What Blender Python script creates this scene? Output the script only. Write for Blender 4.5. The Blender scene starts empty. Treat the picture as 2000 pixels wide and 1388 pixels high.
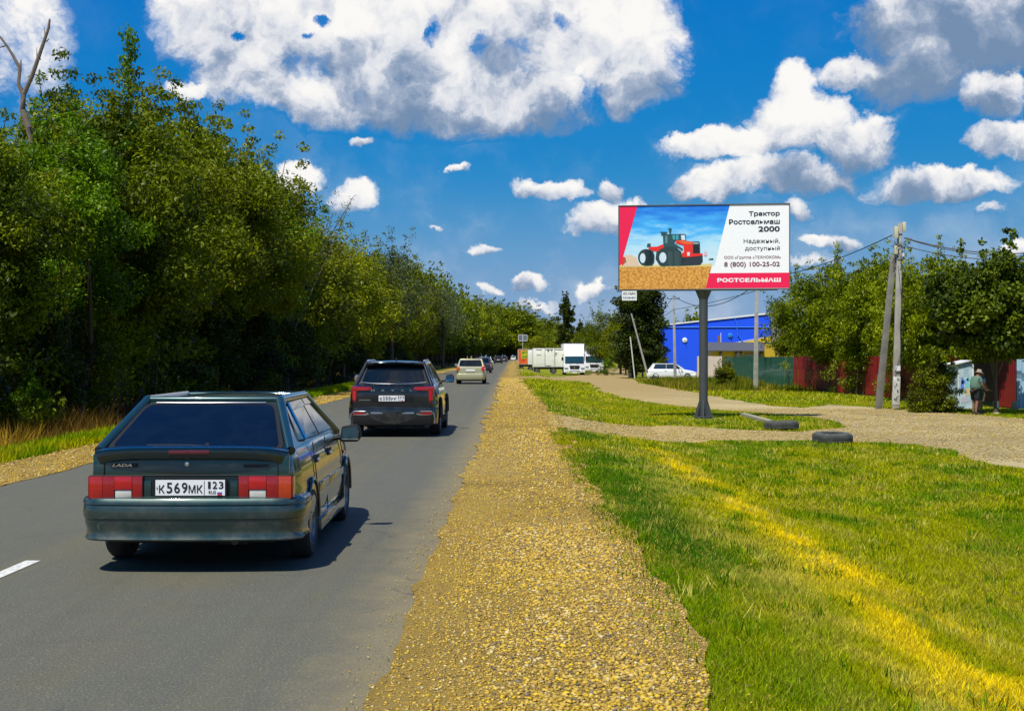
import bpy, bmesh, math, random
import numpy as np
from mathutils import Vector, Matrix
from mathutils.geometry import delaunay_2d_cdt

scene = bpy.context.scene
COL = scene.collection
R = math.radians
random.seed(7)
RNG = np.random.default_rng(7)

# ------------------------------------------------------------------ camera
CAMZ, FPX = 1.65, 2600.0
cam_data = bpy.data.cameras.new("camera")
cam_data.sensor_width = 36.0
cam_data.lens = 36.0 * FPX / 2000.0
cam_data.clip_start = 0.1
cam_data.clip_end = 6000
cam = bpy.data.objects.new("camera", cam_data)
cam.location = (0, 0, CAMZ)
cam.rotation_euler = (R(90), 0, 0)
COL.objects.link(cam)
scene.camera = cam

# ------------------------------------------------------------------ sun, view
SHX, SHY = 0.28, 0.46                      # shadow offset per metre of height
sdir = Vector((-SHX, -SHY, 1.0)).normalized()
SUN_EL = math.asin(sdir.z)
SUN_AZ = math.atan2(sdir.x, sdir.y)
sd = bpy.data.lights.new("sun", 'SUN')
sd.energy = 5.0
sd.angle = R(0.53)
sd.color = (1.0, 0.955, 0.87)
sun = bpy.data.objects.new("sun", sd)
sun.rotation_euler = sdir.to_track_quat('Z', 'Y').to_euler()
sun.location = (-20, -20, 60)
COL.objects.link(sun)
scene.view_settings.view_transform = 'Standard'
scene.view_settings.look = 'None'
scene.view_settings.exposure = 0.25
scene.view_settings.gamma = 1.0
scene.view_settings.use_curve_mapping = False
cy = scene.cycles
cy.max_bounces = 6
cy.diffuse_bounces = 2
cy.glossy_bounces = 3
cy.transmission_bounces = 4
cy.transparent_max_bounces = 6
cy.use_denoising = True
cy.caustics_reflective = False
cy.caustics_refractive = False
cy.sample_clamp_indirect = 6.0

# ------------------------------------------------------------------ node helper
class NT:
    def __init__(self, tree):
        self.t = tree; self.n = tree.nodes; self.l = tree.links
    def new(self, kind, **kw):
        nd = self.n.new(kind)
        for k, v in kw.items(): setattr(nd, k, v)
        return nd
    def put(self, sock, v):
        if v is None: return
        if hasattr(v, 'is_output') or isinstance(v, bpy.types.NodeSocket): self.l.new(v, sock)
        else: sock.default_value = v
    def math(self, op, a, b=None, c=None, clamp=False):
        nd = self.new('ShaderNodeMath', operation=op); nd.use_clamp = clamp
        self.put(nd.inputs[0], a); self.put(nd.inputs[1], b); self.put(nd.inputs[2], c)
        return nd.outputs[0]
    def vmath(self, op, a, b=None, out=0):
        nd = self.new('ShaderNodeVectorMath', operation=op)
        self.put(nd.inputs[0], a); self.put(nd.inputs[1], b)
        return nd.outputs[out]
    def noise(self, vec, scale, detail=4, rough=0.5, dist=0.0):
        nd = self.new('ShaderNodeTexNoise')
        self.put(nd.inputs['Vector'], vec); nd.inputs['Scale'].default_value = scale
        nd.inputs['Detail'].default_value = detail; nd.inputs['Roughness'].default_value = rough
        nd.inputs['Distortion'].default_value = dist
        return nd.outputs[0]
    def smooth(self, x, lo, hi):
        nd = self.new('ShaderNodeMapRange', interpolation_type='SMOOTHSTEP')
        self.put(nd.inputs[0], x); self.put(nd.inputs[1], lo); self.put(nd.inputs[2], hi)
        nd.inputs[3].default_value = 0.0; nd.inputs[4].default_value = 1.0
        return nd.outputs[0]
    def mix(self, f, a, b, blend='MIX'):
        nd = self.new('ShaderNodeMix', data_type='RGBA', blend_type=blend)
        self.put(nd.inputs[0], f)
        def c(v): return (*v, 1.0) if isinstance(v, tuple) and len(v) == 3 else v
        self.put(nd.inputs[6], c(a)); self.put(nd.inputs[7], c(b))
        return nd.outputs[2]
    def ramp(self, f, stops):
        nd = self.new('ShaderNodeValToRGB'); e = nd.color_ramp.elements
        while len(e) < len(stops): e.new(0.5)
        for el, (p, c) in zip(e, stops): el.position = p; el.color = (*c, 1.0)
        self.put(nd.inputs[0], f)
        return nd.outputs[0]

# ------------------------------------------------------------------ sky (world)
world = bpy.data.worlds.new("World")
scene.world = world
world.use_nodes = True
W = NT(world.node_tree)
W.n.clear()
sky = W.new('ShaderNodeTexSky', sky_type='NISHITA')
sky.sun_disc = False
sky.sun_elevation = SUN_EL
sky.sun_rotation = SUN_AZ % (2 * math.pi)
sky.altitude = 100; sky.air_density = 1.0; sky.dust_density = 0.6; sky.ozone_density = 3.0
tc = W.new('ShaderNodeTexCoord')
dirv = W.vmath('NORMALIZE', tc.outputs['Generated'])
sep = W.new('ShaderNodeSeparateXYZ'); W.l.new(dirv, sep.inputs[0])
az = W.math('ARCTAN2', sep.outputs[0], sep.outputs[1])
el = W.math('ARCSINE', sep.outputs[2])
comb = W.new('ShaderNodeCombineXYZ'); W.l.new(az, comb.inputs[0]); W.l.new(el, comb.inputs[1])
pos = comb.outputs[0]
wn = W.new('ShaderNodeTexNoise'); wn.inputs['Scale'].default_value = 17; wn.inputs['Detail'].default_value = 7; wn.inputs['Roughness'].default_value = 0.62
W.l.new(pos, wn.inputs['Vector'])
wv = W.vmath('SUBTRACT', wn.outputs['Color'], (0.5, 0.5, 0.5))
wsc = W.new('ShaderNodeVectorMath', operation='SCALE'); W.l.new(wv, wsc.inputs[0]); wsc.inputs['Scale'].default_value = 0.050
wp = W.vmath('ADD', pos, wsc.outputs[0])
def ae(px, py):
    a = math.atan((px - 1000) / FPX)
    return a, math.atan((694 - py) / FPX * math.cos(a))
CLOUDS = [  # px, py, rx, ry, weight, tone shift
 (820, -30, 560, 300, 1.25, 0.50), (420, 20, 150, 130, 1.0, 0.6), (1200, 60, 150, 150, 1.1, 0.5), (900, 190, 330, 92, 1.0, -0.15),
 (1240, 130, 105, 105, 1.0, 0.1), (470, 130, 100, 95, 1.0, 0.2), (620, 190, 200, 62, 0.9, 0.1),
 (1880, 50, 300, 125, 0.95, -0.75), (1770, 150, 140, 80, 0.85, -0.45), (1665, 145, 75, 48, 1.1, 0.5), (1930, 180, 85, 58, 1.0, 0.1),
 (1560, 240, 122, 78, 1.2, 0.5), (1555, 185, 60, 62, 0.9, 0.6), (1430, 285, 175, 40, 1.1, 0.4), (1670, 275, 108, 66, 1.1, 0.0),
 (1400, 360, 110, 44, 1.1, 0.3), (1540, 345, 170, 48, 1.0, -0.2), (1830, 350, 180, 42, 1.15, 0.2), (1980, 258, 115, 46, 1.15, 0.3),
 (1225, 425, 145, 48, 1.1, 0.4), (1070, 368, 92, 26, 1.05, 0.3), (1195, 365, 34, 26, 0.8, 0.1), (893, 332, 30, 12, 0.9, 0.4),
 (690, 385, 48, 44, 0.85, 0.3), (947, 489, 42, 13, 0.95, 0.5), (1040, 557, 46, 19, 0.85, 0.4), (1157, 570, 42, 20, 0.9, 0.4),
 (1045, 596, 48, 14, 0.6, 0.3), (955, 566, 34, 11, 0.65, 0.4), (975, 610, 24, 11, 0.8, 0.5), (1562, 412, 30, 32, 0.9, 0.2),
 (1625, 478, 66, 19, 0.85, 0.3), (1600, 515, 60, 15, 0.55, 0.3), (1980, 478, 42, 22, 0.95, 0.4), (590, 335, 62, 40, 1.0, 0.7), (700, 266, 34, 15, 0.8, 0.4),
 (380, 165, 44, 26, 1.0, 0.8), (30, 60, 120, 200, 0.50, 0.9), (1940, 405, 40, 12, 0.5, 0.2), (845, 445, 16, 9, 0.5, 0.3)]
HOLES = [(840, 55, 22, 34), (943, 98, 24, 30), (1015, 108, 27, 24), (1098, 45, 28, 22), (575, 122, 20, 11), (602, 72, 18, 10), (625, 40, 18, 11), (460, 64, 18, 11)]
Fmax = None; sw = None; swt = None
for (px, py, rx, ry, wgt, shift) in CLOUDS:
    a, e = ae(px, py)
    a2, _ = ae(px + rx, py); _, e2 = ae(px, py - ry)
    ra, re = abs(a2 - a), abs(e2 - e)
    d = W.vmath('SUBTRACT', wp, (a, e, 0.0))
    d = W.vmath('DIVIDE', d, (ra, re, 1.0))
    ln = W.vmath('DOT_PRODUCT', d, d, out=1)
    w = W.math('MULTIPLY_ADD', ln, -wgt, wgt)
    w = W.math('MAXIMUM', w, 0.0)
    sp = W.new('ShaderNodeSeparateXYZ'); W.l.new(d, sp.inputs[0])
    t = W.math('ADD', sp.outputs[1], shift)
    Fmax = w if Fmax is None else W.math('MAXIMUM', Fmax, w)
    w2 = W.math('MULTIPLY', w, w)
    sw = w2 if sw is None else W.math('ADD', sw, w2)
    swt = W.math('MULTIPLY', w2, t) if swt is None else W.math('MULTIPLY_ADD', w2, t, swt)
tav = W.math('DIVIDE', swt, W.math('ADD', sw, 0.0008))
hole = None
for (px, py, rx, ry) in HOLES:
    a, e = ae(px, py)
    d = W.vmath('DIVIDE', W.vmath('SUBTRACT', wp, (a, e, 0.0)), (rx / FPX, ry / FPX, 1.0))
    w = W.math('SUBTRACT', 1.0, W.vmath('DOT_PRODUCT', d, d, out=1))
    hole = w if hole is None else W.math('MAXIMUM', hole, w)
# clouds over the rest of the sky (outside the picture) of the same kind
outm = W.math('MAXIMUM', W.smooth(W.math('ABSOLUTE', az), 0.40, 0.50), W.smooth(el, 0.27, 0.36))
dz = W.math('ADD', W.math('MAXIMUM', sep.outputs[2], 0.0), 0.12)
cx = W.new('ShaderNodeCombineXYZ'); W.l.new(W.math('DIVIDE', sep.outputs[0], dz), cx.inputs[0]); W.l.new(W.math('DIVIDE', sep.outputs[1], dz), cx.inputs[1])
gen = W.noise(cx.outputs[0], 1.1, 5, 0.55)
genF = W.math('MULTIPLY', W.smooth(gen, 0.53, 0.66), outm)
Fmax = W.math('MAXIMUM', Fmax, genF)
n1 = W.noise(wp, 26, 9, 0.66)
n2 = W.noise(W.vmath('ADD', wp, (3.1, 1.7, 0)), 13, 6, 0.55)
sh1 = W.noise(W.vmath('ADD', wp, (-0.007, 0.009, 0)), 30, 4, 0.5)
dens = W.math('ADD', Fmax, W.math('MULTIPLY', W.math('SUBTRACT', n1, 0.5), 1.9))
alpha = W.smooth(dens, 0.04, 0.66)
alpha = W.math('MULTIPLY', alpha, W.math('SUBTRACT', 1.0, W.smooth(W.math('ADD', hole, W.math('MULTIPLY', W.math('SUBTRACT', n1, 0.5), 5.0)), 0.0, 1.1)))
alpha = W.math('MULTIPLY', alpha, W.smooth(Fmax, 0.0, 0.26))
veil = W.math('MULTIPLY', W.smooth(n2, 0.42, 0.72), W.math('SUBTRACT', 0.24, W.math('MULTIPLY', W.smooth(el, 0.02, 0.24), 0.21)))
alpha = W.math('MAXIMUM', alpha, veil)
relief = W.math('SUBTRACT', n1, sh1)
tone = W.math('ADD', tav, W.math('MULTIPLY', relief, 2.6))
tone = W.math('ADD', tone, W.math('MULTIPLY', W.math('SUBTRACT', n2, 0.5), 2.6))
tone = W.smooth(tone, -0.95, 0.95)
ccol = W.ramp(tone, [(0.0, (0.15, 0.23, 0.36)), (0.3, (0.32, 0.38, 0.49)), (0.6, (0.60, 0.62, 0.67)), (1.0, (0.84, 0.82, 0.79))])
ccol10 = W.mix(1.0, ccol, (10.0, 10.0, 10.0), 'MULTIPLY')
sks = W.new('ShaderNodeSeparateColor'); W.l.new(sky.outputs[0], sks.inputs[0])
skc = W.new('ShaderNodeCombineColor')
# deeper, more saturated blue: one response curve per channel over the whole sky
for i_, (gain, power) in enumerate(((12.9, 3.5), (3.8, 0.74), (5.3, 0.15))):
    v_ = W.math('POWER', W.math('MULTIPLY', sks.outputs[i_], 0.1), power)
    W.l.new(W.math('MULTIPLY', v_, gain), skc.inputs[i_])
hz_ = W.math('MULTIPLY', W.math('SUBTRACT', 1.0, W.smooth(el, 0.0, 0.15)), 0.62)
skyc = W.mix(hz_, skc.outputs[0], (2.25, 3.6, 5.2))
final = W.mix(W.math('MULTIPLY', alpha, 0.97), skyc, ccol10)
bg = W.new('ShaderNodeBackground'); W.l.new(final, bg.inputs[0]); bg.inputs[1].default_value = 0.10
wo = W.new('ShaderNodeOutputWorld'); W.l.new(bg.outputs[0], wo.inputs[0])

# ------------------------------------------------------------------ materials
MATS = {}
def mat(name, color=(0.5, 0.5, 0.5), rough=0.6, metal=0.0, coat=0.0, spec=0.5, var=0.0, scale=8.0, bump=0.0, bscale=40.0, color2=None, ior=None, detail=6):
    if name in MATS: return MATS[name]
    m = bpy.data.materials.new(name); m.use_nodes = True; MATS[name] = m
    T = NT(m.node_tree); b = T.n['Principled BSDF']
    b.inputs['Roughness'].default_value = rough; b.inputs['Metallic'].default_value = metal
    b.inputs['Coat Weight'].default_value = coat; b.inputs['Coat Roughness'].default_value = 0.06
    b.inputs['Specular IOR Level'].default_value = spec
    b.inputs['Base Color'].default_value = (*color, 1)
    if var > 0 or color2:
        c = T.new('ShaderNodeTexCoord')
        nz = T.noise(c.outputs['Object'], scale, detail, 0.6)
        if color2: o = T.mix(T.smooth(nz, 0.5 - 0.14, 0.5 + 0.14), color, color2)
        else:
            o = T.mix(nz, tuple(x * (1 - var) for x in color), tuple(min(1, x * (1 + var)) for x in color))
        T.l.new(o, b.inputs['Base Color'])
    if bump > 0:
        c = T.new('ShaderNodeTexCoord'); bn = T.new('ShaderNodeBump')
        bn.inputs['Strength'].default_value = bump; bn.inputs['Distance'].default_value = 0.02
        T.l.new(T.noise(c.outputs['Object'], bscale, 5, 0.6), bn.inputs['Height'])
        T.l.new(bn.outputs[0], b.inputs['Normal'])
    return m

def attr_mat(name, rough=0.8, transl=0.0, noise=0.25, nscale=30.0, bump=0.0, bscale=60.0, spec=0.2, fine=None):
    """colour from the mesh's own 'Col' attribute, with fine grain"""
    m = bpy.data.materials.new(name); m.use_nodes = True; MATS[name] = m
    T = NT(m.node_tree); b = T.n['Principled BSDF']
    at = T.new('ShaderNodeAttribute', attribute_name='Col')
    col = at.outputs['Color']
    if noise > 0:
        c = T.new('ShaderNodeTexCoord')
        nz = T.noise(c.outputs['Object'], nscale, 6, 0.7)
        f = T.math('MULTIPLY_ADD', nz, 2 * noise, 1.0 - noise)
        cmb = T.new('ShaderNodeCombineXYZ')
        for i in range(3): T.l.new(f, cmb.inputs[i])
        col = T.mix(1.0, col, cmb.outputs[0], 'MULTIPLY')
        if bump > 0:
            bn = T.new('ShaderNodeBump'); bn.inputs['Strength'].default_value = bump; bn.inputs['Distance'].default_value = 0.03
            T.l.new(T.noise(c.outputs['Object'], bscale, 6, 0.75), bn.inputs['Height']); T.l.new(bn.outputs[0], b.inputs['Normal'])
    T.l.new(col, b.inputs['Base Color'])
    b.inputs['Roughness'].default_value = rough; b.inputs['Specular IOR Level'].default_value = spec
    if transl > 0:
        tr = T.new('ShaderNodeBsdfTranslucent'); T.l.new(col, tr.inputs['Color'])
        mx = T.new('ShaderNodeMixShader'); mx.inputs[0].default_value = transl
        out = T.n['Material Output']
        T.l.new(b.outputs[0], mx.inputs[1]); T.l.new(tr.outputs[0], mx.inputs[2]); T.l.new(mx.outputs[0], out.inputs[0])
    return m

def leaf_mat(name, c_dark, c_light, c_odd, transl=0.3, rough=0.45):
    m = bpy.data.materials.new(name); m.use_nodes = True; MATS[name] = m
    T = NT(m.node_tree); b = T.n['Principled BSDF']
    at = T.new('ShaderNodeAttribute', attribute_name='lv')
    oi = T.new('ShaderNodeObjectInfo')
    f = T.math('ADD', at.outputs['Fac'], T.math('MULTIPLY', T.math('SUBTRACT', oi.outputs['Random'], 0.5), 0.35))
    col = T.ramp(f, [(0.0, c_dark), (0.62, c_light), (0.9, c_light), (1.0, c_odd)])
    T.l.new(col, b.inputs['Base Color'])
    b.inputs['Roughness'].default_value = rough; b.inputs['Specular IOR Level'].default_value = 0.16
    tr = T.new('ShaderNodeBsdfTranslucent'); T.l.new(T.mix(1.0, col, (1.25, 1.25, 0.5), 'MULTIPLY'), tr.inputs['Color'])
    mx = T.new('ShaderNodeMixShader'); mx.inputs[0].default_value = transl
    T.l.new(b.outputs[0], mx.inputs[1]); T.l.new(tr.outputs[0], mx.inputs[2]); T.l.new(mx.outputs[0], T.n['Material Output'].inputs[0])
    return m

# ------------------------------------------------------------------ mesh helpers
def tag(o, label=None, cat=None, group=None, kind=None):
    if label: o['label'] = label
    if cat: o['category'] = cat
    if group: o['group'] = group
    if kind: o['kind'] = kind
    return o
def empty(name, loc, rz=0.0, label=None, cat=None, group=None):
    o = bpy.data.objects.new(name, None); COL.objects.link(o)
    o.location = loc; o.rotation_euler = (0, 0, rz); o.empty_display_size = 0.2
    return tag(o, label, cat, group)
def link(name, me, parent=None, loc=None, rz=None):
    o = bpy.data.objects.new(name, me); COL.objects.link(o)
    if parent is not None: o.parent = parent
    if loc is not None: o.location = loc
    if rz is not None: o.rotation_euler = (0, 0, rz)
    return o
class MB:
    """collects shapes and links them as one mesh"""
    def __init__(self): self.v = []; self.f = []; self.mi = []; self.cur = 0
    def add(self, vs, fs):
        b = len(self.v); self.v += [tuple(p) for p in vs]
        for f in fs: self.f.append(tuple(i + b for i in f)); self.mi.append(self.cur)
        return self
    def box(self, x0, x1, y0, y1, z0, z1, M=None):
        vs = [Vector((x, y, z)) for z in (z0, z1) for y in (y0, y1) for x in (x0, x1)]
        if M: vs = [M @ p for p in vs]
        return self.add(vs, [(0, 2, 3, 1), (4, 5, 7, 6), (0, 1, 5, 4), (2, 6, 7, 3), (0, 4, 6, 2), (1, 3, 7, 5)])
    def tube(self, pts, radii, n=8, cap=True):
        pts = [Vector(p) for p in pts]
        if not hasattr(radii, '__len__'): radii = [radii] * len(pts)
        vs = []; fs = []
        for i, p in enumerate(pts):
            d = (pts[min(i + 1, len(pts) - 1)] - pts[max(i - 1, 0)])
            if d.length < 1e-9: d = Vector((0, 0, 1))
            d.normalize()
            a = d.cross(Vector((0, 0, 1)))
            if a.length < 0.1: a = d.cross(Vector((0, 1, 0)))
            a.normalize(); b = d.cross(a)
            for k in range(n):
                t = 2 * math.pi * k / n
                vs.append(p + (a * math.cos(t) + b * math.sin(t)) * radii[i])
        for i in range(len(pts) - 1):
            for k in range(n):
                fs.append((i * n + k, i * n + (k + 1) % n, (i + 1) * n + (k + 1) % n, (i + 1) * n + k))
        if cap:
            fs.append(tuple(range(n - 1, -1, -1))); fs.append(tuple((len(pts) - 1) * n + k for k in range(n)))
        return self.add(vs, fs)
    def lathe(self, prof, n=24, M=None, close=False):
        """prof = [(r, h)] revolved about local Z"""
        vs = []; fs = []; m = len(prof)
        for k in range(n):
            t = 2 * math.pi * k / n
            for r, h in prof: vs.append(Vector((r * math.cos(t), r * math.sin(t), h)))
        for k in range(n):
            k2 = (k + 1) % n
            for i in range(m - 1 if not close else m):
                j = (i + 1) % m
                fs.append((k * m + i, k2 * m + i, k2 * m + j, k * m + j))
        if M: vs = [M @ p for p in vs]
        return self.add(vs, fs)
    def poly(self, pts):
        return self.add(pts, [tuple(range(len(pts)))])
    def prism(self, pts, off):
        """planar polygon (3-D points) pushed out by vector off"""
        n = len(pts); off = Vector(off)
        vs = [Vector(p) for p in pts] + [Vector(p) + off for p in pts]
        fs = [tuple(range(n)), tuple(range(2 * n - 1, n - 1, -1))] + [(i, i + n, (i + 1) % n + n, (i + 1) % n) for i in range(n)]
        return self.add(vs, fs)
    def grid(self, rows, closed=False):
        """rows of equal length -> quad sheet"""
        m = len(rows[0]); vs = [p for r in rows for p in r]; fs = []
        for i in range(len(rows) - 1):
            for j in range(m - 1 if not closed else m):
                k = (j + 1) % m
                fs.append((i * m + j, i * m + k, (i + 1) * m + k, (i + 1) * m + j))
        return self.add(vs, fs)
    def build(self, name, mats, parent=None, smooth=False, bevel=0.0, label=None, seg=2, fixn=True):
        me = bpy.data.meshes.new(name)
        me.from_pydata([tuple(p) for p in self.v], [], self.f)
        for m in (mats if isinstance(mats, (list, tuple)) else [mats]): me.materials.append(m)
        if any(self.mi): me.polygons.foreach_set('material_index', self.mi)
        if fixn or bevel:
            bm = bmesh.new(); bm.from_mesh(me)
            if bevel > 0:
                bmesh.ops.remove_doubles(bm, verts=bm.verts, dist=1e-5)
                bmesh.ops.recalc_face_normals(bm, faces=bm.faces)
                es = [e for e in bm.edges if len(e.link_faces) == 2 and e.calc_face_angle(0) > 0.5]
                if es: bmesh.ops.bevel(bm, geom=es, offset=bevel, segments=seg, affect='EDGES', profile=0.6, clamp_overlap=True)
            bmesh.ops.recalc_face_normals(bm, faces=bm.faces)
            bm.to_mesh(me); bm.free()
        if smooth or bevel > 0:
            me.polygons.foreach_set('use_smooth', [True] * len(me.polygons))
            me.set_sharp_from_angle(angle=R(38))
        me.update()
        o = link(name, me, parent)
        if label: o['label'] = label
        return o
def copy_tree(o, parent=None, loc=None, rz=None, sc=None):
    c = o.copy(); COL.objects.link(c); c.parent = parent
    if loc is not None: c.location = loc
    if rz is not None: c.rotation_euler = (0, 0, rz)
    if sc is not None: c.scale = sc
    for ch in list(o.children): copy_tree(ch, c)
    return c
def np_mesh(name, V, F, mats, attrs=None, smooth=False, color=None):
    """numpy arrays -> mesh with F of shape (n,3) or (n,4)"""
    me = bpy.data.meshes.new(name)
    k = F.shape[1]
    me.vertices.add(len(V)); me.vertices.foreach_set('co', np.ascontiguousarray(V, dtype=np.float32).ravel())
    me.loops.add(F.size); me.loops.foreach_set('vertex_index', F.astype(np.int32).ravel())
    me.polygons.add(len(F)); me.polygons.foreach_set('loop_start', np.arange(0, F.size, k, dtype=np.int32))
    if smooth: me.polygons.foreach_set('use_smooth', np.ones(len(F), dtype=bool))
    for m in (mats if isinstance(mats, (list, tuple)) else [mats]): me.materials.append(m)
    if attrs:
        for an, arr in attrs.items():
            a = me.attributes.new(an, 'FLOAT', 'POINT'); a.data.foreach_set('value', arr.astype(np.float32))
    if color is not None:
        a = me.attributes.new('Col', 'FLOAT_COLOR', 'POINT')
        c4 = np.ones((len(color), 4), dtype=np.float32); c4[:, :3] = color
        a.data.foreach_set('color', c4.ravel())
    me.update(calc_edges=True); me.validate()
    return me
_tc = {}
def text_mesh(body, bold=0.0, shear=0.0, spacing=1.0):
    """lettering outline as triangles normalised to a unit box"""
    key = (body, bold, shear, spacing)
    if key in _tc: return _tc[key]
    cu = bpy.data.curves.new("lettering", 'FONT'); cu.body = body; cu.offset = bold; cu.shear = shear; cu.space_character = spacing
    cu.resolution_u = 3; cu.extrude = 0.0
    o = bpy.data.objects.new("lettering", cu); COL.objects.link(o)
    dg = bpy.context.evaluated_depsgraph_get()
    me = bpy.data.meshes.new_from_object(o.evaluated_get(dg))
    vs = [v.co.copy() for v in me.vertices]; fs = [tuple(p.vertices) for p in me.polygons]
    bpy.data.objects.remove(o); bpy.data.meshes.remove(me)
    if not vs: vs = [Vector((0, 0, 0)), Vector((1, 0, 0)), Vector((0, 1, 0))]; fs = [(0, 1, 2)]
    x0 = min(v.x for v in vs); x1 = max(v.x for v in vs); y0 = min(v.y for v in vs); y1 = max(v.y for v in vs)
    vs = [((v.x - x0) / max(1e-6, x1 - x0), (v.y - y0) / max(1e-6, y1 - y0)) for v in vs]
    _tc[key] = (vs, fs)
    return _tc[key]
def lettering(mb, body, x0, x1, z0, z1, y, M=None, bold=0.0, shear=0.0, spacing=1.0):
    """text in the XZ plane at depth y, read from -Y"""
    vs, fs = text_mesh(body, bold, shear, spacing)
    P = [Vector((x0 + a * (x1 - x0), y, z0 + b * (z1 - z0))) for a, b in vs]
    if M: P = [M @ p for p in P]
    mb.add(P, fs)

# ------------------------------------------------------------------ terrain
def sstep(x): x = np.clip(x, 0, 1); return x * x * (3 - 2 * x)
def bend(Y): return np.where(np.asarray(Y, float) > 300, (np.asarray(Y, float) - 300) ** 2 * 1.5e-4, 0.0)
def g(X, Y):
    X = np.asarray(X, float) - bend(Y)
    return -0.60 * sstep((X - 0.9) / 4.1) - 0.25 * sstep((-X - 7.9) / 3.0)
def px2ground(px, py):
    h = 0.0
    for _ in range(30):
        Y = (CAMZ - h) * FPX / (py - 694.0); X = (px - 1000.0) / FPX * Y
        h = float(g(X, Y))
    return X, Y
def wx(px, Y): return (px - 1000.0) / FPX * Y
def wz(py, Y): return CAMZ - (py - 694.0) / FPX * Y
def hash2(ix, iy, seed):
    n = (ix.astype(np.int64) * 374761393 + iy.astype(np.int64) * 668265263 + seed * 974634777) & 0xffffffff
    n = ((n ^ (n >> 13)) * 1274126177) & 0xffffffff
    return ((n ^ (n >> 16)) & 0xffffff) / float(0xffffff)
def vnoise(x, y, seed=0):
    ix = np.floor(x); iy = np.floor(y); fx = x - ix; fy = y - iy
    fx = fx * fx * (3 - 2 * fx); fy = fy * fy * (3 - 2 * fy)
    a = hash2(ix, iy, seed); b = hash2(ix + 1, iy, seed); c = hash2(ix, iy + 1, seed); d = hash2(ix + 1, iy + 1, seed)
    return a + (b - a) * fx + (c - a) * fy + (a - b - c + d) * fx * fy
def fbm(x, y, seed=0, oct=4):
    s = 0; amp = 0.5; t = 0
    for i in range(oct):
        s = s + amp * vnoise(x * 2 ** i, y * 2 ** i, seed + i); t += amp; amp *= 0.55
    return s / t
def lerp3(f, a, b):
    f = f[..., None]; return np.array(a) * (1 - f) + np.array(b) * f
def grass_color(X, Y):
    X = np.asarray(X, float); Y = np.asarray(Y, float)
    n = fbm(X * 0.9, Y * 0.45, 3); n2 = fbm(X * 3.1, Y * 1.6, 11); n3 = fbm(X * 0.25, Y * 0.12, 21)
    Xs = X + (n2 - 0.5) * 0.5 + (fbm(X * 0 + 1, Y * 0.25, 5) - 0.5) * 0.12
    col = lerp3(sstep((n - 0.35) / 0.3), (0.125, 0.205, 0.0), (0.265, 0.275, 0.0))
    # greener, darker tufts along the stone verge
    edge = np.exp(-((Xs - 1.55) / 0.38) ** 2) * sstep((fbm(X * 0 + 2, Y * 0.35, 8) - 0.40) / 0.2) * (Y < 60)
    col = col * (1 - edge[..., None]) + np.array((0.045, 0.13, 0.002)) * edge[..., None]
    # pale dry band, then the bright yellow band
    pale = np.exp(-((Xs - 2.20) / 0.36) ** 2) * sstep((n2 - 0.40) / 0.25) * 0.55 * (Y < 60)
    col = col * (1 - pale[..., None]) + np.array((0.42, 0.36, 0.07)) * pale[..., None]
    yel = np.exp(-((Xs - 2.96 + 0.05 * (11 - Y).clip(0, 6)) / (0.36 + 0.035 * (14 - Y).clip(0, 8))) ** 2) * sstep((fbm(X * 2.0, Y * 0.9, 19) - 0.24) / 0.26) * sstep((34 - Y) / 10) * 0.95
    col = col * (1 - yel[..., None]) + np.array((0.66, 0.50, 0.004)) * yel[..., None]
    dry = sstep((n3 - 0.50) / 0.2) * sstep((n2 - 0.42) / 0.25) * 0.55
    col = col * (1 - dry[..., None]) + np.array((0.36, 0.29, 0.01)) * dry[..., None]
    far = sstep((Y - 40) / 40) * 0.35 * (X > 0)
    col = col * (1 - far[..., None]) + np.array((0.30, 0.30, 0.001)) * far[..., None]
    left = sstep((-X - 9.6) / 1.2)
    lc = lerp3(sstep((n - 0.38) / 0.2), (0.12, 0.085, 0.015), (0.36, 0.20, 0.025))
    col = col * (1 - left[..., None]) + lc * left[..., None]
    return col
def stone_color(n, k, k2):
    """n random array, k yellow amount"""
    pal = np.array([(0.35, 0.22, 0.045), (0.48, 0.33, 0.065), (0.54, 0.36, 0.02), (0.22, 0.145, 0.05), (0.52, 0.42, 0.20), (0.17, 0.135, 0.09), (0.42, 0.26, 0.02)])
    p = np.array([0.27, 0.27, 0.12, 0.15, 0.09, 0.05, 0.05])
    idx = np.searchsorted(np.cumsum(p), n.clip(0, 0.9999))
    return pal[idx]

# region outlines on the ground (world metres), read off the layout of the place
SHOULDER_R = [(1405, 1388), (1385, 1240), (1292, 1150), (1252, 1060), (1190, 990), (1150, 940), (1125, 870), (1112, 845)]
def gp(lst): return [px2ground(a, b) for a, b in lst]
sr = gp(SHOULDER_R)
shoulder_poly = [(-0.67, -6.0), (-0.67, 3.0)]
_ys = [6, 8, 10, 12.5, 15, 18, 22, 27, 33, 40, 50, 60, 75, 95, 120, 150, 190, 240, 300, 340, 380, 420, 460, 500]
for y in _ys: shoulder_poly.append((-0.67 + float(bend(y)), y))
far_r = [(2.2, 500), (1.9, 460), (1.6, 420), (1.4, 380), (1.2, 340), (1.0, 300), (1.0, 240), (0.9, 190), (0.85, 150), (0.7, 120)]
for x, y in far_r: shoulder_poly.append((x + float(bend(y)), y))
shoulder_poly += [(0.55, 96), (0.75, 75), (0.95, 60), (1.05, 45), (1.15, 37)]
shoulder_poly += sr[::-1] + [(1.05, 3.0), (1.05, -6.0)]
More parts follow.
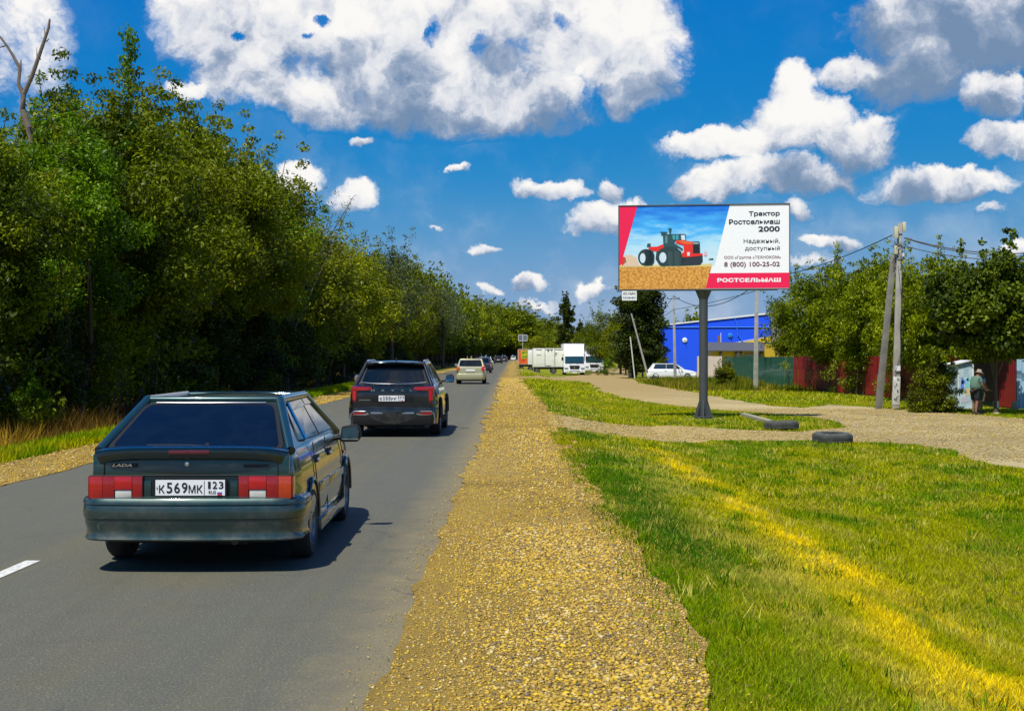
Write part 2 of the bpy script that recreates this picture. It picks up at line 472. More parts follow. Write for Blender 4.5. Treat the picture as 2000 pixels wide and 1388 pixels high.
DRIVE_PX = [(1040, 806), (1150, 822), (1300, 831), (1480, 841), (1560, 843), (1645, 835), (1640, 826), (1590, 815), (1480, 806), (1390, 800), (1320, 793), (1210, 777),
            (1170, 762), (1150, 749), (1110, 743), (1012, 742), (1004, 737), (1100, 735), (1152, 731), (1160, 719), (1225, 718), (1229, 735), (1250, 748), (1330, 762), (1420, 779), (1500, 792),
            (1560, 796), (1620, 790), (1690, 794), (1760, 800), (1850, 806), (1930, 813), (2100, 826), (2350, 850), (2400, 1010), (2200, 950), (2080, 922), (2000, 916), (1930, 907), (1860, 879), (1780, 868), (1600, 860),
            (1400, 860), (1250, 857), (1112, 844), (1080, 850)]
drive_poly = gp(DRIVE_PX)
def densify(poly, amp=0.0, seed=0, maxlen=0.6):
    out = []
    n = len(poly)
    for i in range(n):
        a = np.array(poly[i]); b = np.array(poly[(i + 1) % n]); L = np.linalg.norm(b - a)
        ml = max(maxlen * 0.3, maxlen * max(0.35, min(a[1], b[1]) / 25.0)); k = max(1, int(L / ml))
        for j in range(k):
            p = a + (b - a) * j / k
            if amp:
                d = amp * max(0.5, min(6.0, p[1] / 20.0))
                p = p + d * np.array([float(fbm(np.array(p[0] * 1.7 + 9), np.array(p[1] * 1.7), seed)) - 0.5, (float(fbm(np.array(p[0] * 1.3), np.array(p[1] * 1.3 + 5), seed + 1)) - 0.5) * 1.2]) * 2
            out.append((float(p[0]), float(p[1])))
    return out
shoulder_poly = densify(shoulder_poly, 0.19, 31, 0.35)
drive_poly = densify(drive_poly, 0.16, 37, 0.6)
left_poly = [(-6.42 + float(bend(y)), y) for y in [-6, 5, 10, 16, 20, 25, 32, 40, 50, 62, 80, 110, 150, 200, 300, 360, 430, 500]] + \
            [(-7.85 + float(bend(y)), y) for y in [500, 430, 360, 300, 200, 150, 110, 80, 62, 50, 40, 32, 25, 20, 16, 10, 5, -6]]
left_poly = densify(left_poly, 0.07, 41, 0.6)
def inpoly(X, Y, poly):
    inside = np.zeros(X.shape, bool); n = len(poly); j = n - 1
    for i in range(n):
        xi, yi = poly[i]; xj, yj = poly[j]
        if yi != yj:
            c = ((yi > Y) != (yj > Y)) & (X < (xj - xi) * (Y - yi) / (yj - yi) + xi)
            inside ^= c
        j = i
    return inside
def sheet(name, poly, lift, material, colfun, xstep=0.45):
    P = np.array(poly); x0, y0 = P.min(0); x1, y1 = P.max(0)
    pts = []
    y = y0
    while y < y1:
        st = xstep * max(0.5, min(8, abs(y) / 25.0)); sx = min(st, 0.9)
        xs = np.arange(x0, x1, sx); ys = np.full_like(xs, y); m = inpoly(xs, ys, poly)
        pts += [(float(a), float(b)) for a, b in zip(xs[m], ys[m])]
        y += st
    n = len(poly)
    allp = [Vector(p) for p in poly] + [Vector(p) for p in pts]
    vs, es, fs, *_ = delaunay_2d_cdt(allp, [(i, (i + 1) % n) for i in range(n)], [], 1, 1e-4)
    V = np.array([(v.x, v.y, 0.0) for v in vs]); F = np.array([f for f in fs if len(f) == 3])
    V[:, 2] = g(V[:, 0], V[:, 1]) + lift
    # face up
    a = V[F[:, 0]]; b = V[F[:, 1]]; c = V[F[:, 2]]
    flip = np.cross(b - a, c - a)[:, 2] < 0
    F[flip] = F[flip][:, ::-1]
    me = np_mesh(name, V, F, material, smooth=True, color=colfun(V[:, 0], V[:, 1]))
    return tag(link(name, me), kind='structure')
# ------------------------------------------------------------------ ground
def build_ground():
    xs = np.concatenate([-np.geomspace(900, 14, 26)[:-1], np.arange(-14, -6.0, 0.5), np.arange(-6.0, 0.6, 0.8), np.arange(0.6, 6.2, 0.15), np.arange(6.3, 26, 0.7), np.geomspace(26, 900, 26)])
    ys = np.concatenate([[-60, -30, -12, -4], np.arange(0, 34, 0.22), np.geomspace(34, 420, 120), np.geomspace(430, 4200, 30)])
    X, Y = np.meshgrid(xs, ys); X = X + np.where((Y > 300) & (Y < 700), bend(Y), np.where(Y >= 700, 24.0, 0.0)) * (np.abs(X) < 60)
    Z = g(X, Y) - 0.012
    road = (X - bend(Y) > -7.2) & (X - bend(Y) < 0.4)
    Z = np.where(road, Z - 0.05, Z)
    n = X.shape[1]; m = X.shape[0]
    V = np.stack([X.ravel(), Y.ravel(), Z.ravel()], 1)
    i = np.arange(m - 1)[:, None] * n + np.arange(n - 1)[None, :]
    F = np.stack([i.ravel(), (i + 1).ravel(), (i + 1 + n).ravel(), (i + n).ravel()], 1)
    col = grass_color(V[:, 0], V[:, 1]) * 0.72
    soil = fbm(V[:, 0] * 0.6, V[:, 1] * 0.5, 71)
    k = (sstep((soil - 0.55) / 0.2) * 0.35)[:, None]
    col = col * (1 - k) + np.array((0.24, 0.19, 0.05)) * k
    me = np_mesh("ground", V, F, attr_mat("ground_mat", rough=0.95, noise=0.45, nscale=9, bump=0.9, bscale=14), smooth=True, color=col)
    tag(link("ground", me), kind='structure')
build_ground()

# ------------------------------------------------------------------ road
def asphalt_mat():
    m = bpy.data.materials.new("asphalt"); m.use_nodes = True
    T = NT(m.node_tree); b = T.n['Principled BSDF']; c = T.new('ShaderNodeTexCoord'); o = c.outputs['Object']
    fine = T.noise(o, 70, 4, 0.85); mid = T.noise(o, 2.0, 5, 0.6)
    mp = T.new('ShaderNodeMapping'); mp.inputs['Scale'].default_value = (1.6, 0.05, 1.0); T.l.new(o, mp.inputs[0])
    streak = T.noise(mp.outputs[0], 1.0, 4, 0.6)
    base = T.ramp(fine, [(0.30, (0.040, 0.042, 0.034)), (0.5, (0.084, 0.084, 0.062)), (0.70, (0.175, 0.168, 0.118))])
    base = T.mix(T.smooth(streak, 0.45, 0.7), base, T.mix(1.0, base, (1.13, 1.08, 0.94), 'MULTIPLY'))
    base = T.mix(T.smooth(mid, 0.5, 0.75), base, T.mix(1.0, base, (0.92, 0.91, 0.90), 'MULTIPLY'))
    # brown dust worn along the wheel gap
    sp = T.new('ShaderNodeSeparateXYZ'); T.l.new(o, sp.inputs[0])
    band = T.math('SUBTRACT', 1.0, T.math('MULTIPLY', T.math('ABSOLUTE', T.math('ADD', sp.outputs[0], 2.35)), 1.9), clamp=True)
    bandf = T.math('MULTIPLY', band, T.smooth(T.noise(o, 0.9, 5, 0.6), 0.40, 0.62))
    base = T.mix(T.math('MULTIPLY', bandf, 0.55), base, T.mix(1.0, base, (1.22, 1.08, 0.84), 'MULTIPLY'))
    # gravel dust towards the edge
    ed = T.smooth(T.math('ADD', sp.outputs[0], T.math('MULTIPLY', T.math('SUBTRACT', T.noise(o, 2.5, 6, 0.7), 0.5), 0.8)), -1.25, -0.62)
    base = T.mix(T.math('MULTIPLY', ed, 0.45), base, (0.26, 0.20, 0.085))
    vor = T.new('ShaderNodeTexVoronoi'); vor.feature = 'F1'; vor.inputs['Scale'].default_value = 34; T.l.new(o, vor.inputs['Vector'])
    spk = T.math('LESS_THAN', vor.outputs['Distance'], 0.15)
    base = T.mix(T.math('MULTIPLY', spk, 0.4), base, (0.40, 0.38, 0.30))
    wear = T.noise(mp.outputs[0], 3.2, 3, 0.6)
    trk = T.math('MULTIPLY', T.math('SUBTRACT', 1.0, T.math('ABSOLUTE', T.math('SUBTRACT', T.math('ABSOLUTE', T.math('ADD', sp.outputs[0], 2.2)), 0.75)), clamp=True), T.smooth(wear, 0.35, 0.7))
    base = T.mix(T.math('MULTIPLY', trk, 0.35), base, T.mix(1.0, base, (0.78, 0.78, 0.80), 'MULTIPLY'))
    oil = T.smooth(T.noise(o, 1.1, 3, 0.5), 0.70, 0.76)
    base = T.mix(T.math('MULTIPLY', oil, 0.35), base, (0.035, 0.035, 0.032))
    # a few hairline cracks
    v2 = T.new('ShaderNodeTexVoronoi'); v2.feature = 'DISTANCE_TO_EDGE'; v2.inputs['Scale'].default_value = 0.33
    wob = T.new('ShaderNodeTexNoise'); wob.inputs['Scale'].default_value = 3; wob.inputs['Detail'].default_value = 6; T.l.new(o, wob.inputs['Vector'])
    T.l.new(T.vmath('ADD', o, T.vmath('MULTIPLY', wob.outputs['Color'], (0.5, 0.5, 0.0))), v2.inputs['Vector'])
    crack = T.math('MULTIPLY', T.math('LESS_THAN', v2.outputs['Distance'], 0.0026), T.smooth(mid, 0.46, 0.6))
    base = T.mix(T.math('MULTIPLY', crack, 0.6), base, (0.05, 0.05, 0.048))
    T.l.new(base, b.inputs['Base Color']); b.inputs['Roughness'].default_value = 0.82; b.inputs['Specular IOR Level'].default_value = 0.35
    bn = T.new('ShaderNodeBump'); bn.inputs['Strength'].default_value = 0.5; bn.inputs['Distance'].default_value = 0.006
    T.l.new(fine, bn.inputs['Height']); T.l.new(bn.outputs[0], b.inputs['Normal'])
    return m
mb = MB(); rows = []
for y in list(np.arange(-40, 20, 4.0)) + list(np.geomspace(20, 800, 90)):
    bx = float(bend(y)); rows.append([(x + bx, y, 0.0) for x in (-6.55, -5, -3.5, -2, -0.45)])
mb.grid(rows)
tag(mb.build("road", asphalt_mat()), kind='structure')
wp_m = mat("road_paint", (0.62, 0.62, 0.56), rough=0.7, color2=(0.40, 0.40, 0.37), scale=25)
paint = MB()
for k in range(-2, 30):
    y0 = 8.6 + 12 * k
    if y0 < 0: continue
    bx = float(bend(y0)); e = [random.uniform(-0.008, 0.008) for _ in range(4)]
    paint.add([(-3.90 + bx + e[0], y0, 0.005), (-3.79 + bx + e[1], y0, 0.005), (-3.79 + bx + e[2], y0 + 2.1, 0.005), (-3.90 + bx + e[3], y0 + 2.1, 0.005)], [(0, 1, 2, 3)])
tag(paint.build("road_marking", wp_m), kind='structure')

# ------------------------------------------------------------------ gravel sheets
gm_ = attr_mat("gravel_bed", rough=0.95, noise=0.55, nscale=38, bump=1.0, bscale=30)
def gcol_shoulder(X, Y):
    n = fbm(X * 2.2, Y * 1.3, 51); n2 = fbm(X * 0.8, Y * 0.35, 53)
    c = lerp3(sstep((n - 0.3) / 0.4), (0.22, 0.145, 0.03), (0.33, 0.22, 0.045))
    k = (sstep((n2 - 0.5) / 0.2) * 0.5)[:, None]
    return c * (1 - k) + np.array((0.34, 0.25, 0.10)) * k
def gcol_drive(X, Y):
    n = fbm(X * 0.8, Y * 0.5, 61); n2 = fbm(X * 0.3, Y * 0.2, 63)
    c = lerp3(sstep((n - 0.3) / 0.4), (0.30, 0.235, 0.11), (0.42, 0.34, 0.17))
    near = np.exp(-((X - 4) / 4.0) ** 2)[:, None] * 0.5
    c = c * (1 - near) + np.array((0.38, 0.26, 0.06)) * near
    far = sstep((Y - 55) / 40)[:, None]
    return c * (1 - far) + np.array((0.30, 0.215, 0.085)) * far
sheet("gravel_shoulder", shoulder_poly, 0.012, gm_, gcol_shoulder, 0.4)
sheet("gravel_driveway", drive_poly, 0.005, gm_, gcol_drive, 0.5)
sheet("gravel_verge", left_poly, 0.006, gm_, gcol_shoulder, 0.5)

def stones(name, X, Y, S, lift, colors):
    n = len(X)
    base = np.array([(1, 0, 0), (0, 1, 0), (-1, 0, 0), (0, -1, 0), (0, 0, 0.75), (0.0, 0.0, -0.6)], float)
    V = np.repeat(base[None], n, 0)
    V = V + RNG.uniform(-0.28, 0.28, V.shape)
    V[:, :4, 2] += 0.1
    sc = np.stack([RNG.uniform(0.7, 1.3, n), RNG.uniform(0.5, 1.0, n), RNG.uniform(0.45, 0.85, n)], 1)[:, None, :] * S[:, None, None]
    V = V * sc
    th = RNG.uniform(0, 6.28, n); tl = RNG.normal(0, 0.35, n)
    c, s = np.cos(tl)[:, None], np.sin(tl)[:, None]
    y2 = V[:, :, 1] * c - V[:, :, 2] * s; z2 = V[:, :, 1] * s + V[:, :, 2] * c; V[:, :, 1] = y2; V[:, :, 2] = z2
    c, s = np.cos(th)[:, None], np.sin(th)[:, None]
    x2 = V[:, :, 0] * c - V[:, :, 1] * s; y2 = V[:, :, 0] * s + V[:, :, 1] * c
    V[:, :, 0] = x2 + X[:, None]; V[:, :, 1] = y2 + Y[:, None]
    V[:, :, 2] += (g(X, Y) + lift + S * 0.12)[:, None]
    F0 = np.array([(0, 1, 4), (1, 2, 4), (2, 3, 4), (3, 0, 4), (1, 0, 5), (2, 1, 5), (3, 2, 5), (0, 3, 5)])
    F = (F0[None] + (np.arange(n) * 6)[:, None, None]).reshape(-1, 3)
    C = np.repeat(colors[:, None, :], 6, 1).reshape(-1, 3)
    me = np_mesh(name, V.reshape(-1, 3), F, MATS['stone_mat'], color=C)
    return tag(link(name, me), kind='stuff', label=None)
attr_mat("stone_mat", rough=0.85, noise=0.18, nscale=90, spec=0.25)
def scatter(n, x0, x1, y0, y1, poly=None, neg=None):
    X = RNG.uniform(x0, x1, n); Y = RNG.uniform(y0, y1, n)
    m = np.ones(n, bool)
    if poly is not None: m &= inpoly(X, Y, poly)
    if neg is not None: m &= ~inpoly(X, Y, neg)
    return X[m], Y[m]
def stone_set(X, Y, smin, smax):
    n = len(X); S = smin + (smax - smin) * RNG.random(n) ** 3.5
    clump = fbm(X * 1.4, Y * 0.9, 91)
    S = S * (0.65 + 0.7 * clump)
    c = stone_color(RNG.random(n), 0, 0) * RNG.uniform(0.75, 1.25, (n, 1))
    yl = (sstep((fbm(X * 0.9, Y * 0.5, 95) - 0.48) / 0.2) * (RNG.random(n) < 0.35))[:, None]
    c = c * (1 - yl * 0.5) + np.array((0.52, 0.35, 0.01)) * yl * 0.5
    return S, c
x1_, y1_ = scatter(105000, -0.72, 1.6, 5.2, 13, shoulder_poly)
# stones thin out over the worn edge of the asphalt
edgep = np.clip((x1_ + 1.0) / 0.8, 0.2, 1); k_ = RNG.random(len(x1_)) < edgep; x1_, y1_ = x1_[k_], y1_[k_]
x2_, y2_ = scatter(46000, -0.72, 1.6, 13, 30, shoulder_poly)
ex = RNG.normal(-0.72, 0.07, 2600); ey = RNG.uniform(5.2, 26, 2600)
fx = RNG.normal(1.25, 0.32, 5000); fy = RNG.uniform(6, 30, 5000)
X_ = np.concatenate([x1_, x2_, ex, fx]); Y_ = np.concatenate([y1_, y2_, ey, fy])
S_, C_ = stone_set(X_, Y_, 0.005, 0.0235); S_ *= 0.66 + 0.38 * np.exp(-((X_ - 0.45) / 0.5) ** 2); S_[len(x1_):len(x1_) + len(x2_)] *= (y2_ / 13.0) ** 0.6; S_[len(x1_) + len(x2_):] *= 0.7
stones("gravel", X_, Y_, S_, 0.012, C_)
xa, ya = scatter(52000, -0.8, 1.7, 30, 95, shoulder_poly)
S_, C_ = stone_set(xa, ya, 0.011, 0.038); S_ *= (ya / 42.0).clip(0.8, 1.7)
stones("gravel", xa, ya, S_, 0.012, C_)
xa, ya = scatter(34000, -7.9, -6.4, 16, 80, left_poly)
S_, C_ = stone_set(xa, ya, 0.012, 0.035)
stones("gravel", xa, ya, S_, 0.006, C_)
xa, ya = scatter(60000, 0.9, 21, 28, 56, drive_poly)
S_, C_ = stone_set(xa, ya, 0.014, 0.045)
stones("gravel", xa, ya, S_, 0.012, C_ * 0.55 + np.array((0.19, 0.155, 0.08)))

# ------------------------------------------------------------------ grass blades
attr_mat("blade_mat", rough=0.7, transl=0.45, noise=0.0, spec=0.06)
def blades(name, X, Y, H, Wd, colors, lean=0.55, lift=0.0):
    n = len(X); th = RNG.uniform(0, 6.28, n); ln = RNG.uniform(0.1, 1.0, n) * lean * H
    Z = g(X, Y) + lift - 0.012
    dx, dy = np.cos(th), np.sin(th); ph = th + RNG.uniform(0.7, 2.4, n)
    V = np.empty((n, 3, 3))
    V[:, 0, 0] = X - np.cos(ph) * Wd / 2; V[:, 0, 1] = Y - np.sin(ph) * Wd / 2; V[:, 0, 2] = Z
    V[:, 1, 0] = X + np.cos(ph) * Wd / 2; V[:, 1, 1] = Y + np.sin(ph) * Wd / 2; V[:, 1, 2] = Z
    V[:, 2, 0] = X + dx * ln; V[:, 2, 1] = Y + dy * ln; V[:, 2, 2] = Z + H
    F = np.arange(n * 3).reshape(-1, 3)
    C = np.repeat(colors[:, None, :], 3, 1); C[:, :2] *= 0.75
    me = np_mesh(name, V.reshape(-1, 3), F, MATS['blade_mat'], color=C.reshape(-1, 3))
    return tag(link(name, me), kind='stuff')
def bl_color(X, Y):
    n = len(X); c = grass_color(X, Y)
    straw = (RNG.random(n) < 0.07 + 0.28 * sstep((fbm(X * 1.5, Y * 0.9, 77) - 0.42) / 0.2))[:, None]
    c = c * (1 - straw) + np.array((0.36, 0.31, 0.04)) * straw * RNG.uniform(0.7, 1.1, (n, 1))
    return c * RNG.uniform(0.45, 1.65, (n, 1)) * 1.42
allr = lambda X, Y: ~(inpoly(X, Y, shoulder_poly) | inpoly(X, Y, drive_poly))
def lawn(n, y0, y1, hmin, hmax, w, xmin=0.75):
    # equal density over the wedge the lawn shows
    Y = np.sqrt(RNG.uniform(y0 ** 2, y1 ** 2, n)); X = RNG.uniform(0, 1, n) * (Y / 2.6 + 0.5 - xmin) + xmin
    X = np.where(X > Y / 2.6 + 0.5, xmin, X)
    m = allr(X, Y) & (X < 18.2 + (90 - Y).clip(0, 40) * 0.08) & (X > 0.7); X, Y = X[m], Y[m]
    t = fbm(X * 2.3, Y * 1.5, 81)
    H = (hmin + (hmax - hmin) * RNG.random(len(X))) * (0.5 + 1.0 * t)
    return X, Y, H, np.full(len(X), w)
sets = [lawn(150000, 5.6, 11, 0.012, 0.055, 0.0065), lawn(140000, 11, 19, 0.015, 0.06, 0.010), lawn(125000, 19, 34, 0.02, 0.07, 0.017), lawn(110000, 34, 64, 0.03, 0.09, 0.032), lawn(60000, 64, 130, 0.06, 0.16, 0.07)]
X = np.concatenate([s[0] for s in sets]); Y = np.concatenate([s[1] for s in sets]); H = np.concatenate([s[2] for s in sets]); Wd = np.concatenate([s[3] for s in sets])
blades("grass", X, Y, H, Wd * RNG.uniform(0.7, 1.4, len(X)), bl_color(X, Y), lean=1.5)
# clover-like dark tufts at the stones' edge
n = 26000; Y = RNG.uniform(6, 34, n); X = RNG.normal(1.35, 0.20, n)
m = (fbm(X * 0 + 2, Y * 0.35, 8) > 0.45) & (RNG.random(n) < 0.85); X, Y = X[m], Y[m]
blades("grass", X, Y, RNG.uniform(0.02, 0.06, len(X)), np.full(len(X), 0.011), np.tile(np.array((0.045, 0.16, 0.003)), (len(X), 1)) * RNG.uniform(0.6, 1.6, (len(X), 1)), lean=1.0)
# verge on the far side of the road: short green strip, then tall dry weeds
n = 46000; Y = 14 + 90 * RNG.random(n) ** 1.5; X = -7.75 - np.abs(RNG.normal(0, 0.75, n))
blades("grass", X, Y, RNG.uniform(0.05, 0.16, n) * (1 + Y / 80), 0.02 + Y * 0.0006, grass_color(X, Y) * RNG.uniform(0.6, 1.5, (n, 1)) * 1.5, lean=0.8)
n = 42000; Y = 16 + 44 * RNG.random(n) ** 1.2; X = RNG.uniform(-13.5, -9.3, n)
t = fbm(X * 0.7, Y * 0.35, 87); m = t > 0.36; X, Y, t = X[m], Y[m], t[m]
c = lerp3(sstep((fbm(X * 0.5, Y * 0.3, 89) - 0.4) / 0.2), (0.20, 0.115, 0.018), (0.55, 0.32, 0.03)) * RNG.uniform(0.4, 1.4, (len(X), 1))
blades("dry_grass", X, Y, RNG.uniform(0.06, 0.62, len(X)) * (0.1 + (t - 0.3) * 3.0), np.full(len(X), 0.022), c, lean=1.1)
# blades creeping over the stones, taller tufts on the lawn
n = 42000; Y = np.sqrt(RNG.uniform(5.6 ** 2, 30 ** 2, n)); X = RNG.uniform(0.75, 1.7, n)
ins = inpoly(X, Y, shoulder_poly); k_ = fbm(X * 2.2, Y * 1.2, 101)
m = ins & (RNG.random(n) < np.clip((X - 0.72) * 1.6, 0, 1) * (k_ > 0.47)); X, Y = X[m], Y[m]
blades("grass", X, Y, RNG.uniform(0.02, 0.06, len(X)), 0.006 + Y * 0.0005, bl_color(X, Y), lean=1.0, lift=0.03)
nt = 900; tx, ty, _, _ = lawn(nt, 6, 45, 1, 1, 1); k = 22
X = np.repeat(tx, k) + RNG.normal(0, 0.045, len(tx) * k) * (1 + np.repeat(ty, k) / 25); Y = np.repeat(ty, k) + RNG.normal(0, 0.045, len(tx) * k) * (1 + np.repeat(ty, k) / 25)
tc_ = np.repeat(RNG.random(len(tx)) < 0.4, k)[:, None]
c = np.where(tc_, np.array((0.50, 0.44, 0.07)), np.array((0.07, 0.17, 0.0)))* RNG.uniform(0.6, 1.4, (len(X), 1))
m = allr(X, Y); blades("grass", X[m], Y[m], RNG.uniform(0.05, 0.13, m.sum()), (0.006 + Y * 0.0007)[m], c[m] * 1.3, lean=0.9)
# tall weeds in front of the fences
n = 26000; Y = RNG.uniform(84, 119, n); X = 8.8 + (Y - 84) * 0.015 + RNG.uniform(0, 11, n)
e = gp([(1228, 742), (1250, 750), (1330, 764), (1420, 781)])
lim = np.interp(Y, [p[1] for p in e[::-1]], [p[0] for p in e[::-1]])
t = fbm(X * 0.6, Y * 0.3, 83); m = (X > lim + 0.5) & (t > 0.33); X, Y, t = X[m], Y[m], t[m]
c = lerp3(sstep((fbm(X * 0.8, Y * 0.3, 85) - 0.45) / 0.2) * 0.6 + RNG.random(len(X)) * 0.3, (0.12, 0.17, 0.004), (0.34, 0.27, 0.03)) * RNG.uniform(0.5, 1.3, (len(X), 1))
blades("tall_weeds", X, Y, RNG.uniform(0.1, 0.95, len(X)) * (0.1 + 1.5 * (t - 0.25)), np.full(len(X), 0.06), c * 1.2, lean=0.5)

# ------------------------------------------------------------------ trees
bark = mat("bark", (0.10, 0.075, 0.05), rough=0.9, var=0.5, scale=9, bump=0.8, bscale=18)
barkd = mat("dead_bark", (0.17, 0.13, 0.095), rough=0.9, var=0.4, scale=7, bump=0.6, bscale=18)
leaf_mat("leaf_ash", (0.030, 0.050, 0.0), (0.19, 0.235, 0.0005), (0.42, 0.40, 0.002))
leaf_mat("leaf_green", (0.018, 0.048, 0.0005), (0.125, 0.235, 0.001), (0.26, 0.36, 0.003))
leaf_mat("leaf_olive", (0.040, 0.050, 0.0), (0.205, 0.235, 0.0005), (0.40, 0.36, 0.003))
leaf_mat("leaf_grey", (0.05, 0.07, 0.03), (0.13, 0.16, 0.07), (0.18, 0.2, 0.09))
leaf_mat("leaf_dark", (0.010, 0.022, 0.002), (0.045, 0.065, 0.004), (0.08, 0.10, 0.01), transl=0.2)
leaf_mat("leaf_walnut", (0.032, 0.062, 0.0), (0.235, 0.285, 0.0005), (0.42, 0.42, 0.003), transl=0.34)
leaf_mat("leaf_maple", (0.010, 0.026, 0.001), (0.11, 0.150, 0.004), (0.24, 0.28, 0.03), transl=0.22)
leaf_mat("leaf_dry", (0.10, 0.05, 0.01), (0.26, 0.15, 0.02), (0.36, 0.2, 0.03))

def leafs(centers, radii, per, size, rng, droop=0.0, flat=0.75, aspect=0.42, upbias=0.6, clumpv=None):
    """leaf-sized four-sided faces spread through clumps; returns V, F, lv"""
    per = np.asarray(per); idx = np.repeat(np.arange(len(centers)), per); n = len(idx)
    d = rng.normal(0, 1, (n, 3)); d /= np.linalg.norm(d, axis=1)[:, None]
    rr = rng.random(n) ** 0.45
    off = d * rr[:, None] * radii[idx][:, None]; off[:, 2] *= flat
    P = centers[idx] + off
    nrm = rng.normal(0, 1, (n, 3)) * 0.75 + d * 0.6 + np.array([0, 0, upbias]); nrm /= np.linalg.norm(nrm, axis=1)[:, None]
    ax = rng.normal(0, 1, (n, 3)) + np.array([0, 0, -droop * 1.5]); ax -= nrm * (ax * nrm).sum(1)[:, None]; ax /= np.linalg.norm(ax, axis=1)[:, None] + 1e-9
    bx = np.cross(nrm, ax)
    s = (size * rng.uniform(0.6, 1.35, n))[:, None]
    V = np.stack([P - ax * s * 0.5, P + bx * s * aspect * 0.5 - ax * s * 0.06, P + ax * s * 0.5 - nrm * s * 0.12, P - bx * s * aspect * 0.5 - ax * s * 0.06], 1).reshape(-1, 3)
    F = np.arange(n * 4).reshape(-1, 4)
    cv = (clumpv[idx] if clumpv is not None else 0.4)
    lv = np.clip(cv + rng.normal(0, 0.13, n) + 0.10 * (rr - 0.6), 0, 1)
    return V, F, np.repeat(lv, 4)
def crown_clumps(rng, H, Wd, base, n, shape='round', top=0.5):
    """clump centres through an uneven crown"""
    lobes = rng.normal(0, 1, (9, 3)); lobes[:, 2] = np.abs(lobes[:, 2]) * 0.9 - 0.2; lobes /= np.linalg.norm(lobes, axis=1)[:, None]
    out = []
    while len(out) < n:
        d = rng.normal(0, 1, 3); d /= np.linalg.norm(d)
        k = 0.68 + 0.42 * max(0.0, float((lobes @ d).max()) - 0.45) / 0.55
        r = rng.random() ** 0.38 * k
        x, y, z = d * r
        if shape == 'round':
            zz = base + (H - base) * (0.5 + 0.5 * z); wsc_ = Wd / 2
        elif shape == 'tall':
            zz = base + (H - base) * (0.5 + 0.52 * z); wsc_ = Wd / 2 * (1.05 - 0.45 * max(0, z))
        elif shape == 'column':
            zz = base + (H - base) * rng.random(); f = (zz - base) / (H - base); wsc_ = Wd / 2 * (math.sin(math.pi * min(1, f * 0.85 + 0.15)) ** 0.6)
        else:  # skirt: leafy to the ground
            zz = base + (H - base) * rng.random() ** 0.8; f = (zz - base) / (H - base); wsc_ = Wd / 2 * math.sqrt(max(0.05, 1 - f ** 2.6))
        out.append((x * wsc_, y * wsc_, zz))
    return np.array(out)
def make_tree_meshes(seed, H, Wd, base, nclump, per, leaf, crad, lm, shape='round', trunk=0.16, limbs=9, droop=0.4, aspect=0.42, bm_=None, flat=0.75, sprig=0, stems=1, spread=0.3):
    rng = np.random.default_rng(seed)
    C = crown_clumps(rng, H, Wd, base, nclump, shape)
    rad = crad * rng.uniform(0.6, 1.3, len(C))
    if sprig:  # shoots that break the outline
        top = C[np.argsort(C[:, 2] + np.hypot(C[:, 0], C[:, 1]) * 0.5)[-sprig * 2:]][rng.permutation(sprig * 2)[:sprig]]
        ex = []
        for p in top:
            dd = np.array([p[0] * 0.10, p[1] * 0.10, 1.0]) + rng.normal(0, 0.22, 3); dd /= np.linalg.norm(dd)
            for q in range(1, 4): ex.append(p + dd * crad * 0.75 * q)
        C = np.vstack([C, np.array(ex)]); rad = np.concatenate([rad, np.full(len(ex), crad * 0.36)])
    cv = np.clip(rng.normal(0.42, 0.20, len(C)), 0.02, 0.9)
    p = np.maximum(6, (per * (rad / crad) ** 2)).astype(int)
    V, F, lv = leafs(C, rad, p, leaf, rng, droop=droop, aspect=aspect, clumpv=cv, flat=flat)
    crown = np_mesh("crown", V, F, MATS[lm], {'lv': lv})
    t = MB()
    for s in range(stems):
        ox, oy = (rng.normal(0, spread, 2) if stems > 1 else (0, 0)); lx, ly = rng.normal(0, 0.06 * H, 2)
        th = base + (H - base) * (0.55 if shape != 'column' else 0.9)
        pts = [(ox, oy, -0.15), (ox * 1.1 + lx * 0.05, oy * 1.1 + ly * 0.05, th * 0.12), (ox * 1.3 + lx * 0.3, oy * 1.3 + ly * 0.3, th * 0.45), (ox * 1.5 + lx * 0.5, oy * 1.5 + ly * 0.5, th * 0.75), (ox * 1.5 + lx * 0.6, oy * 1.5 + ly * 0.6, th)]
        tr = trunk / math.sqrt(stems)
        t.tube(pts, [tr * 1.35, tr, tr * 0.8, tr * 0.55, tr * 0.2], 8)
        for k in range(limbs // stems):
            c = C[rng.integers(len(C))]; f = rng.uniform(0.3, 0.95); i = min(3, int(f * 4)); a = Vector(pts[i]).lerp(Vector(pts[i + 1]), f * 4 - i)
            if a.z > c[2] + 0.5: a = Vector(pts[2])
            b = Vector(c); m = a.lerp(b, 0.5) + Vector((rng.normal(0, 0.2), rng.normal(0, 0.2), 0.25))
            t.tube([a, a.lerp(m, 0.5), m, b], [tr * 0.42, tr * 0.3, tr * 0.2, 0.012], 6, cap=False)
    o = t.build("trunk", bm_ or bark, smooth=True, fixn=False); tm = o.data; bpy.data.objects.remove(o)
    return crown, tm
def plant_tree(name, meshes, loc, rz, sc, label, cat='tree', group=None, trunk_name='trunk', crown_name='crown'):
    r = empty(name, loc, rz, label, cat, group)
    r.scale = (sc, sc, sc) if not hasattr(sc, '__len__') else sc
    link(trunk_name, meshes[1], r); link(crown_name, meshes[0], r)
    return r
TM = {}
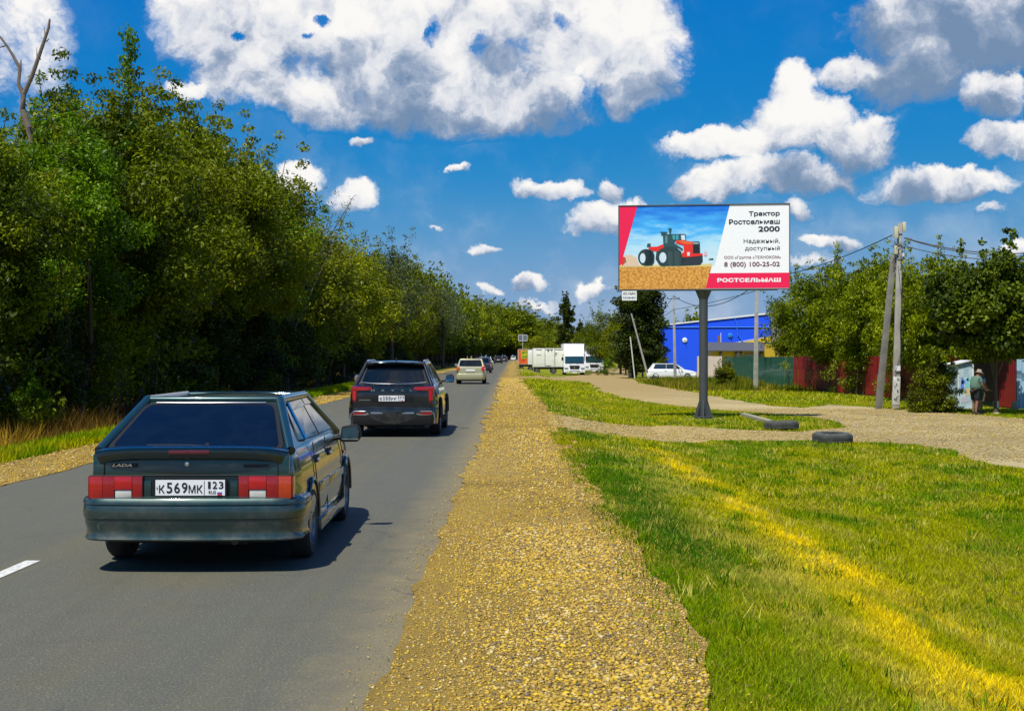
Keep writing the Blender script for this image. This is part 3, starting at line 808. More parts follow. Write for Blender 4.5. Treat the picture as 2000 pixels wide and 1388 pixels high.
# near forest trees, 10 m tall at scale 1
TM['ashA'] = make_tree_meshes(11, 10, 7.0, 2.0, 170, 430, 0.165, 0.86, 'leaf_ash', 'tall', 0.2, 14, sprig=12)
TM['ashB'] = make_tree_meshes(12, 10, 6.2, 1.4, 165, 400, 0.155, 0.80, 'leaf_green', 'tall', 0.18, 14, sprig=14, stems=2)
TM['ashC'] = make_tree_meshes(13, 10, 7.6, 1.2, 180, 400, 0.16, 0.86, 'leaf_olive', 'round', 0.2, 14, sprig=10, stems=3)
# middle distance
TM['midA'] = make_tree_meshes(21, 10, 7.5, 0.8, 190, 120, 0.25, 0.95, 'leaf_olive', 'tall', 0.2, 8, sprig=10)
TM['midB'] = make_tree_meshes(22, 10, 7.0, 0.6, 180, 120, 0.25, 0.95, 'leaf_ash', 'round', 0.2, 8, sprig=8)
TM['midC'] = make_tree_meshes(23, 10, 6.5, 2.5, 110, 90, 0.20, 0.95, 'leaf_grey', 'tall', 0.18, 12, sprig=8)
TM['farA'] = make_tree_meshes(31, 10, 7.5, 0.4, 120, 60, 0.5, 1.1, 'leaf_olive', 'tall', 0.2, 4, sprig=5)
TM['farB'] = make_tree_meshes(32, 10, 7.5, 0.4, 120, 60, 0.5, 1.1, 'leaf_ash', 'round', 0.2, 4, sprig=5)
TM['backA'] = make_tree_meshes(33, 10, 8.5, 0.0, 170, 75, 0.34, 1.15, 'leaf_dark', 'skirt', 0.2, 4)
TM['shrubA'] = make_tree_meshes(41, 3, 3.2, 0.05, 60, 130, 0.11, 0.42, 'leaf_green', 'skirt', 0.05, 6, stems=3, spread=0.15, sprig=5)
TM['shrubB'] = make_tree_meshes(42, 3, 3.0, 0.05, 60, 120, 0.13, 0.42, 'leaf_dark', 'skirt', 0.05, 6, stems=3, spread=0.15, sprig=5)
TM['thicket'] = make_tree_meshes(43, 3, 3.4, 0.1, 46, 90, 0.15, 0.5, 'leaf_ash', 'skirt', 0.05, 10, stems=4, spread=0.35, sprig=6)
def Hleft(Y): return float(np.interp(Y, [24, 32, 37, 39.5, 44, 52, 60, 68, 76, 90, 105, 125, 160, 200, 320, 480, 700], [6.6, 7.3, 8.3, 10.1, 10.4, 10.9, 11.1, 11.4, 10.8, 9.6, 9.4, 11.2, 12.2, 13.5, 16, 19, 23]))
rnd = random.Random(5)
near_labels = ["dense green tree at the picture's left edge beside the dead forked tree",
 "bushy tree with a rounded domed top just right of the dead forked tree", "leafy tree with drooping leaves behind the roof of the dark green hatchback",
 "tree whose tall narrow leafy shoot stands up against blue sky", "yellowish green tree rising between the tall shoot and the big white cloud's edge",
 "big olive green tree in the middle of the roadside wood", "tall full tree whose outline steps down beside the wispy grey-green tree"]
ORD = 'first second third fourth fifth sixth seventh eighth ninth tenth eleventh twelfth thirteenth fourteenth fifteenth sixteenth seventeenth eighteenth nineteenth twentieth twenty-first twenty-second twenty-third twenty-fourth twenty-fifth'.split()
Y = 25.5; i = 0; far_group = "trees of the roadside wood"
kinds_n = ['ashB', 'ashA', 'ashB', 'ashA', 'ashC', 'ashA', 'ashC', 'ashB']
while Y < 640:
    s = Hleft(Y) / 10.0 * rnd.uniform(0.93, 1.06)
    key = kinds_n[i % 8] if Y < 72 else (rnd.choice(['midA', 'midB']) if Y < 190 else rnd.choice(['farA', 'farB']))
    x = -13.0 - rnd.uniform(-0.3, 0.9) - (s - 1) * 1.8 + float(bend(Y))
    if i < len(near_labels): lab, gr = near_labels[i], far_group
    elif Y < 190: lab, gr = ("yellow-green" if key == 'midB' else "olive") + f" tree, {ORD[i - len(near_labels)]} in the wood's front row beyond the wispy grey-green tree", far_group
    else: lab, gr = "small far tree where the roadside wood runs towards the bend", "far trees of the roadside wood"
    plant_tree("forest_tree", TM[key], (x, Y, float(g(x, Y))), rnd.uniform(0, 6.28), (s, s, s), lab, group=gr)
    Y += rnd.uniform(4.6, 6.2) * (1 if Y < 110 else (1.25 if Y < 200 else 1.9)); i += 1
Y = 22
while Y < 420:
    for x0 in (-19, -26):
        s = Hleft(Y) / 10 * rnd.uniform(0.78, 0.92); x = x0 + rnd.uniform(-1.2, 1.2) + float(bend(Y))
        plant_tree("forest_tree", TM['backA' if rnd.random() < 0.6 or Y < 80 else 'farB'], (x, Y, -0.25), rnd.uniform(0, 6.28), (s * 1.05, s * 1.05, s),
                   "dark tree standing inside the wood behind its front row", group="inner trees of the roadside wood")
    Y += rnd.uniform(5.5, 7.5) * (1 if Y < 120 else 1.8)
# undergrowth along the wood's edge
Y = 27; i = 0
while Y < 150:
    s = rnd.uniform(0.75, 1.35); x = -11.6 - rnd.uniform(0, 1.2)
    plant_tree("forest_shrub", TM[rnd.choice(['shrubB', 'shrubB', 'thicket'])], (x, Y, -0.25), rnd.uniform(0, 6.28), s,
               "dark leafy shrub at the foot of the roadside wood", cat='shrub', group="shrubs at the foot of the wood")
    Y += rnd.uniform(1.9, 3.2) * (1 if Y < 80 else 1.6); i += 1
plant_tree("forest_shrub", TM['shrubA'], (wx(58, 31.5), 31.5, -0.22), 0.4, (0.42, 0.42, 0.42), "small light green bush among dry orange grass at the wood's edge", cat='shrub', group="shrubs at the foot of the wood")
0 and plant_tree("forest_shrub", TM['shrubA'], (wx(545, 46), 46, -0.22), 1.4, (0.5, 0.5, 0.5), "low bright bush under the wood just left of the black SUV", cat='shrub', group="shrubs at the foot of the wood")
# dead forked tree
t = MB(); Yd = 39.0; bx_, bz_ = wx(62, Yd), 0
def dp(px, py, dy=0.0): return (wx(px, Yd) - bx_, dy, wz(py, Yd) + 0.25)
t.tube([(0, 0, -0.1), (0.05, 0, 2.5), dp(66, 300), dp(56, 250), dp(44, 215), dp(46, 182)], [0.17, 0.15, 0.115, 0.10, 0.085, 0.075], 9)
t.tube([dp(46, 185), dp(62, 150), dp(76, 110), dp(88, 75), dp(95, 55), dp(97, 38)], [0.075, 0.065, 0.06, 0.05, 0.043, 0.03], 8)
t.tube([dp(46, 185), dp(36, 165), dp(39, 135), dp(26, 110), dp(14, 90), dp(0, 72)], [0.07, 0.055, 0.05, 0.042, 0.035, 0.03], 8)
t.tube([dp(40, 140), dp(41, 117)], [0.035, 0.015], 6); t.tube([dp(10, 90), dp(-8, 95)], [0.025, 0.01], 6); t.tube([dp(39, 142), dp(31, 134)], [0.02, 0.01], 6)
t.tube([dp(90, 82), dp(96, 76)], [0.02, 0.01], 6); t.tube([dp(76, 110), dp(80, 118)], [0.02, 0.01], 6); t.tube([dp(88, 70), dp(86, 52)], [0.015, 0.006], 6)
t.tube([dp(72, 118), dp(72, 92)], [0.018, 0.006], 6)
dt = empty("dead_tree", (bx_, Yd, -0.25), 0, "bare dead tree forking into two leafless limbs above the green wood", "tree")
t.build("trunk", barkd, dt, smooth=True, fixn=False)
# forest trunks seen near the ground
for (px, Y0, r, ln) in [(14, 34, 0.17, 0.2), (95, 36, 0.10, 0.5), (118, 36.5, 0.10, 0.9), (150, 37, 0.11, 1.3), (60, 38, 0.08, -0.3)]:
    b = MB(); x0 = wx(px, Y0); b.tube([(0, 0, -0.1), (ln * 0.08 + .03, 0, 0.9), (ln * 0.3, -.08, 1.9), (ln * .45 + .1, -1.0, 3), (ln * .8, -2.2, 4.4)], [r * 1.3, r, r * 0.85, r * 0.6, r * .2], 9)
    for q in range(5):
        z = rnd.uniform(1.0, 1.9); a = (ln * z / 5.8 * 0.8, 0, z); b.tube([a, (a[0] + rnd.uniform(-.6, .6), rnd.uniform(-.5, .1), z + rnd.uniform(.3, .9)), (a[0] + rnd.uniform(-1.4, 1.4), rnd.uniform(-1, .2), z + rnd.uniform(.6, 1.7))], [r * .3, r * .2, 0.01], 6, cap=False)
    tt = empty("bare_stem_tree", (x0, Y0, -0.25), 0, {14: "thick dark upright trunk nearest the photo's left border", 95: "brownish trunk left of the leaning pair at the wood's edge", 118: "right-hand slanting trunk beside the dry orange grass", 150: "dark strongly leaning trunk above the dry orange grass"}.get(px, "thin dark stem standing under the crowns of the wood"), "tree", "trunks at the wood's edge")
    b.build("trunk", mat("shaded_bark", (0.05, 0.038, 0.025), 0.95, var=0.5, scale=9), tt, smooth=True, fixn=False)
# shoot that stands up above the wood
rng = np.random.default_rng(77); Yq = 43.0
cs = np.array([(wx(252 + 6 * math.sin(q), Yq) - wx(250, Yq), rng.normal(0, .1), 10.3 + q * 0.2) for q in range(11)])
V, F, lv = leafs(cs, np.full(len(cs), 0.30), [75] * len(cs), 0.15, rng, droop=1.2, clumpv=np.full(len(cs), 0.4), flat=1.0)
r = empty("tall_shoot_tree", (wx(250, Yq), Yq, -0.25), 0, "slender tree with one narrow leafy plume standing against blue sky", "tree")
link("crown", np_mesh("crown", V, F, MATS['leaf_green'], {'lv': lv}), r)
b = MB(); b.tube([(0, 0, 0), (0.1, 0, 5), (0.02, 0, 9), (0, 0, 12.3)], [0.1, 0.07, 0.04, 0.01], 6); b.build("trunk", bark, r, smooth=True)
# wispy grey-green tree leaning out at (580,330)
wt = make_tree_meshes(51, 10, 5.0, 4.2, 95, 26, 0.15, 0.75, 'leaf_grey', 'tall', 0.15, 26, sprig=16, aspect=0.3)
plant_tree("wispy_tree", wt, (wx(560, 70), 70, -0.25), 0.6, (1.13, 1.13, 1.10), "wispy grey-green tree with thin foliage letting sky through")
plant_tree("wispy_tree", TM['midC'], (wx(765, 118) , 118, -0.25), 1.9, (1.12, 1.12, 1.16), "paler tree with two airy domes above the olive wood")
plant_tree("wispy_tree", TM['midC'], (wx(865, 175) , 175, -0.25), 0.9, (1.1, 1.1, 1.12), "pale thin tree near the far end of the wood")
b = MB()
for q in range(7):
    a = Vector((rnd.uniform(-.5, .5), 0, 7)); e = a + Vector((rnd.uniform(-1.6, 1.6), rnd.uniform(-.5, .5), rnd.uniform(2.2, 3.8)))
    b.tube([a, a.lerp(e, .5) + Vector((.2, 0, .1)), e], [0.03, 0.02, 0.006], 5)
b.tube([(0, 0, 0), (0, 0, 7.5)], [0.1, 0.04], 6)
bt = empty("bare_twig_tree", (wx(672, 88), 88, -0.25), 0, "thin bare twigs poking out above the wood's sloping outline", "tree"); b.build("trunk", barkd, bt, smooth=True, fixn=False)

# right-hand trees
TM['walnut'] = make_tree_meshes(61, 8, 6.8, 0.7, 200, 150, 0.24, 0.72, 'leaf_walnut', 'round', 0.15, 14, droop=0.9, aspect=0.38, sprig=18)
TM['walnutB'] = make_tree_meshes(62, 8, 6.6, 0.6, 190, 150, 0.24, 0.70, 'leaf_walnut', 'tall', 0.15, 14, droop=0.9, aspect=0.38, sprig=18, stems=2)
TM['maple'] = make_tree_meshes(63, 6, 5.2, 1.7, 190, 190, 0.16, 0.55, 'leaf_maple', 'round', 0.09, 12, droop=0.5, aspect=0.8, sprig=8)
GZ = -0.6
plant_tree("walnut_tree", TM['walnut'], (wx(1622, 82), 82, GZ), 0.4, (0.95, 0.95, 0.98), "broad bright green tree between the billboard and the leaning pole, over the red fence")
plant_tree("walnut_tree", TM['walnutB'], (wx(1712, 76), 76, GZ), 2.1, (0.78, 0.78, 0.92), "green tree directly behind the leaning brace pole")
plant_tree("walnut_tree", TM['walnut'], (wx(1812, 66), 66, GZ), 4.0, (0.78, 0.78, 0.88), "bright green tree right of the concrete pole, behind the round shrub")
plant_tree("walnut_tree", TM['walnutB'], (wx(1905, 63), 63, GZ), 5.2, (0.8, 0.8, 0.78), "darker green tree whose top shows between the two right-hand crowns")
mp_ = plant_tree("maple_tree", TM['maple'], (wx(1945, 51.3), 51.3, GZ), 1.0, (0.92, 0.92, 0.99), "dark round-headed tree with a whitewashed trunk near the two people")
b = MB(); b.tube([(0, 0, 0.0), (0.03, 0, 0.25), (0.03, 0, 0.5)], [0.15, 0.125, 0.115], 10); b.build("whitewash_band", mat("whitewash", (0.55, 0.50, 0.40), 0.9, var=0.25, scale=10), mp_, smooth=True)
plant_tree("maple_tree", TM['maple'], (wx(2040, 58), 58, GZ), 3.0, (1.15, 1.15, 0.84), "dark tree cut off by the photo's right border")
for k, (px, Y0, s, key) in enumerate([(1580, 100, .9, 'midB'), (1640, 110, .9, 'midA'), (1690, 96, 1.0, 'midB'), (1780, 88, 0.9, 'midA'), (1870, 84, .9, 'midB'), (1960, 80, .74, 'midB'), (1990, 70, 0.72, 'midB'), (2050, 74, .66, 'midA')]):
    plant_tree("garden_tree", TM[key], (wx(px, Y0), Y0, GZ), k * 1.3, (s, s, s * 0.86), ["low green", "broad olive", "dark round", "tall olive", "pale topped", "dense olive", "far green", "nearest dark"][k] + f" garden tree behind the red fence, {ORD[k]} from its green-fence end", group="garden trees behind the red fence")
for k, (px, Y0, s) in enumerate([(1665, 76, 0.9), (1758, 70, 1.0), (1835, 64, 0.8), (1560, 92, 0.9)]):
    plant_tree("fence_bush", TM['thicket'], (wx(px, Y0), Y0, GZ), k * 1.1, (s * .9, s * .9, s * 1.05), ["dark bush against the red fence left of the leaning pole", "dark bush behind the two concrete poles", "dark bush in the shade behind the round shrub", "light green bush where the green and red fences meet"][k], cat='bush', group="bushes along the fences")
rs = make_tree_meshes(71, 2.0, 2.35, 0.0, 95, 190, 0.085, 0.30, 'leaf_olive', 'skirt', 0.04, 10, stems=3, spread=0.12, sprig=10, aspect=0.6)
plant_tree("round_shrub", rs, (wx(1830, 52.5), 52.5, GZ), 0.5, (0.98, 0.98, 0.92), "dense round olive shrub in front of the red fence beside the painted booth", cat='shrub')
plant_tree("round_shrub", rs, (wx(1417, 92), 92, GZ), 2.5, (0.86, 0.86, 0.80), "rounded dark green shrub in front of the green fence", cat='shrub')
# poplars and mid-ground trees near the trucks
TM['poplarbig'] = make_tree_meshes(81, 13, 6.0, 1.0, 300, 120, 0.26, 0.85, 'leaf_dark', 'column', 0.35, 10, droop=0.2, aspect=0.7, stems=3, spread=0.45, sprig=8)
TM['poplar'] = make_tree_meshes(82, 12, 3.2, 1.0, 110, 80, 0.4, 0.6, 'leaf_dark', 'column', 0.2, 4, sprig=14)
plant_tree("poplar_tree", TM['poplarbig'], (wx(1248, 132), 132, GZ), 0.3, (0.98, 0.98, 0.86), "broad dark poplar standing behind the billboard's lower left corner")
plant_tree("poplar_tree", TM['poplar'], (wx(1104, 230), 230, GZ), 0.3, (1.05, 1.05, 1.0), "tall pointed poplar above the parked trucks")
plant_tree("poplar_tree", TM['poplar'], (wx(1133, 240), 240, GZ), 1.3, (0.8, 0.8, 0.66), "shorter pointed poplar just right of the tall one")
for k, (px, Y0, s, key) in enumerate([(1180, 165, 0.72, 'midB'), (1212, 160, 0.66, 'midA'), (1150, 190, 0.62, 'midB'), (1222, 150, 0.5, 'midB'), (1255, 140, 0.45, 'midB'), (1280, 150, .4, 'midB')]):
    plant_tree("yard_tree", TM[key], (wx(px, Y0), Y0, GZ), k * 1.7, (s, s, s * 1.05), ["yellow-green tree right behind the white truck with the open door", "green tree left of the big dark poplar", "green tree between the pointed poplars and the yellow-green tree", "low tree at the foot of the leaning white pole", "low tree under the big dark poplar", "low tree left of the blue building"][k], group="trees behind the truck yard")
plant_tree("yard_bush", TM['shrubA'], (wx(1185, 150), 150, GZ), 0.2, (0.75, 0.75, 0.6), "low light green bush beside the open truck door", cat='bush')
k = 0
for px in range(1045, 1150, 9):
    Y0 = rnd.uniform(250, 300); s = rnd.uniform(0.55, 0.75)
    plant_tree("far_tree", TM[rnd.choice(['farA', 'farB'])], (wx(px, Y0), Y0, GZ), rnd.uniform(0, 6), (s * 1.1, s * 1.1, s), "distant tree on the skyline behind the parked trucks", group="distant trees behind the truck yard"); k += 1
for k in range(34):
    Y0 = rnd.uniform(520, 700); px = 930 + k * 5.2 + rnd.uniform(-3, 3); s = rnd.uniform(1.35, 2.1) * (1.12 - abs(px - 985) / 400)
    plant_tree("far_tree", TM[rnd.choice(['farA', 'farB'])], (wx(px, Y0), Y0, GZ), rnd.uniform(0, 6), (s * 1.3, s * 1.3, s), "hazy distant tree closing the view at the end of the road", group="distant trees at the end of the road")
for k in range(40):
    Y0 = rnd.uniform(180, 420); px = rnd.uniform(1160, 2050); s = rnd.uniform(0.6, 0.8)
    plant_tree("far_tree", TM[rnd.choice(['farA', 'farB'])], (wx(px, Y0), Y0, GZ), rnd.uniform(0, 6), (s * 1.3, s * 1.3, s), "distant tree beyond the buildings and gardens", group="distant trees beyond the gardens")
# ------------------------------------------------------------------ vehicles
black = mat("black_plastic", (0.010, 0.010, 0.011), 0.65, spec=0.25)
rubber = mat("rubber", (0.022, 0.022, 0.022), 0.85, var=0.3, scale=20)
dark_in = mat("cabin_dark", (0.006, 0.006, 0.007), 0.8)
glass_t = mat("tinted_glass", (0.002, 0.005, 0.011), 0.05, spec=0.35, color2=(0.0035, 0.0075, 0.014), scale=5)  # faint paler blotches in the colour: dust, also painted cloud reflections
glass_s = mat("side_glass", (0.010, 0.018, 0.024), 0.03, spec=0.6)
chrome = mat("chrome", (0.75, 0.76, 0.78), 0.12, metal=1.0)
alu = mat("wheel_metal", (0.22, 0.22, 0.23), 0.4, metal=0.8)
plate_w = mat("plate_white", (0.78, 0.79, 0.78), 0.45)
plate_k = mat("plate_ink", (0.01, 0.01, 0.012), 0.6)
def lens(name, c):
    return mat(name, c, 0.12, coat=1.0, var=0.25, scale=30)
red_l = lens("red_lens", (0.28, 0.002, 0.003)); red_d = lens("deep_red_lens", (0.26, 0.004, 0.006)); amber_l = lens("amber_lens", (0.42, 0.035, 0.002)); clear_l = lens("clear_lens", (0.55, 0.54, 0.48))
def paint(name, c, c2=None, rough=0.28, metal=0.45, dust=0.0):
    m = mat(name, c, rough, metal=metal, coat=1.0)
    if dust:
        T = NT(m.node_tree); b = T.n['Principled BSDF']; co = T.new('ShaderNodeTexCoord')
        sp = T.new('ShaderNodeSeparateXYZ'); T.l.new(co.outputs['Object'], sp.inputs[0])
        low = T.math('SUBTRACT', 1.0, T.smooth(sp.outputs[2], 0.15, 0.75))
        f = T.math('MULTIPLY', T.math('ADD', T.math('MULTIPLY', low, 0.7), 0.10), T.smooth(T.noise(co.outputs['Object'], 5, 6, 0.65), 0.35, 0.75))
        f = T.math('MULTIPLY', f, dust)
        T.l.new(T.mix(f, c, (0.20, 0.175, 0.13)), b.inputs['Base Color'])
        T.l.new(T.math('MULTIPLY_ADD', f, 0.5, rough), b.inputs['Roughness'])
    return m

def smooth_interp(x, xs, ys):
    xs = np.array(xs, float); ys = np.array(ys, float)
    x = np.clip(x, xs[0], xs[-1]); i = np.clip(np.searchsorted(xs, x) - 1, 0, len(xs) - 2)
    h = np.diff(xs); d = np.diff(ys) / h
    m = np.zeros(len(xs)); m[0] = d[0]; m[-1] = d[-1]
    for k in range(1, len(xs) - 1):
        m[k] = 0 if d[k - 1] * d[k] <= 0 else 2 * d[k - 1] * d[k] / (d[k - 1] + d[k])
    t = (x - xs[i]) / h[i]
    return ((2 * t ** 3 - 3 * t ** 2 + 1) * ys[i] + (t ** 3 - 2 * t ** 2 + t) * h[i] * m[i] + (-2 * t ** 3 + 3 * t ** 2) * ys[i + 1] + (t ** 3 - t ** 2) * h[i] * m[i + 1])

SEC = [(0.0, 0.0), (0.0, 0.55), (0.0, 0.90), (0.05, 0.965), (0.16, 0.99), (0.30, 1.0), (0.48, 1.0), (0.56, 0.988), (0.60, 0.995), (0.72, 0.985), (0.86, 0.962), (0.955, 0.935), (0.99, 0.905), (1.0, 0.86), (1.012, 0.45), (1.02, 0.0)]
def body_shell(root, P, m):
    """lower body: sections lofted along the car, wheel openings cut out"""
    L0, L1 = P['tail'], P['nose']
    ys = np.unique(np.concatenate([np.linspace(L0, L0 + 0.35, 8), np.linspace(L0 + 0.35, L1 - 0.4, 34), np.linspace(L1 - 0.4, L1, 9)]))
    rows = []
    for y in ys:
        zt = smooth_interp(y, *zip(*P['top'])); zb = smooth_interp(y, *zip(*P['bot'])); w = smooth_interp(y, *zip(*P['half']))
        half = [(w * wf, zb + (zt - zb) * zf) for zf, wf in P.get('sec', SEC)]
        ring = [(x, y, z) for x, z in half] + [(-x, y, z) for x, z in half[-2:0:-1]]
        rows.append(ring)
    b = MB(); b.grid(rows, closed=True)
    n = len(rows[0]); b.f.append(tuple(range(n))); b.mi.append(0); b.f.append(tuple(len(b.v) - n + k for k in range(n))); b.mi.append(0)
    o = b.build("body", m, root, smooth=True)
    cut = MB()
    for ya in P['axles']:
        for s in (-1, 1):
            M = Matrix.Translation((s * (P['track'] + 0.02), ya, P['wr'] + P.get('arch_dz', 0.02))) @ Matrix.Rotation(R(90), 4, 'Y')
            r = P['wr'] + P.get('arch', 0.055)
            cut.tube([M @ Vector((0, 0, -0.26)), M @ Vector((0, 0, 0.40))], r, 40)
    co = cut.build("cutter", dark_in, None)
    md = o.modifiers.new("arches", 'BOOLEAN'); md.operation = 'DIFFERENCE'; md.object = co; md.solver = 'EXACT'
    dg = bpy.context.evaluated_depsgraph_get(); dg.update()
    me = bpy.data.meshes.new_from_object(o.evaluated_get(dg)); me.name = "body"
    o.modifiers.clear(); old = o.data
    if len(me.polygons) > 50: o.data = me
    if len(o.data.materials) == 0: o.data.materials.append(m)
    bpy.data.objects.remove(co)
    o.data.polygons.foreach_set('use_smooth', [True] * len(o.data.polygons)); o.data.set_sharp_from_angle(angle=R(32))
    return o
def wheel(root, x, y, r, w, side, rim='steel', spokes=5):
    M = Matrix.Translation((x, y, r)) @ Matrix.Rotation(R(90) * side, 4, 'Y')
    wh = bpy.data.objects.new("wheel", None); COL.objects.link(wh); wh.parent = root; wh.empty_display_size = 0.1
    t = MB(); rr = r * 0.66
    t.lathe([(rr, -w / 2 + .01), (r * 0.9, -w / 2), (r * 0.975, -w / 2 + 0.02), (r, -w / 4), (r, w / 4), (r * 0.975, w / 2 - 0.02), (r * 0.9, w / 2), (rr, w / 2 - 0.01), (rr, 0)], 36, M)
    t.build("tyre", rubber, wh, smooth=True)
    h = MB()
    h.lathe([(rr + .005, w / 2 - 0.012), (rr - 0.012, w / 2 - 0.008), (rr - 0.02, w / 2 - 0.05), (rr * 0.62, w / 2 - 0.055), (rr * 0.5, w / 2 - 0.025), (rr * 0.25, w / 2 - 0.02), (0.001, w / 2 - 0.015)] if rim == 'steel' else
            [(rr + .005, w / 2 - 0.012), (rr - 0.012, w / 2 - 0.008), (rr - 0.025, 0.0), (rr * 0.3, -0.02), (0.001, -0.02)], 32, M)
    if rim != 'steel':
        for k in range(spokes):
            a = 2 * math.pi * k / spokes
            M2 = M @ Matrix.Rotation(a, 4, 'Z')
            h.box(0.02, rr - 0.01, -0.028, 0.028, w / 2 - 0.045, w / 2 - 0.015, M2)
        h.lathe([(0.055, w / 2 - 0.05), (0.055, w / 2 - 0.01), (0.001, w / 2 - 0.008)], 16, M)
    else:
        for k in range(10):
            a = 2 * math.pi * k / 10; M2 = M @ Matrix.Rotation(a, 4, 'Z')
            h.box(rr * 0.70, rr * 0.88, -0.014, 0.014, w / 2 - 0.052, w / 2 - 0.046, M2)
    h.build("rim", alu, wh, smooth=True)
    return wh
class GH:
    """greenhouse of straight tapering sides"""
    def __init__(s, zb, zt, yb0, yb1, yt0, yt1, wb0, wb1, wt0, wt1):
        s.zb, s.zt, s.yb0, s.yb1, s.yt0, s.yt1, s.wb0, s.wb1, s.wt0, s.wt1 = zb, zt, yb0, yb1, yt0, yt1, wb0, wb1, wt0, wt1
    def cor(s, top, front, side):
        return Vector((side * ((s.wt1 if front else s.wt0) if top else (s.wb1 if front else s.wb0)), (s.yt1 if front else s.yt0) if top else (s.yb1 if front else s.yb0), s.zt if top else s.zb))
    def side(s, y, z, sd, off=0.0):
        v = (z - s.zb) / (s.zt - s.zb)
        ya, yb = s.yb0 + (s.yt0 - s.yb0) * v, s.yb1 + (s.yt1 - s.yb1) * v
        u = (y - ya) / (yb - ya); wa, wb = s.wb0 + (s.wt0 - s.wb0) * v, s.wb1 + (s.wt1 - s.wb1) * v
        return Vector((sd * (wa + (wb - wa) * u + off), y, z + off * 0.3))
    def back(s, a, v, off=0.0, front=False):
        """a in -1..1 across, v 0..1 up"""
        y0, y1, w0, w1 = (s.yb1, s.yt1, s.wb1, s.wt1) if front else (s.yb0, s.yt0, s.wb0, s.wt0)
        d = 1 if front else -1
        return Vector((a * (w0 + (w1 - w0) * v), y0 + (y1 - y0) * v + d * (off + 0.03 * (1 - a * a)), s.zb + (s.zt - s.zb) * v + off * 0.4))
    def shell(s, root, m, crown=0.035, rtube=0.03, name="roof"):
        b = MB(); N = 14
        for fr in (False, True):
            b.grid([[s.back(-1 + 2 * i / N, j / 6, 0, fr) for i in range(N + 1)] for j in range(7)])
        for sd in (-1, 1):
            b.grid([[s.cor(False, False, sd).lerp(s.cor(False, True, sd), i / 8).lerp(s.cor(True, False, sd).lerp(s.cor(True, True, sd), i / 8), j / 4) for i in range(9)] for j in range(5)])
        rows = []
        for i in range(13):
            u = i / 12; row = []
            for j in range(N + 1):
                a = -1 + 2 * j / N; p = s.cor(True, False, 1).lerp(s.cor(True, True, 1), u); 
                yy = s.yt0 + (s.yt1 - s.yt0) * u
                bl = 0.03 * (1 - a * a) * (1 - 2 * u) * -1
                row.append(Vector((a * p.x, yy + bl, s.zt + crown * (1 - abs(a) ** 2.4) * (0.35 + 0.65 * math.sin(math.pi * min(1, max(0, u))) ** 0.6))))
            rows.append(row)
        b.grid(rows)
        for sd in (-1, 1):
            for fr in (False, True): b.tube([s.cor(False, fr, sd), s.cor(True, fr, sd)], [rtube, rtube], 10)
            b.tube([s.cor(True, False, sd), s.cor(True, True, sd)], rtube, 10)
        b.tube([s.back(-1 + 2 * i / 10, 1) for i in range(11)], rtube * 0.8, 10)
        b.tube([s.back(-1 + 2 * i / 10, 1, 0, True) for i in range(11)], rtube * 0.8, 10)
        for sd in (-1, 1):
            for fr in (False, True):
                b.lathe([(0.001, -rtube), (rtube * .7, -rtube * .7), (rtube, 0), (rtube * .7, rtube * .7), (0.001, rtube)], 12, Matrix.Translation(s.cor(True, fr, sd)))
        return b.build(name, m, root, smooth=True)
    def side_window(s, root, pts, sd, m, off=0.010, seal=0.018, name="side_window"):
        c = Vector((0, sum(p[0] for p in pts) / len(pts), sum(p[1] for p in pts) / len(pts)))
        b = MB(); pp = [s.side(y, z, sd, off) for y, z in pts]; b.prism(pp, (-sd * 0.006, 0, 0)); g_ = b.build(name, m, root)
        b = MB(); q = []
        for y, z in pts:
            d = Vector((0, y, z)) - c; d.normalize(); q.append(s.side(y + d.y * seal, z + d.z * seal, sd, off - 0.005))
        b.prism(q, (-sd * 0.006, 0, 0)); b.build("window_seal", black, g_)
        return g_
    def back_window(s, root, aw0, aw1, v0, v1, m, front=False, off=0.012, seal=0.02, name="rear_window"):
        def pan(o, e):
            b = MB(); N = 12; rows = []; JS = (0, .015, .04, .08, .13, .3, .5, .7, .87, .92, .96, .985, 1)
            for q in JS:
                v = (v0 - e) + (v1 - v0 + 2 * e) * q; ed_ = min(q, 1 - q); tt = max(0, 1 - ed_ / .13)
                aw = aw0 + (aw1 - aw0) * q + e * 1.2 - 0.07 * (1 - math.sqrt(max(0, 1 - tt * tt)))
                rows.append([s.back(aw * (-1 + 2 * i / N), v, o, front) for i in range(N + 1)])
            return b.grid(rows)
        g_ = pan(off, 0).build(name, m, root, smooth=True)
        pan(off - 0.006, seal * 2).build("window_seal", black, g_, smooth=True)
        return g_
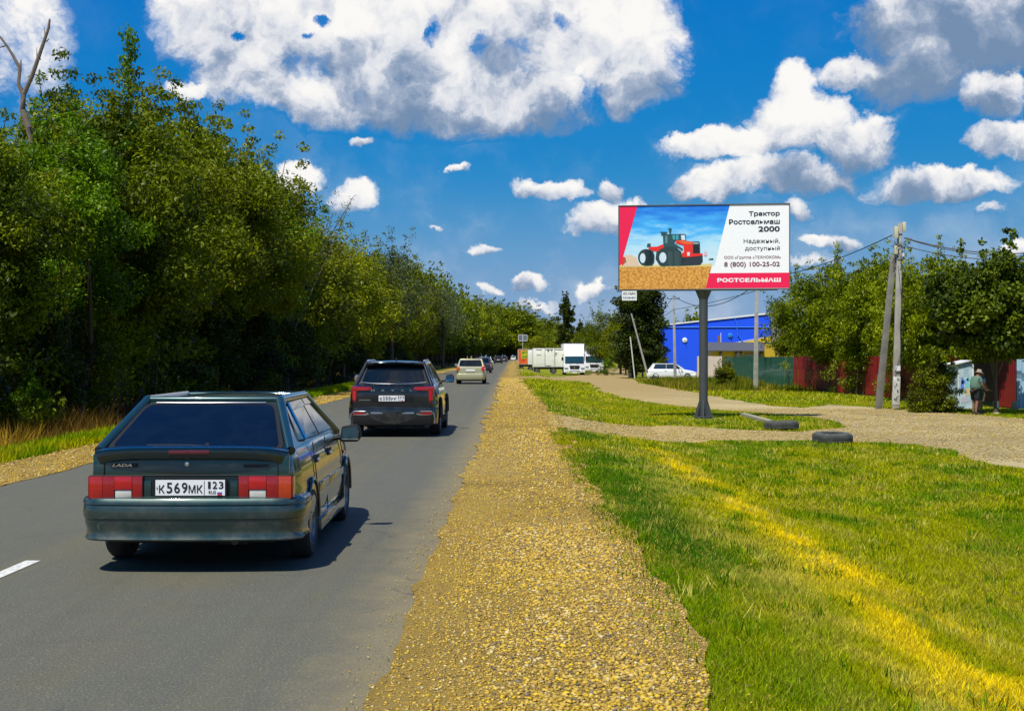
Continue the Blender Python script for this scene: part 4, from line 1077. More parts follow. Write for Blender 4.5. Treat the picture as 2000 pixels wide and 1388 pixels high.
def plate(root, x, y, z, text, region, d=-1, w=0.52, h=0.112, name="number_plate"):
    M = Matrix.Translation((x, y, z)) @ (Matrix.Identity(4) if d < 0 else Matrix.Rotation(math.pi, 4, 'Z'))
    b = MB(); b.box(-w / 2, w / 2, 0, 0.008, -h / 2, h / 2, M); pl = b.build(name, plate_w, root)
    b = MB(); b.box(-w / 2 - 0.012, w / 2 + 0.012, 0.004, 0.014, -h / 2 - 0.012, h / 2 + 0.012, M); b.build("plate_frame", black, pl)
    t = MB(); yy = -0.003; xs = -w / 2 + 0.02; sw_ = w * 0.655
    k = len(text); cw = sw_ / k
    for i, ch in enumerate(text):
        big = ch.isdigit(); hh = h * (0.68 if big else 0.52)
        lettering(t, ch, xs + i * cw + cw * (0.12 if ch != 'М' else .02), xs + i * cw + cw * (0.88 if ch != 'М' else .93), -h * 0.34, -h * 0.34 + hh, yy, M, bold=0.012)
    x2 = -w / 2 + w * 0.70; t.box(x2, x2 + 0.003, yy, yy + 0.001, -h * 0.46, h * 0.46, M)
    cw = (w * 0.27) / len(region)
    for i, ch in enumerate(region): lettering(t, ch, x2 + 0.012 + i * cw + cw * (.1 if ch != '1' else .38), x2 + 0.012 + i * cw + cw * (.86 if ch != '1' else .80), -h * 0.06, h * 0.40, yy, M, bold=0.012)
    lettering(t, "RUS", x2 + 0.035, x2 + 0.09, -h * 0.40, -h * 0.18, yy, M, bold=0.01)
    t.tube([M @ Vector((-w / 2 + 0.012, yy + .002, 0)), M @ Vector((-w / 2 + 0.012, yy - 0.003, 0))], 0.005, 8)
    t.build("plate_lettering", plate_k, pl, fixn=False)
    f = MB()
    for i, mi in enumerate((0, 1, 2)):
        f.cur = mi; f.box(x2 + 0.10, x2 + 0.135, yy, yy + 0.001, -h * 0.20 - 0.011 * (i + 1), -h * 0.20 - 0.011 * i, M)
    f.build("plate_flag", [plate_w, mat("flag_blue", (0.02, 0.06, 0.4), 0.5), mat("flag_red", (0.6, 0.02, 0.02), 0.5)], pl)
    return pl
def mirror(root, x, y, z, sd, m, w=0.19, h=0.13, name="door_mirror", gl=True):
    b = MB()
    pts = [(0, -h * .5), (w * 0.85, -h * .5), (w, -h * .2), (w * .95, h * .3), (w * .75, h * .5), (0.02, h * .38)]
    base = [Vector((x + sd * (0.06 + a), y, z + c)) for a, c in pts]
    b.prism(base, (0, 0.09, 0)); o = b.build(name, m, root, bevel=0.018)
    q = MB(); q.tube([(x - sd * 0.03, y + 0.06, z - h * .35), (x + sd * 0.09, y + 0.05, z - h * .25)], 0.02, 8); q.build("mirror_arm", black, o, smooth=True)
    if gl:
        c = Vector((x + sd * (0.06 + w * .48), y, z)); q = MB(); q.poly([Vector((c.x + (p.x - c.x) * .86, y - 0.004, c.z + (p.z - c.z) * .82)) for p in base])
        q.build("mirror_glass", mat("mirror_silver", (0.55, 0.6, 0.66), 0.02, metal=1.0), o)
    return o
def sweep(name, root, prof, path, m, cap=True, bevel=0.0):
    """prof [(out,z)] carried along plan path [(x,y)] with outward normals"""
    P = [Vector((a, b)) for a, b in path]; rows = []
    for i, p in enumerate(P):
        d = (P[min(i + 1, len(P) - 1)] - P[max(0, i - 1)]).normalized(); nrm = Vector((d.y, -d.x))
        rows.append([Vector((p.x + nrm.x * o, p.y + nrm.y * o, z)) for o, z in prof])
    b = MB(); b.grid(rows, closed=True)
    if cap:
        n = len(prof); b.f.append(tuple(range(n))); b.mi.append(0); b.f.append(tuple(len(b.v) - n + k for k in range(n))); b.mi.append(0)
    return b.build(name, m, root, smooth=True)
def round_path(w, y0, y1, r=0.2, n=6):
    """from left side back to the rear, round the corners and forward on the right"""
    pts = [(-w, y1), (-w, y0 + r)]
    for k in range(1, n + 1):
        a = math.pi / 2 * k / n; pts.append((-w + r * (1 - math.cos(a)), y0 + r * (1 - math.sin(a))))
    for k in range(1, 8): pts.append((-(w - r) + 2 * (w - r) * k / 8, y0 - 0.03 * math.sin(math.pi * k / 8)))
    for k in range(0, n + 1):
        a = math.pi / 2 * (1 - k / n); pts.append((w - r * (1 - math.cos(a)), y0 + r * (1 - math.sin(a))))
    return pts + [(w, y1)]
def blk(root, name, m, *boxes, bevel=0.0, parent=None, label=None):
    b = MB()
    for bx in boxes: b.box(*bx)
    return b.build(name, m, root if parent is None else parent, bevel=bevel, label=label)

# ---------------- dark green hatchback
def green_hatchback(loc, rz):
    car = empty("hatchback_car", loc, rz, "dark green metallic hatchback in the foreground lane with plate K569MK 123", "car")
    gp_ = paint("green_paint", (0.008, 0.042, 0.040), dust=0.5, rough=0.30)
    gb = paint("bumper_paint", (0.016, 0.044, 0.041), dust=0.6, rough=0.40, metal=0.5)
    P = dict(tail=-2.02, nose=2.06, axles=(-1.22, 1.24), track=0.70, wr=0.288, arch=0.045,
             top=[(-2.02, 0.915), (-1.90, 0.925), (-1.0, 0.935), (0.7, 0.93), (1.0, 0.90), (1.6, 0.83), (1.95, 0.72), (2.06, 0.62)],
             bot=[(-2.02, 0.42), (-1.9, 0.36), (-1.6, 0.30), (-0.8, 0.235), (0.9, 0.235), (1.6, 0.27), (2.06, 0.32)],
             half=[(-2.02, 0.745), (-1.96, 0.775), (-1.7, 0.805), (-0.8, 0.82), (0.8, 0.82), (1.5, 0.80), (1.9, 0.74), (2.06, 0.64)])
    body_shell(car, P, gp_)
    gh = GH(0.915, 1.285, -1.90, 0.86, -1.20, 0.16, 0.735, 0.76, 0.54, 0.54)
    gh.shell(car, gp_, crown=0.040, rtube=0.040)
    gh.back_window(car, 0.89, 0.90, 0.05, 0.88, glass_t, off=0.022)
    b = MB(); b.tube([gh.back(-0.80 + 1.6 * i / 8, 0.915, 0.030) for i in range(9)], 0.006, 6); b.build("window_trim", chrome, car, smooth=True)
    gh.back_window(car, 0.92, 0.93, 0.06, 0.92, glass_s, front=True, name="windscreen")
    for sd in (-1, 1):
        gh.side_window(car, [(-1.36, 0.965), (-1.10, 0.955), (-1.04, 1.23), (-1.15, 1.22)], sd, glass_s, name="quarter_window")
        gh.side_window(car, [(-1.03, 0.955), (-0.30, 0.95), (-0.26, 1.24), (-0.97, 1.24)], sd, glass_s)
        gh.side_window(car, [(-0.23, 0.95), (0.62, 0.955), (0.16, 1.235), (-0.20, 1.24)], sd, glass_s)
        b = MB(); b.prism([gh.side(y, z, sd, 0.022) for y, z in [(-0.99, 1.185), (-0.26, 1.20), (-0.25, 1.255), (-0.98, 1.25)]], (-sd * 0.006, 0, -0.002)); b.build("wind_deflector", glass_t, car)
        b = MB(); b.prism([gh.side(y, z, sd, 0.022) for y, z in [(-0.22, 1.205), (0.18, 1.205), (0.09, 1.255), (-0.20, 1.255)]], (-sd * 0.006, 0, -0.002)); b.build("wind_deflector", glass_t, car)
        b = MB(); b.tube([gh.side(-1.07, 0.95, sd, .016), gh.side(-1.0, 1.25, sd, .016)], 0.009, 6); b.build("door_frame_trim", chrome, car, smooth=True)
        # door outlines, handles, rubbing strip, side repeater, sill
        X = 0.818
        for pts in ([(-1.05, 0.93), (-1.07, 0.70), (-0.98, 0.55), (-0.86, 0.28)], [(-0.26, 0.93), (-0.27, 0.28)], [(0.80, 0.93), (0.86, 0.70), (0.84, 0.28)]):
            dl = MB(); dl.tube([(sd * (X - (0.03 if z > 0.9 else (-0.003 if z < 0.75 else 0.012))), y, z) for y, z in pts], 0.0045, 5); dl.build("door_gap", dark_in, car, smooth=True)
        blk(car, "rubbing_strip", gb, *[(min(sd * .815, sd * .838), max(sd * .815, sd * .838), a, c, 0.50, 0.575) for a, c in ((-0.93, -0.285), (-0.255, 0.82))], bevel=0.01)
        blk(car, "sill_skirt", gb, (min(sd * .77, sd * .845), max(sd * .77, sd * .845), -0.88, 0.90, 0.17, 0.27), bevel=0.02)
        for y in (-0.90, -0.06):
            b = MB(); b.box(min(sd * .80, sd * .835), max(sd * .80, sd * .835), y - 0.07, y + 0.07, 0.765, 0.79); hnd = b.build("door_handle", chrome, car, bevel=0.006)
            blk(car, "handle_recess", black, (min(sd * .80, sd * .816), max(sd * .80, sd * .816), y - 0.085, y + 0.085, 0.752, 0.815), parent=hnd)
        blk(car, "side_repeater", amber_l, (min(sd * .80, sd * .822), max(sd * .80, sd * .822), 1.00, 1.05, 0.69, 0.72), bevel=0.005)
        for ya in P['axles']:
            b = MB(); pts = []
            for k in range(15):
                a = math.pi * (-0.02 + 1.04 * k / 14); pts.append((sd * 0.822, ya + math.cos(a) * 0.338, 0.305 + math.sin(a) * 0.338))
            b.tube(pts, 0.014, 6); b.build("arch_lip", gb, car, smooth=True)
            wheel(car, sd * 0.735, ya, 0.288, 0.175, sd)
        mirror(car, sd * 0.78, 0.45, 0.915, sd, black if sd > 0 else gb, w=0.205, h=0.165, gl=False)
        mg = MB(); mg.prism([(sd * (0.86 + a), 0.443, 0.915 + c) for a, c in ((0, -.05), (.155, -.055), (.165, .02), (.135, .062), (.01, .045))], (0, .004, 0)); mg.build('mirror_glass', mat('mirror_dark_reflection', (0.02, 0.05, 0.07), 0.08, coat=1.0), car)  # dark reflection put into the mirror's base colour
        mg = MB(); mg.box(*(sorted((sd * .865, sd * 1.02))), 0.440, 0.446, .852, .864); mg.build('mirror_lip', chrome, car)
    # tailgate: panel seams, spoiler, lamps, plate recess
    for s in (-1, 1):
        seam = MB(); seam.tube([(s * 0.655, -2.034, 0.895), (s * 0.66, -2.034, 0.735)], 0.005, 5); seam.build("tailgate_gap", dark_in, car, smooth=True)
    seam = MB(); seam.tube([(-0.745, -2.032, 0.738), (0.745, -2.032, 0.738)], 0.006, 5); seam.build("tailgate_gap", dark_in, car, smooth=True)
    blk(car, "tail_panel", gp_, (-0.745, 0.745, -2.03, -1.98, 0.545, 0.90), bevel=0.012)
    blk(car, "plate_recess", mat("recess_dark", (0.004, 0.012, 0.013), 0.35), (-0.355, 0.355, -2.036, -2.02, 0.575, 0.728), bevel=0.004)
    # recess cheeks like the dark pockets beside the plate
    for s in (-1, 1): blk(car, "plate_pocket", gp_, (min(s * .355, s * .30), max(s * .355, s * .30), -2.042, -2.03, 0.58, 0.70), bevel=0.004)
    for s in (-1, 1):
        r0, r1 = (0.365, 0.765)
        lamp = bpy.data.objects.new("tail_lamp", None); COL.objects.link(lamp); lamp.parent = car; lamp.empty_display_size = .1
        def X(a, b): return (min(s * a, s * b), max(s * a, s * b))
        def seg(nm, m, a, b, z0, z1, dy=0.0):
            blk(None, nm, m, (*X(a, b), -2.056 - dy, -2.0, z0, z1), bevel=0.004, parent=lamp)
        seg("lamp_housing", black, r0 - .008, r1 + .006, 0.560, 0.738, -0.006)
        seg("red_lens", red_l, r0, 0.44, 0.566, 0.733)
        seg("bright_red_lens", lens("bright_red_lens", (0.42, 0.005, 0.005)), 0.441, 0.575, 0.632, 0.733, 0.003)
        seg("reverse_lens", clear_l, 0.447, 0.570, 0.566, 0.631, -0.003)
        seg("red_lens", red_l, 0.576, 0.665, 0.566, 0.733)
        seg("amber_lens" if s > 0 else "outer_red_lens", amber_l if s > 0 else lens("outer_red", (0.38, 0.008, 0.003)), 0.666, r1, 0.566, 0.733)
        blk(None, "side_wrap_lens", amber_l if s > 0 else red_l, (*X(r1 - .03, r1 + 0.014), -2.045, -1.93, 0.57, 0.73), bevel=0.008, parent=lamp)
        rib = MB()
        for k in (1, 2):
            z = 0.566 + 0.167 * k / 3
            rib.box(*X(r0 + .003, r1 - .003), -2.0615, -2.056, z - 0.0012, z + 0.0012)
        if 0: rib.build("lens_rib", mat('rib_red', (0.36, 0.01, 0.006), .2), lamp)
    sp = MB(); rows = []
    for i in range(25):
        a = -1 + 2 * i / 24; x = a * 0.735; e = abs(a) ** 5
        zc = 0.945 - 0.035 * e; yb = -2.10 + 0.055 * e + 0.02 * a * a
        rows.append([(x, yb, zc - 0.012), (x, yb + 0.008, zc + 0.008), (x, yb + 0.07, zc + 0.022), (x, yb + 0.20, zc + 0.012), (x, yb + 0.20, zc - 0.03), (x, yb + 0.06, zc - 0.090 - 0.03 * e), (x, yb + 0.012, zc - 0.072 - 0.03 * e)])
    sp.grid(rows, closed=True); sp.f += [tuple(range(7)), tuple(len(sp.v) - 7 + k for k in range(7))]; sp.mi += [0, 0]
    spo = sp.build("tail_spoiler", paint("spoiler_paint", (0.003, 0.012, 0.013), rough=0.2), car, smooth=True)
    blk(car, "third_brake_lamp", mat("dark_red_lens", (0.10, 0.008, 0.012), 0.15, coat=1.0), (-0.155, 0.155, -2.108, -2.05, 0.905, 0.935), bevel=0.008, parent=spo)
    w = MB(); w.tube([(0.10, -1.93, 0.955), (-0.05, -1.925, 0.962), (-0.36, -1.925, 0.962)], 0.006, 6); w.tube([(0.10, -1.93, 0.965), (0.10, -1.90, 0.955)], 0.016, 8); w.build("rear_wiper", black, car, smooth=True)
    bd = blk(car, "maker_badge", mat("badge_ground", (0.004, 0.006, 0.007), 0.4), (-0.60, -0.405, -2.040, -2.028, 0.800, 0.832))
    t = MB(); lettering(t, "LADA", -0.595, -0.445, 0.806, 0.828, -2.0425, bold=0.03, shear=0.25); t.build("badge_lettering", chrome, bd, fixn=False)
    bd = blk(car, "model_badge", mat("badge_ground", (0.004, 0.006, 0.007), 0.4), (0.40, 0.59, -2.040, -2.028, 0.798, 0.822))
    lk = MB(); lk.lathe([(0.016, 0), (0.016, 0.012), (0.001, 0.013)], 14, Matrix.Translation((-0.03, -2.028, 0.825)) @ Matrix.Rotation(R(90), 4, 'X')); lk.build("lid_lock", chrome, car, smooth=True)
    plate(car, 0.0, -2.062, 0.648, "К569МК", "123", w=0.525, h=0.118)
    prof = [(0.0, 0.575), (0.045, 0.568), (0.062, 0.545), (0.064, 0.525), (0.056, 0.518), (0.060, 0.510), (0.066, 0.46), (0.060, 0.418), (0.050, 0.412), (0.050, 0.375), (0.036, 0.335), (0.038, 0.290), (0.050, 0.262), (0.044, 0.250), (0.0, 0.25), (-0.06, 0.40)]
    sweep("rear_bumper", car, prof, round_path(0.792, -2.05, -1.60, 0.17), gb)
    sweep("bumper_shelf", car, [(0.0, 0.560), (0.03, 0.571), (0.0, 0.582), (-0.10, 0.582), (-0.10, 0.560)], round_path(0.775, -2.03, -1.62, 0.15), gb)
    fb = [(x, -y) for x, y in round_path(0.745, -2.05, -1.66, 0.30)][::-1]
    sweep("front_bumper", car, [(0.0, 0.56), (0.05, 0.54), (0.06, 0.45), (0.05, 0.32), (0.03, 0.24), (0.0, 0.24), (-0.06, 0.4)], fb, gb)
    blk(car, "underbody", dark_in, (-0.60, 0.60, -1.85, 1.9, 0.20, 0.34), (0.20, 0.42, -2.0, -1.5, 0.21, 0.30))
    e = MB(); e.tube([(0.33, -2.03, 0.235), (0.33, -1.4, 0.24)], 0.028, 12); e.build("exhaust_pipe", mat("pipe_metal", (0.08, 0.07, 0.06), 0.6, metal=0.7), car, smooth=True)
    blk(car, "cabin", dark_in, (-0.62, 0.62, -1.4, 0.4, 0.55, 1.10))
    return car
green_hatchback((-2.47, 12.16, 0), 0.014)

# ---------------- black SUV
def black_suv(loc, rz):
    car = empty("suv_car", loc, rz, "black SUV with L-shaped red tail lamps and silver roof rails ahead of the hatchback", "car")
    pm = paint("suv_paint", (0.010, 0.013, 0.018), rough=0.22, dust=0.5); low = mat("suv_cladding", (0.010, 0.010, 0.010), 0.8, spec=0.2)
    P = dict(tail=-2.20, nose=2.24, axles=(-1.32, 1.38), track=0.80, wr=0.345, arch=0.05,
             top=[(-2.20, 1.02), (-2.05, 1.06), (-1.2, 1.06), (0.8, 1.02), (1.1, 1.0), (1.7, 0.95), (2.1, 0.84), (2.24, 0.7)],
             bot=[(-2.20, 0.42), (-2.0, 0.38), (-1.6, 0.30), (-0.8, 0.24), (1.0, 0.24), (1.8, 0.28), (2.24, 0.34)],
             half=[(-2.20, 0.80), (-2.12, 0.86), (-1.85, 0.905), (-1.3, 0.92), (1.2, 0.92), (1.8, 0.88), (2.1, 0.80), (2.24, 0.70)])
    body_shell(car, P, pm)
    gh = GH(1.025, 1.485, -2.02, 0.95, -1.62, 0.10, 0.78, 0.80, 0.585, 0.585)
    gh.shell(car, pm, crown=0.045, rtube=0.045)
    gh.back_window(car, 0.86, 0.90, 0.10, 0.80, glass_t)
    gh.back_window(car, 0.9, 0.92, 0.06, 0.92, glass_s, front=True, name="windscreen")
    for sd in (-1, 1):
        gh.side_window(car, [(-1.72, 1.15), (-1.24, 1.07), (-1.22, 1.41), (-1.52, 1.39)], sd, glass_s, name="quarter_window")
        gh.side_window(car, [(-1.18, 1.065), (-0.36, 1.055), (-0.34, 1.44), (-1.16, 1.42)], sd, glass_s)
        gh.side_window(car, [(-0.29, 1.055), (0.66, 1.06), (0.16, 1.42), (-0.28, 1.44)], sd, glass_s)
        r = MB(); r.tube([gh.cor(True, False, sd) + Vector((0, 0.05, 0.03)), gh.cor(True, False, sd).lerp(gh.cor(True, True, sd), .12) + Vector((0, 0, .06)), gh.cor(True, False, sd).lerp(gh.cor(True, True, sd), .9) + Vector((0, 0, .06)), gh.cor(True, True, sd) + Vector((0, 0, .03))], 0.018, 8)
        r.build("roof_rail", mat("rail_silver", (0.5, 0.53, 0.58), 0.25, metal=0.9), car, smooth=True)
        w = MB(); w.tube([gh.side(-1.72, 1.06, sd, .02), gh.side(0.7, 1.055, sd, .02)], 0.009, 6); w.build("window_trim", chrome, car, smooth=True)
        for ya in P['axles']:
            b = MB(); b.tube([(sd * 0.918, ya + math.cos(math.pi * k / 14) * 0.40, 0.365 + math.sin(math.pi * k / 14) * 0.40) for k in range(15)], 0.03, 6); b.build("arch_cladding", low, car, smooth=True)
            wheel(car, sd * 0.815, ya, 0.345, 0.225, sd, rim='alloy')
        blk(car, "sill_cladding", low, (min(sd * .84, sd * .93), max(sd * .84, sd * .93), -0.95, 1.0, 0.22, 0.34), bevel=0.02)
        for y in (-1.0, -0.12): blk(car, "door_handle", chrome, (min(sd * .90, sd * .935), max(sd * .90, sd * .935), y - .1, y + .1, 0.86, 0.885), bevel=0.008)
        mirror(car, sd * 0.86, 0.62, 1.14, sd, black, w=0.20, h=0.19)
        # L-shaped lamp
        def X(a, b): return (min(sd * a, sd * b), max(sd * a, sd * b))
        lamp = MB(); y0, y1 = -2.235, -2.12
        lamp.prism([(sd * a, y0, z) for a, z in [(0.835, 1.03), (0.46, 1.015), (0.40, 0.98), (0.46, 0.945), (0.72, 0.93), (0.735, 0.72), (0.75, 0.695), (0.80, 0.72), (0.845, 0.98)]], (0, y1 - y0, 0))
        lo = lamp.build("tail_lamp", lens("suv_red", (0.28, 0.004, 0.007)), car, bevel=0.012)
        blk(None, "lamp_bar", lens("suv_bright_red", (0.50, 0.01, 0.02)), (*X(0.48, 0.72), -2.243, -2.2, 0.955, 0.975), (*X(0.745, 0.79), -2.243, -2.2, 0.75, 0.93), parent=lo)
        rf = MB(); rf.prism([(sd * a, -2.255, z) for a, z in [(0.80, 0.505), (0.52, 0.505), (0.47, 0.475), (0.58, 0.455), (0.80, 0.462)]], (0, .06, 0)); rf.build("bumper_reflector", red_l, car)
        c = MB(); c.prism([(sd * a, -2.26, z) for a, z in [(0.80, 0.452), (0.56, 0.445), (0.42, 0.475), (0.36, 0.505), (0.47, 0.505), (0.58, 0.462), (0.80, 0.458)]], (0, .05, 0)); c.build("bumper_trim", chrome, car)
        c = MB(); c.tube([(sd * a, -2.25, z) for a, z in [(0.40, 0.525), (0.78, 0.525), (0.835, 0.48), (0.855, 0.36), (0.84, 0.28)]], 0.009, 6); c.build("bumper_trim", chrome, car, smooth=True)
    sp = MB(); rows = []
    for i in range(17):
        a = -1 + 2 * i / 16; x = a * 0.585; z = 1.485 + 0.03 * (1 - a * a)
        rows.append([(x, -1.82 + 0.03 * a * a, z - 0.012), (x, -1.80, z + 0.008), (x, -1.50, z + 0.03), (x, -1.50, z - 0.03), (x, -1.78, z - 0.045)])
    sp.grid(rows, closed=True); sp.f += [tuple(range(5)), tuple(len(sp.v) - 5 + k for k in range(5))]; sp.mi += [0, 0]
    sp.build("roof_spoiler", pm, car, smooth=True)
    f = MB(); f.prism([(0.012, -1.45, 1.51), (0.012, -1.22, 1.51), (0.012, -1.38, 1.60), (0.012, -1.43, 1.595)], (-0.024, 0, 0)); f.build("roof_antenna", black, car, bevel=0.008)
    w = MB(); w.tube([(0.16, -2.06, 1.105), (0.0, -2.065, 1.12), (-0.14, -2.06, 1.125)], 0.012, 6); w.tube([(0.16, -2.06, 1.105), (0.1, -2.05, 1.10)], 0.022, 8); w.build("rear_wiper", black, car, smooth=True)
    c = MB(); c.tube([(0.66 * (-1 + 2 * i / 14), -2.075 + 0.03 * abs(-1 + 2 * i / 14), 1.075 + 0.035 * abs(-1 + 2 * i / 14) ** 3) for i in range(15)], 0.006, 6); c.build("window_trim", chrome, car, smooth=True)
    blk(car, "tailgate_panel", pm, (-0.80, 0.80, -2.22, -2.12, 0.60, 1.03), bevel=0.03)
    blk(car, "plate_recess", black, (-0.42, 0.42, -2.226, -2.2, 0.715, 0.865), bevel=0.01)
    t = MB()
    for ch, x in zip("HAVAL", (-0.40, -0.20, 0.0, 0.20, 0.38)): lettering(t, ch, x - 0.035, x + 0.035, 0.93, 0.965, -2.224, bold=0.03)
    t.build("maker_lettering", chrome, car, fixn=False)
    t = MB(); lettering(t, "JOLION", -0.68, -0.46, 0.735, 0.762, -2.224, bold=0.03); t.build("model_lettering", chrome, car, fixn=False)
    plate(car, -0.02, -2.238, 0.785, "Е088РР", "193", w=0.52, h=0.115)
    sweep("rear_bumper", car, [(0.0, 0.62), (0.04, 0.60), (0.05, 0.53), (0.045, 0.40), (0.03, 0.27), (-0.02, 0.25), (-0.08, 0.4)], round_path(0.86, -2.20, -1.74, 0.2), pm)
    blk(car, "bumper_bar", mat("rail_silver", (0.5, 0.53, 0.58), 0.25, metal=0.9), (-0.44, 0.44, -2.275, -2.2, 0.47, 0.51), bevel=0.012)
    blk(car, "lower_bumper", low, (-0.80, 0.80, -2.26, -1.95, 0.24, 0.44), bevel=0.03)
    fb = [(x, -y) for x, y in round_path(0.86, -2.24, -1.8, 0.25)][::-1]
    sweep("front_bumper", car, [(0.0, 0.7), (0.05, 0.6), (0.05, 0.4), (0.03, 0.26), (-0.06, 0.4)], fb, pm)
    e = MB(); e.tube([(0.55, -2.2, 0.205), (0.55, -1.7, 0.22)], 0.04, 10); e.tube([(0.03, -2.15, 0.2), (0.03, -2.0, 0.2)], 0.05, 10); e.build("exhaust_pipe", black, car, smooth=True)
    blk(car, "underbody", dark_in, (-0.60, 0.60, -1.95, 2.0, 0.20, 0.36)); blk(car, "cabin", dark_in, (-0.66, 0.66, -1.7, 0.5, 0.6, 1.25))
    blk(car, "steering_wheel_side_seat", dark_in, (-0.5, -0.05, -0.1, 0.1, 1.1, 1.38), (0.08, 0.5, -0.1, 0.1, 1.1, 1.38)).name = "seat"
    return car
black_suv((-2.41, 29.1, 0), 0.0)

# ---------------- simpler cars further off
def road_car(name, loc, rz, pm, label, W_=0.86, L=4.2, belt=0.92, roof=1.46, roofw=0.60, lamp='low', lampm=None, lm_left=None, sedan=False, plate_txt=None, frontfacing=False, group=None, dark_rear=True, glassm=None):
    car = empty(name, loc, rz, label, "car", group)
    h = L / 2; gm = glassm or glass_t
    P = dict(tail=-h, nose=h, axles=(-h + 0.82, h - 0.85), track=W_ - 0.12, wr=0.31, arch=0.05,
             top=[(-h, belt - 0.08), (-h + 0.15, belt - 0.0), (-h + 1.0, belt + 0.02), (h - 1.3, belt), (h - 0.9, belt - 0.05), (h - 0.2, belt - 0.2), (h, belt - 0.35)],
             bot=[(-h, 0.36), (-h + .2, 0.30), (-h + 1.2, 0.21), (h - 1.2, 0.21), (h, 0.28)],
             half=[(-h, W_ - 0.13), (-h + .12, W_ - 0.05), (-h + .5, W_ - .01), (0, W_), (h - .6, W_ - .03), (h - .15, W_ - .14), (h, W_ - .25)])
    body_shell(car, P, pm)
    yb0 = -h + (0.75 if sedan else 0.18); yt0 = yb0 + (0.65 if sedan else 0.38)
    gh = GH(belt - 0.01, roof - 0.04, yb0, h - 1.15, yt0, h - 1.95, W_ - 0.10, W_ - 0.09, roofw, roofw)
    gh.shell(car, pm, crown=0.04, rtube=0.035)
    gh.back_window(car, 0.88, 0.90, 0.10, 0.86, gm)
    gh.back_window(car, 0.9, 0.92, 0.06, 0.92, gm, front=True, name="windscreen")
    z0, z1 = belt + 0.05, roof - 0.09
    for sd in (-1, 1):
        ym = (yb0 + h - 1.2) / 2
        gh.side_window(car, [(yb0 + 0.42, z0), (ym - .03, z0), (ym - .03, z1), (yt0 + 0.22, z1)], sd, gm)
        gh.side_window(car, [(ym + .03, z0), (h - 1.42, z0), (h - 1.98, z1), (ym + .03, z1)], sd, gm)
        for ya in P['axles']: wheel(car, sd * (W_ - 0.10), ya, 0.31, 0.2, sd, rim='alloy', spokes=7)
        mirror(car, sd * (W_ - 0.06), h - 1.45, belt + 0.09, sd, pm, w=0.18, h=0.13)
        b = MB(); z = belt
        if lamp == 'tall': b.prism([(sd * a, -h - 0.015, q) for a, q in [(W_ - .22, z - .02), (W_ - .05, z + .05), (W_ - .03, z - .25), (W_ - .22, z - .22)]], (0, 0.12, 0))
        else: b.prism([(sd * a, -h - 0.015, q) for a, q in [(W_ - .42, z - .10), (W_ - .06, z - .08), (W_ - .05, z - .24), (W_ - .42, z - .24)]], (0, 0.12, 0))
        b.build("tail_lamp", (lm_left if (sd < 0 and lm_left) else (lampm or red_l)), car, bevel=0.012)
        b = MB(); b.prism([(sd * a, h + 0.005, q) for a, q in [(W_ - .62, z - .27), (W_ - .24, z - .22), (W_ - .22, z - .34), (W_ - .6, z - .38)]], (0, -0.14, 0)); b.build("headlight", clear_l, car, bevel=0.01)
        blk(car, "door_handle", chrome, (min(sd * (W_ - .02), sd * (W_ + .01)), max(sd * (W_ - .02), sd * (W_ + .01)), -0.65, -0.5, belt - .13, belt - .11))
    sweep("rear_bumper", car, [(0.0, 0.60), (0.04, 0.57), (0.05, 0.48), (0.04, 0.36), (0.01, 0.26), (-0.06, 0.4)], round_path(W_ - 0.05, -h, -h + .45, 0.2), pm)
    fb = [(x, -y) for x, y in round_path(W_ - .06, -h, -h + .4, 0.25)][::-1]
    sweep("front_bumper", car, [(0.0, 0.55), (0.04, 0.5), (0.05, 0.38), (0.0, 0.24), (-0.06, 0.4)], fb, pm)
    blk(car, "underbody", dark_in, (-0.6, 0.6, -h + .2, h - .2, 0.18, 0.34)); blk(car, "cabin", dark_in, (-W_ + .22, W_ - .22, yb0 + .3, h - 1.5, 0.5, belt + .15))
    if plate_txt: plate(car, 0, -h - 0.03, belt - 0.19, plate_txt[0], plate_txt[1]); blk(car, "tailgate_trim", chrome, (-0.42, 0.42, -h - 0.02, -h + .05, belt - .105, belt - .085))
    else:
        blk(car, "number_plate", plate_w, (-0.26, 0.26, -h - 0.025, -h + .02, belt - .26, belt - .15))
    return car
champ = paint("champagne_paint", (0.52, 0.50, 0.30), rough=0.3, metal=0.35)
road_car("estate_car", (-2.39, 78.8, 0), 0.0, champ, "pale champagne-gold estate car with tall red tail lamps further up the lane", W_=0.845, L=4.25, belt=1.0, roof=1.47, lamp='tall', lampm=lens("toyota_red", (0.60, 0.01, 0.02)), lm_left=lens("toyota_orange", (0.55, 0.09, 0.02)))
road_car("sedan_car", (-2.84, 128, 0), 0.0, paint("plum_paint", (0.05, 0.03, 0.07)), "dark purplish car half hidden by the champagne estate car", W_=0.86, L=4.3, sedan=True)
road_car("hatch_car", (-3.05, 152, 0), 0.0, paint("petrol_paint", (0.06, 0.13, 0.17)), "teal-blue car just beyond the dark purplish one", W_=0.86, L=4.2, roof=1.5)
road_car("offroad_car", (-2.75, 268, 0), 0.0, paint("coal_paint", (0.02, 0.022, 0.022)), "dark grey boxy car far along the road", W_=0.84, L=4.1, belt=1.0, roof=1.55, roofw=0.7)
road_car("saloon_car", (-1.95, 325, 0), 0.0, paint("slate_paint", (0.03, 0.04, 0.05)), "small dark car beside the boxy one in the far distance", W_=0.86, L=4.3)
white_p = mat("white_paint", (0.74, 0.75, 0.76), 0.25, coat=1.0)
road_car("distant_car", (0.4, 430, 0), 0.0, white_p, "tiny white car where the road meets the trees", W_=0.86, L=4.2)
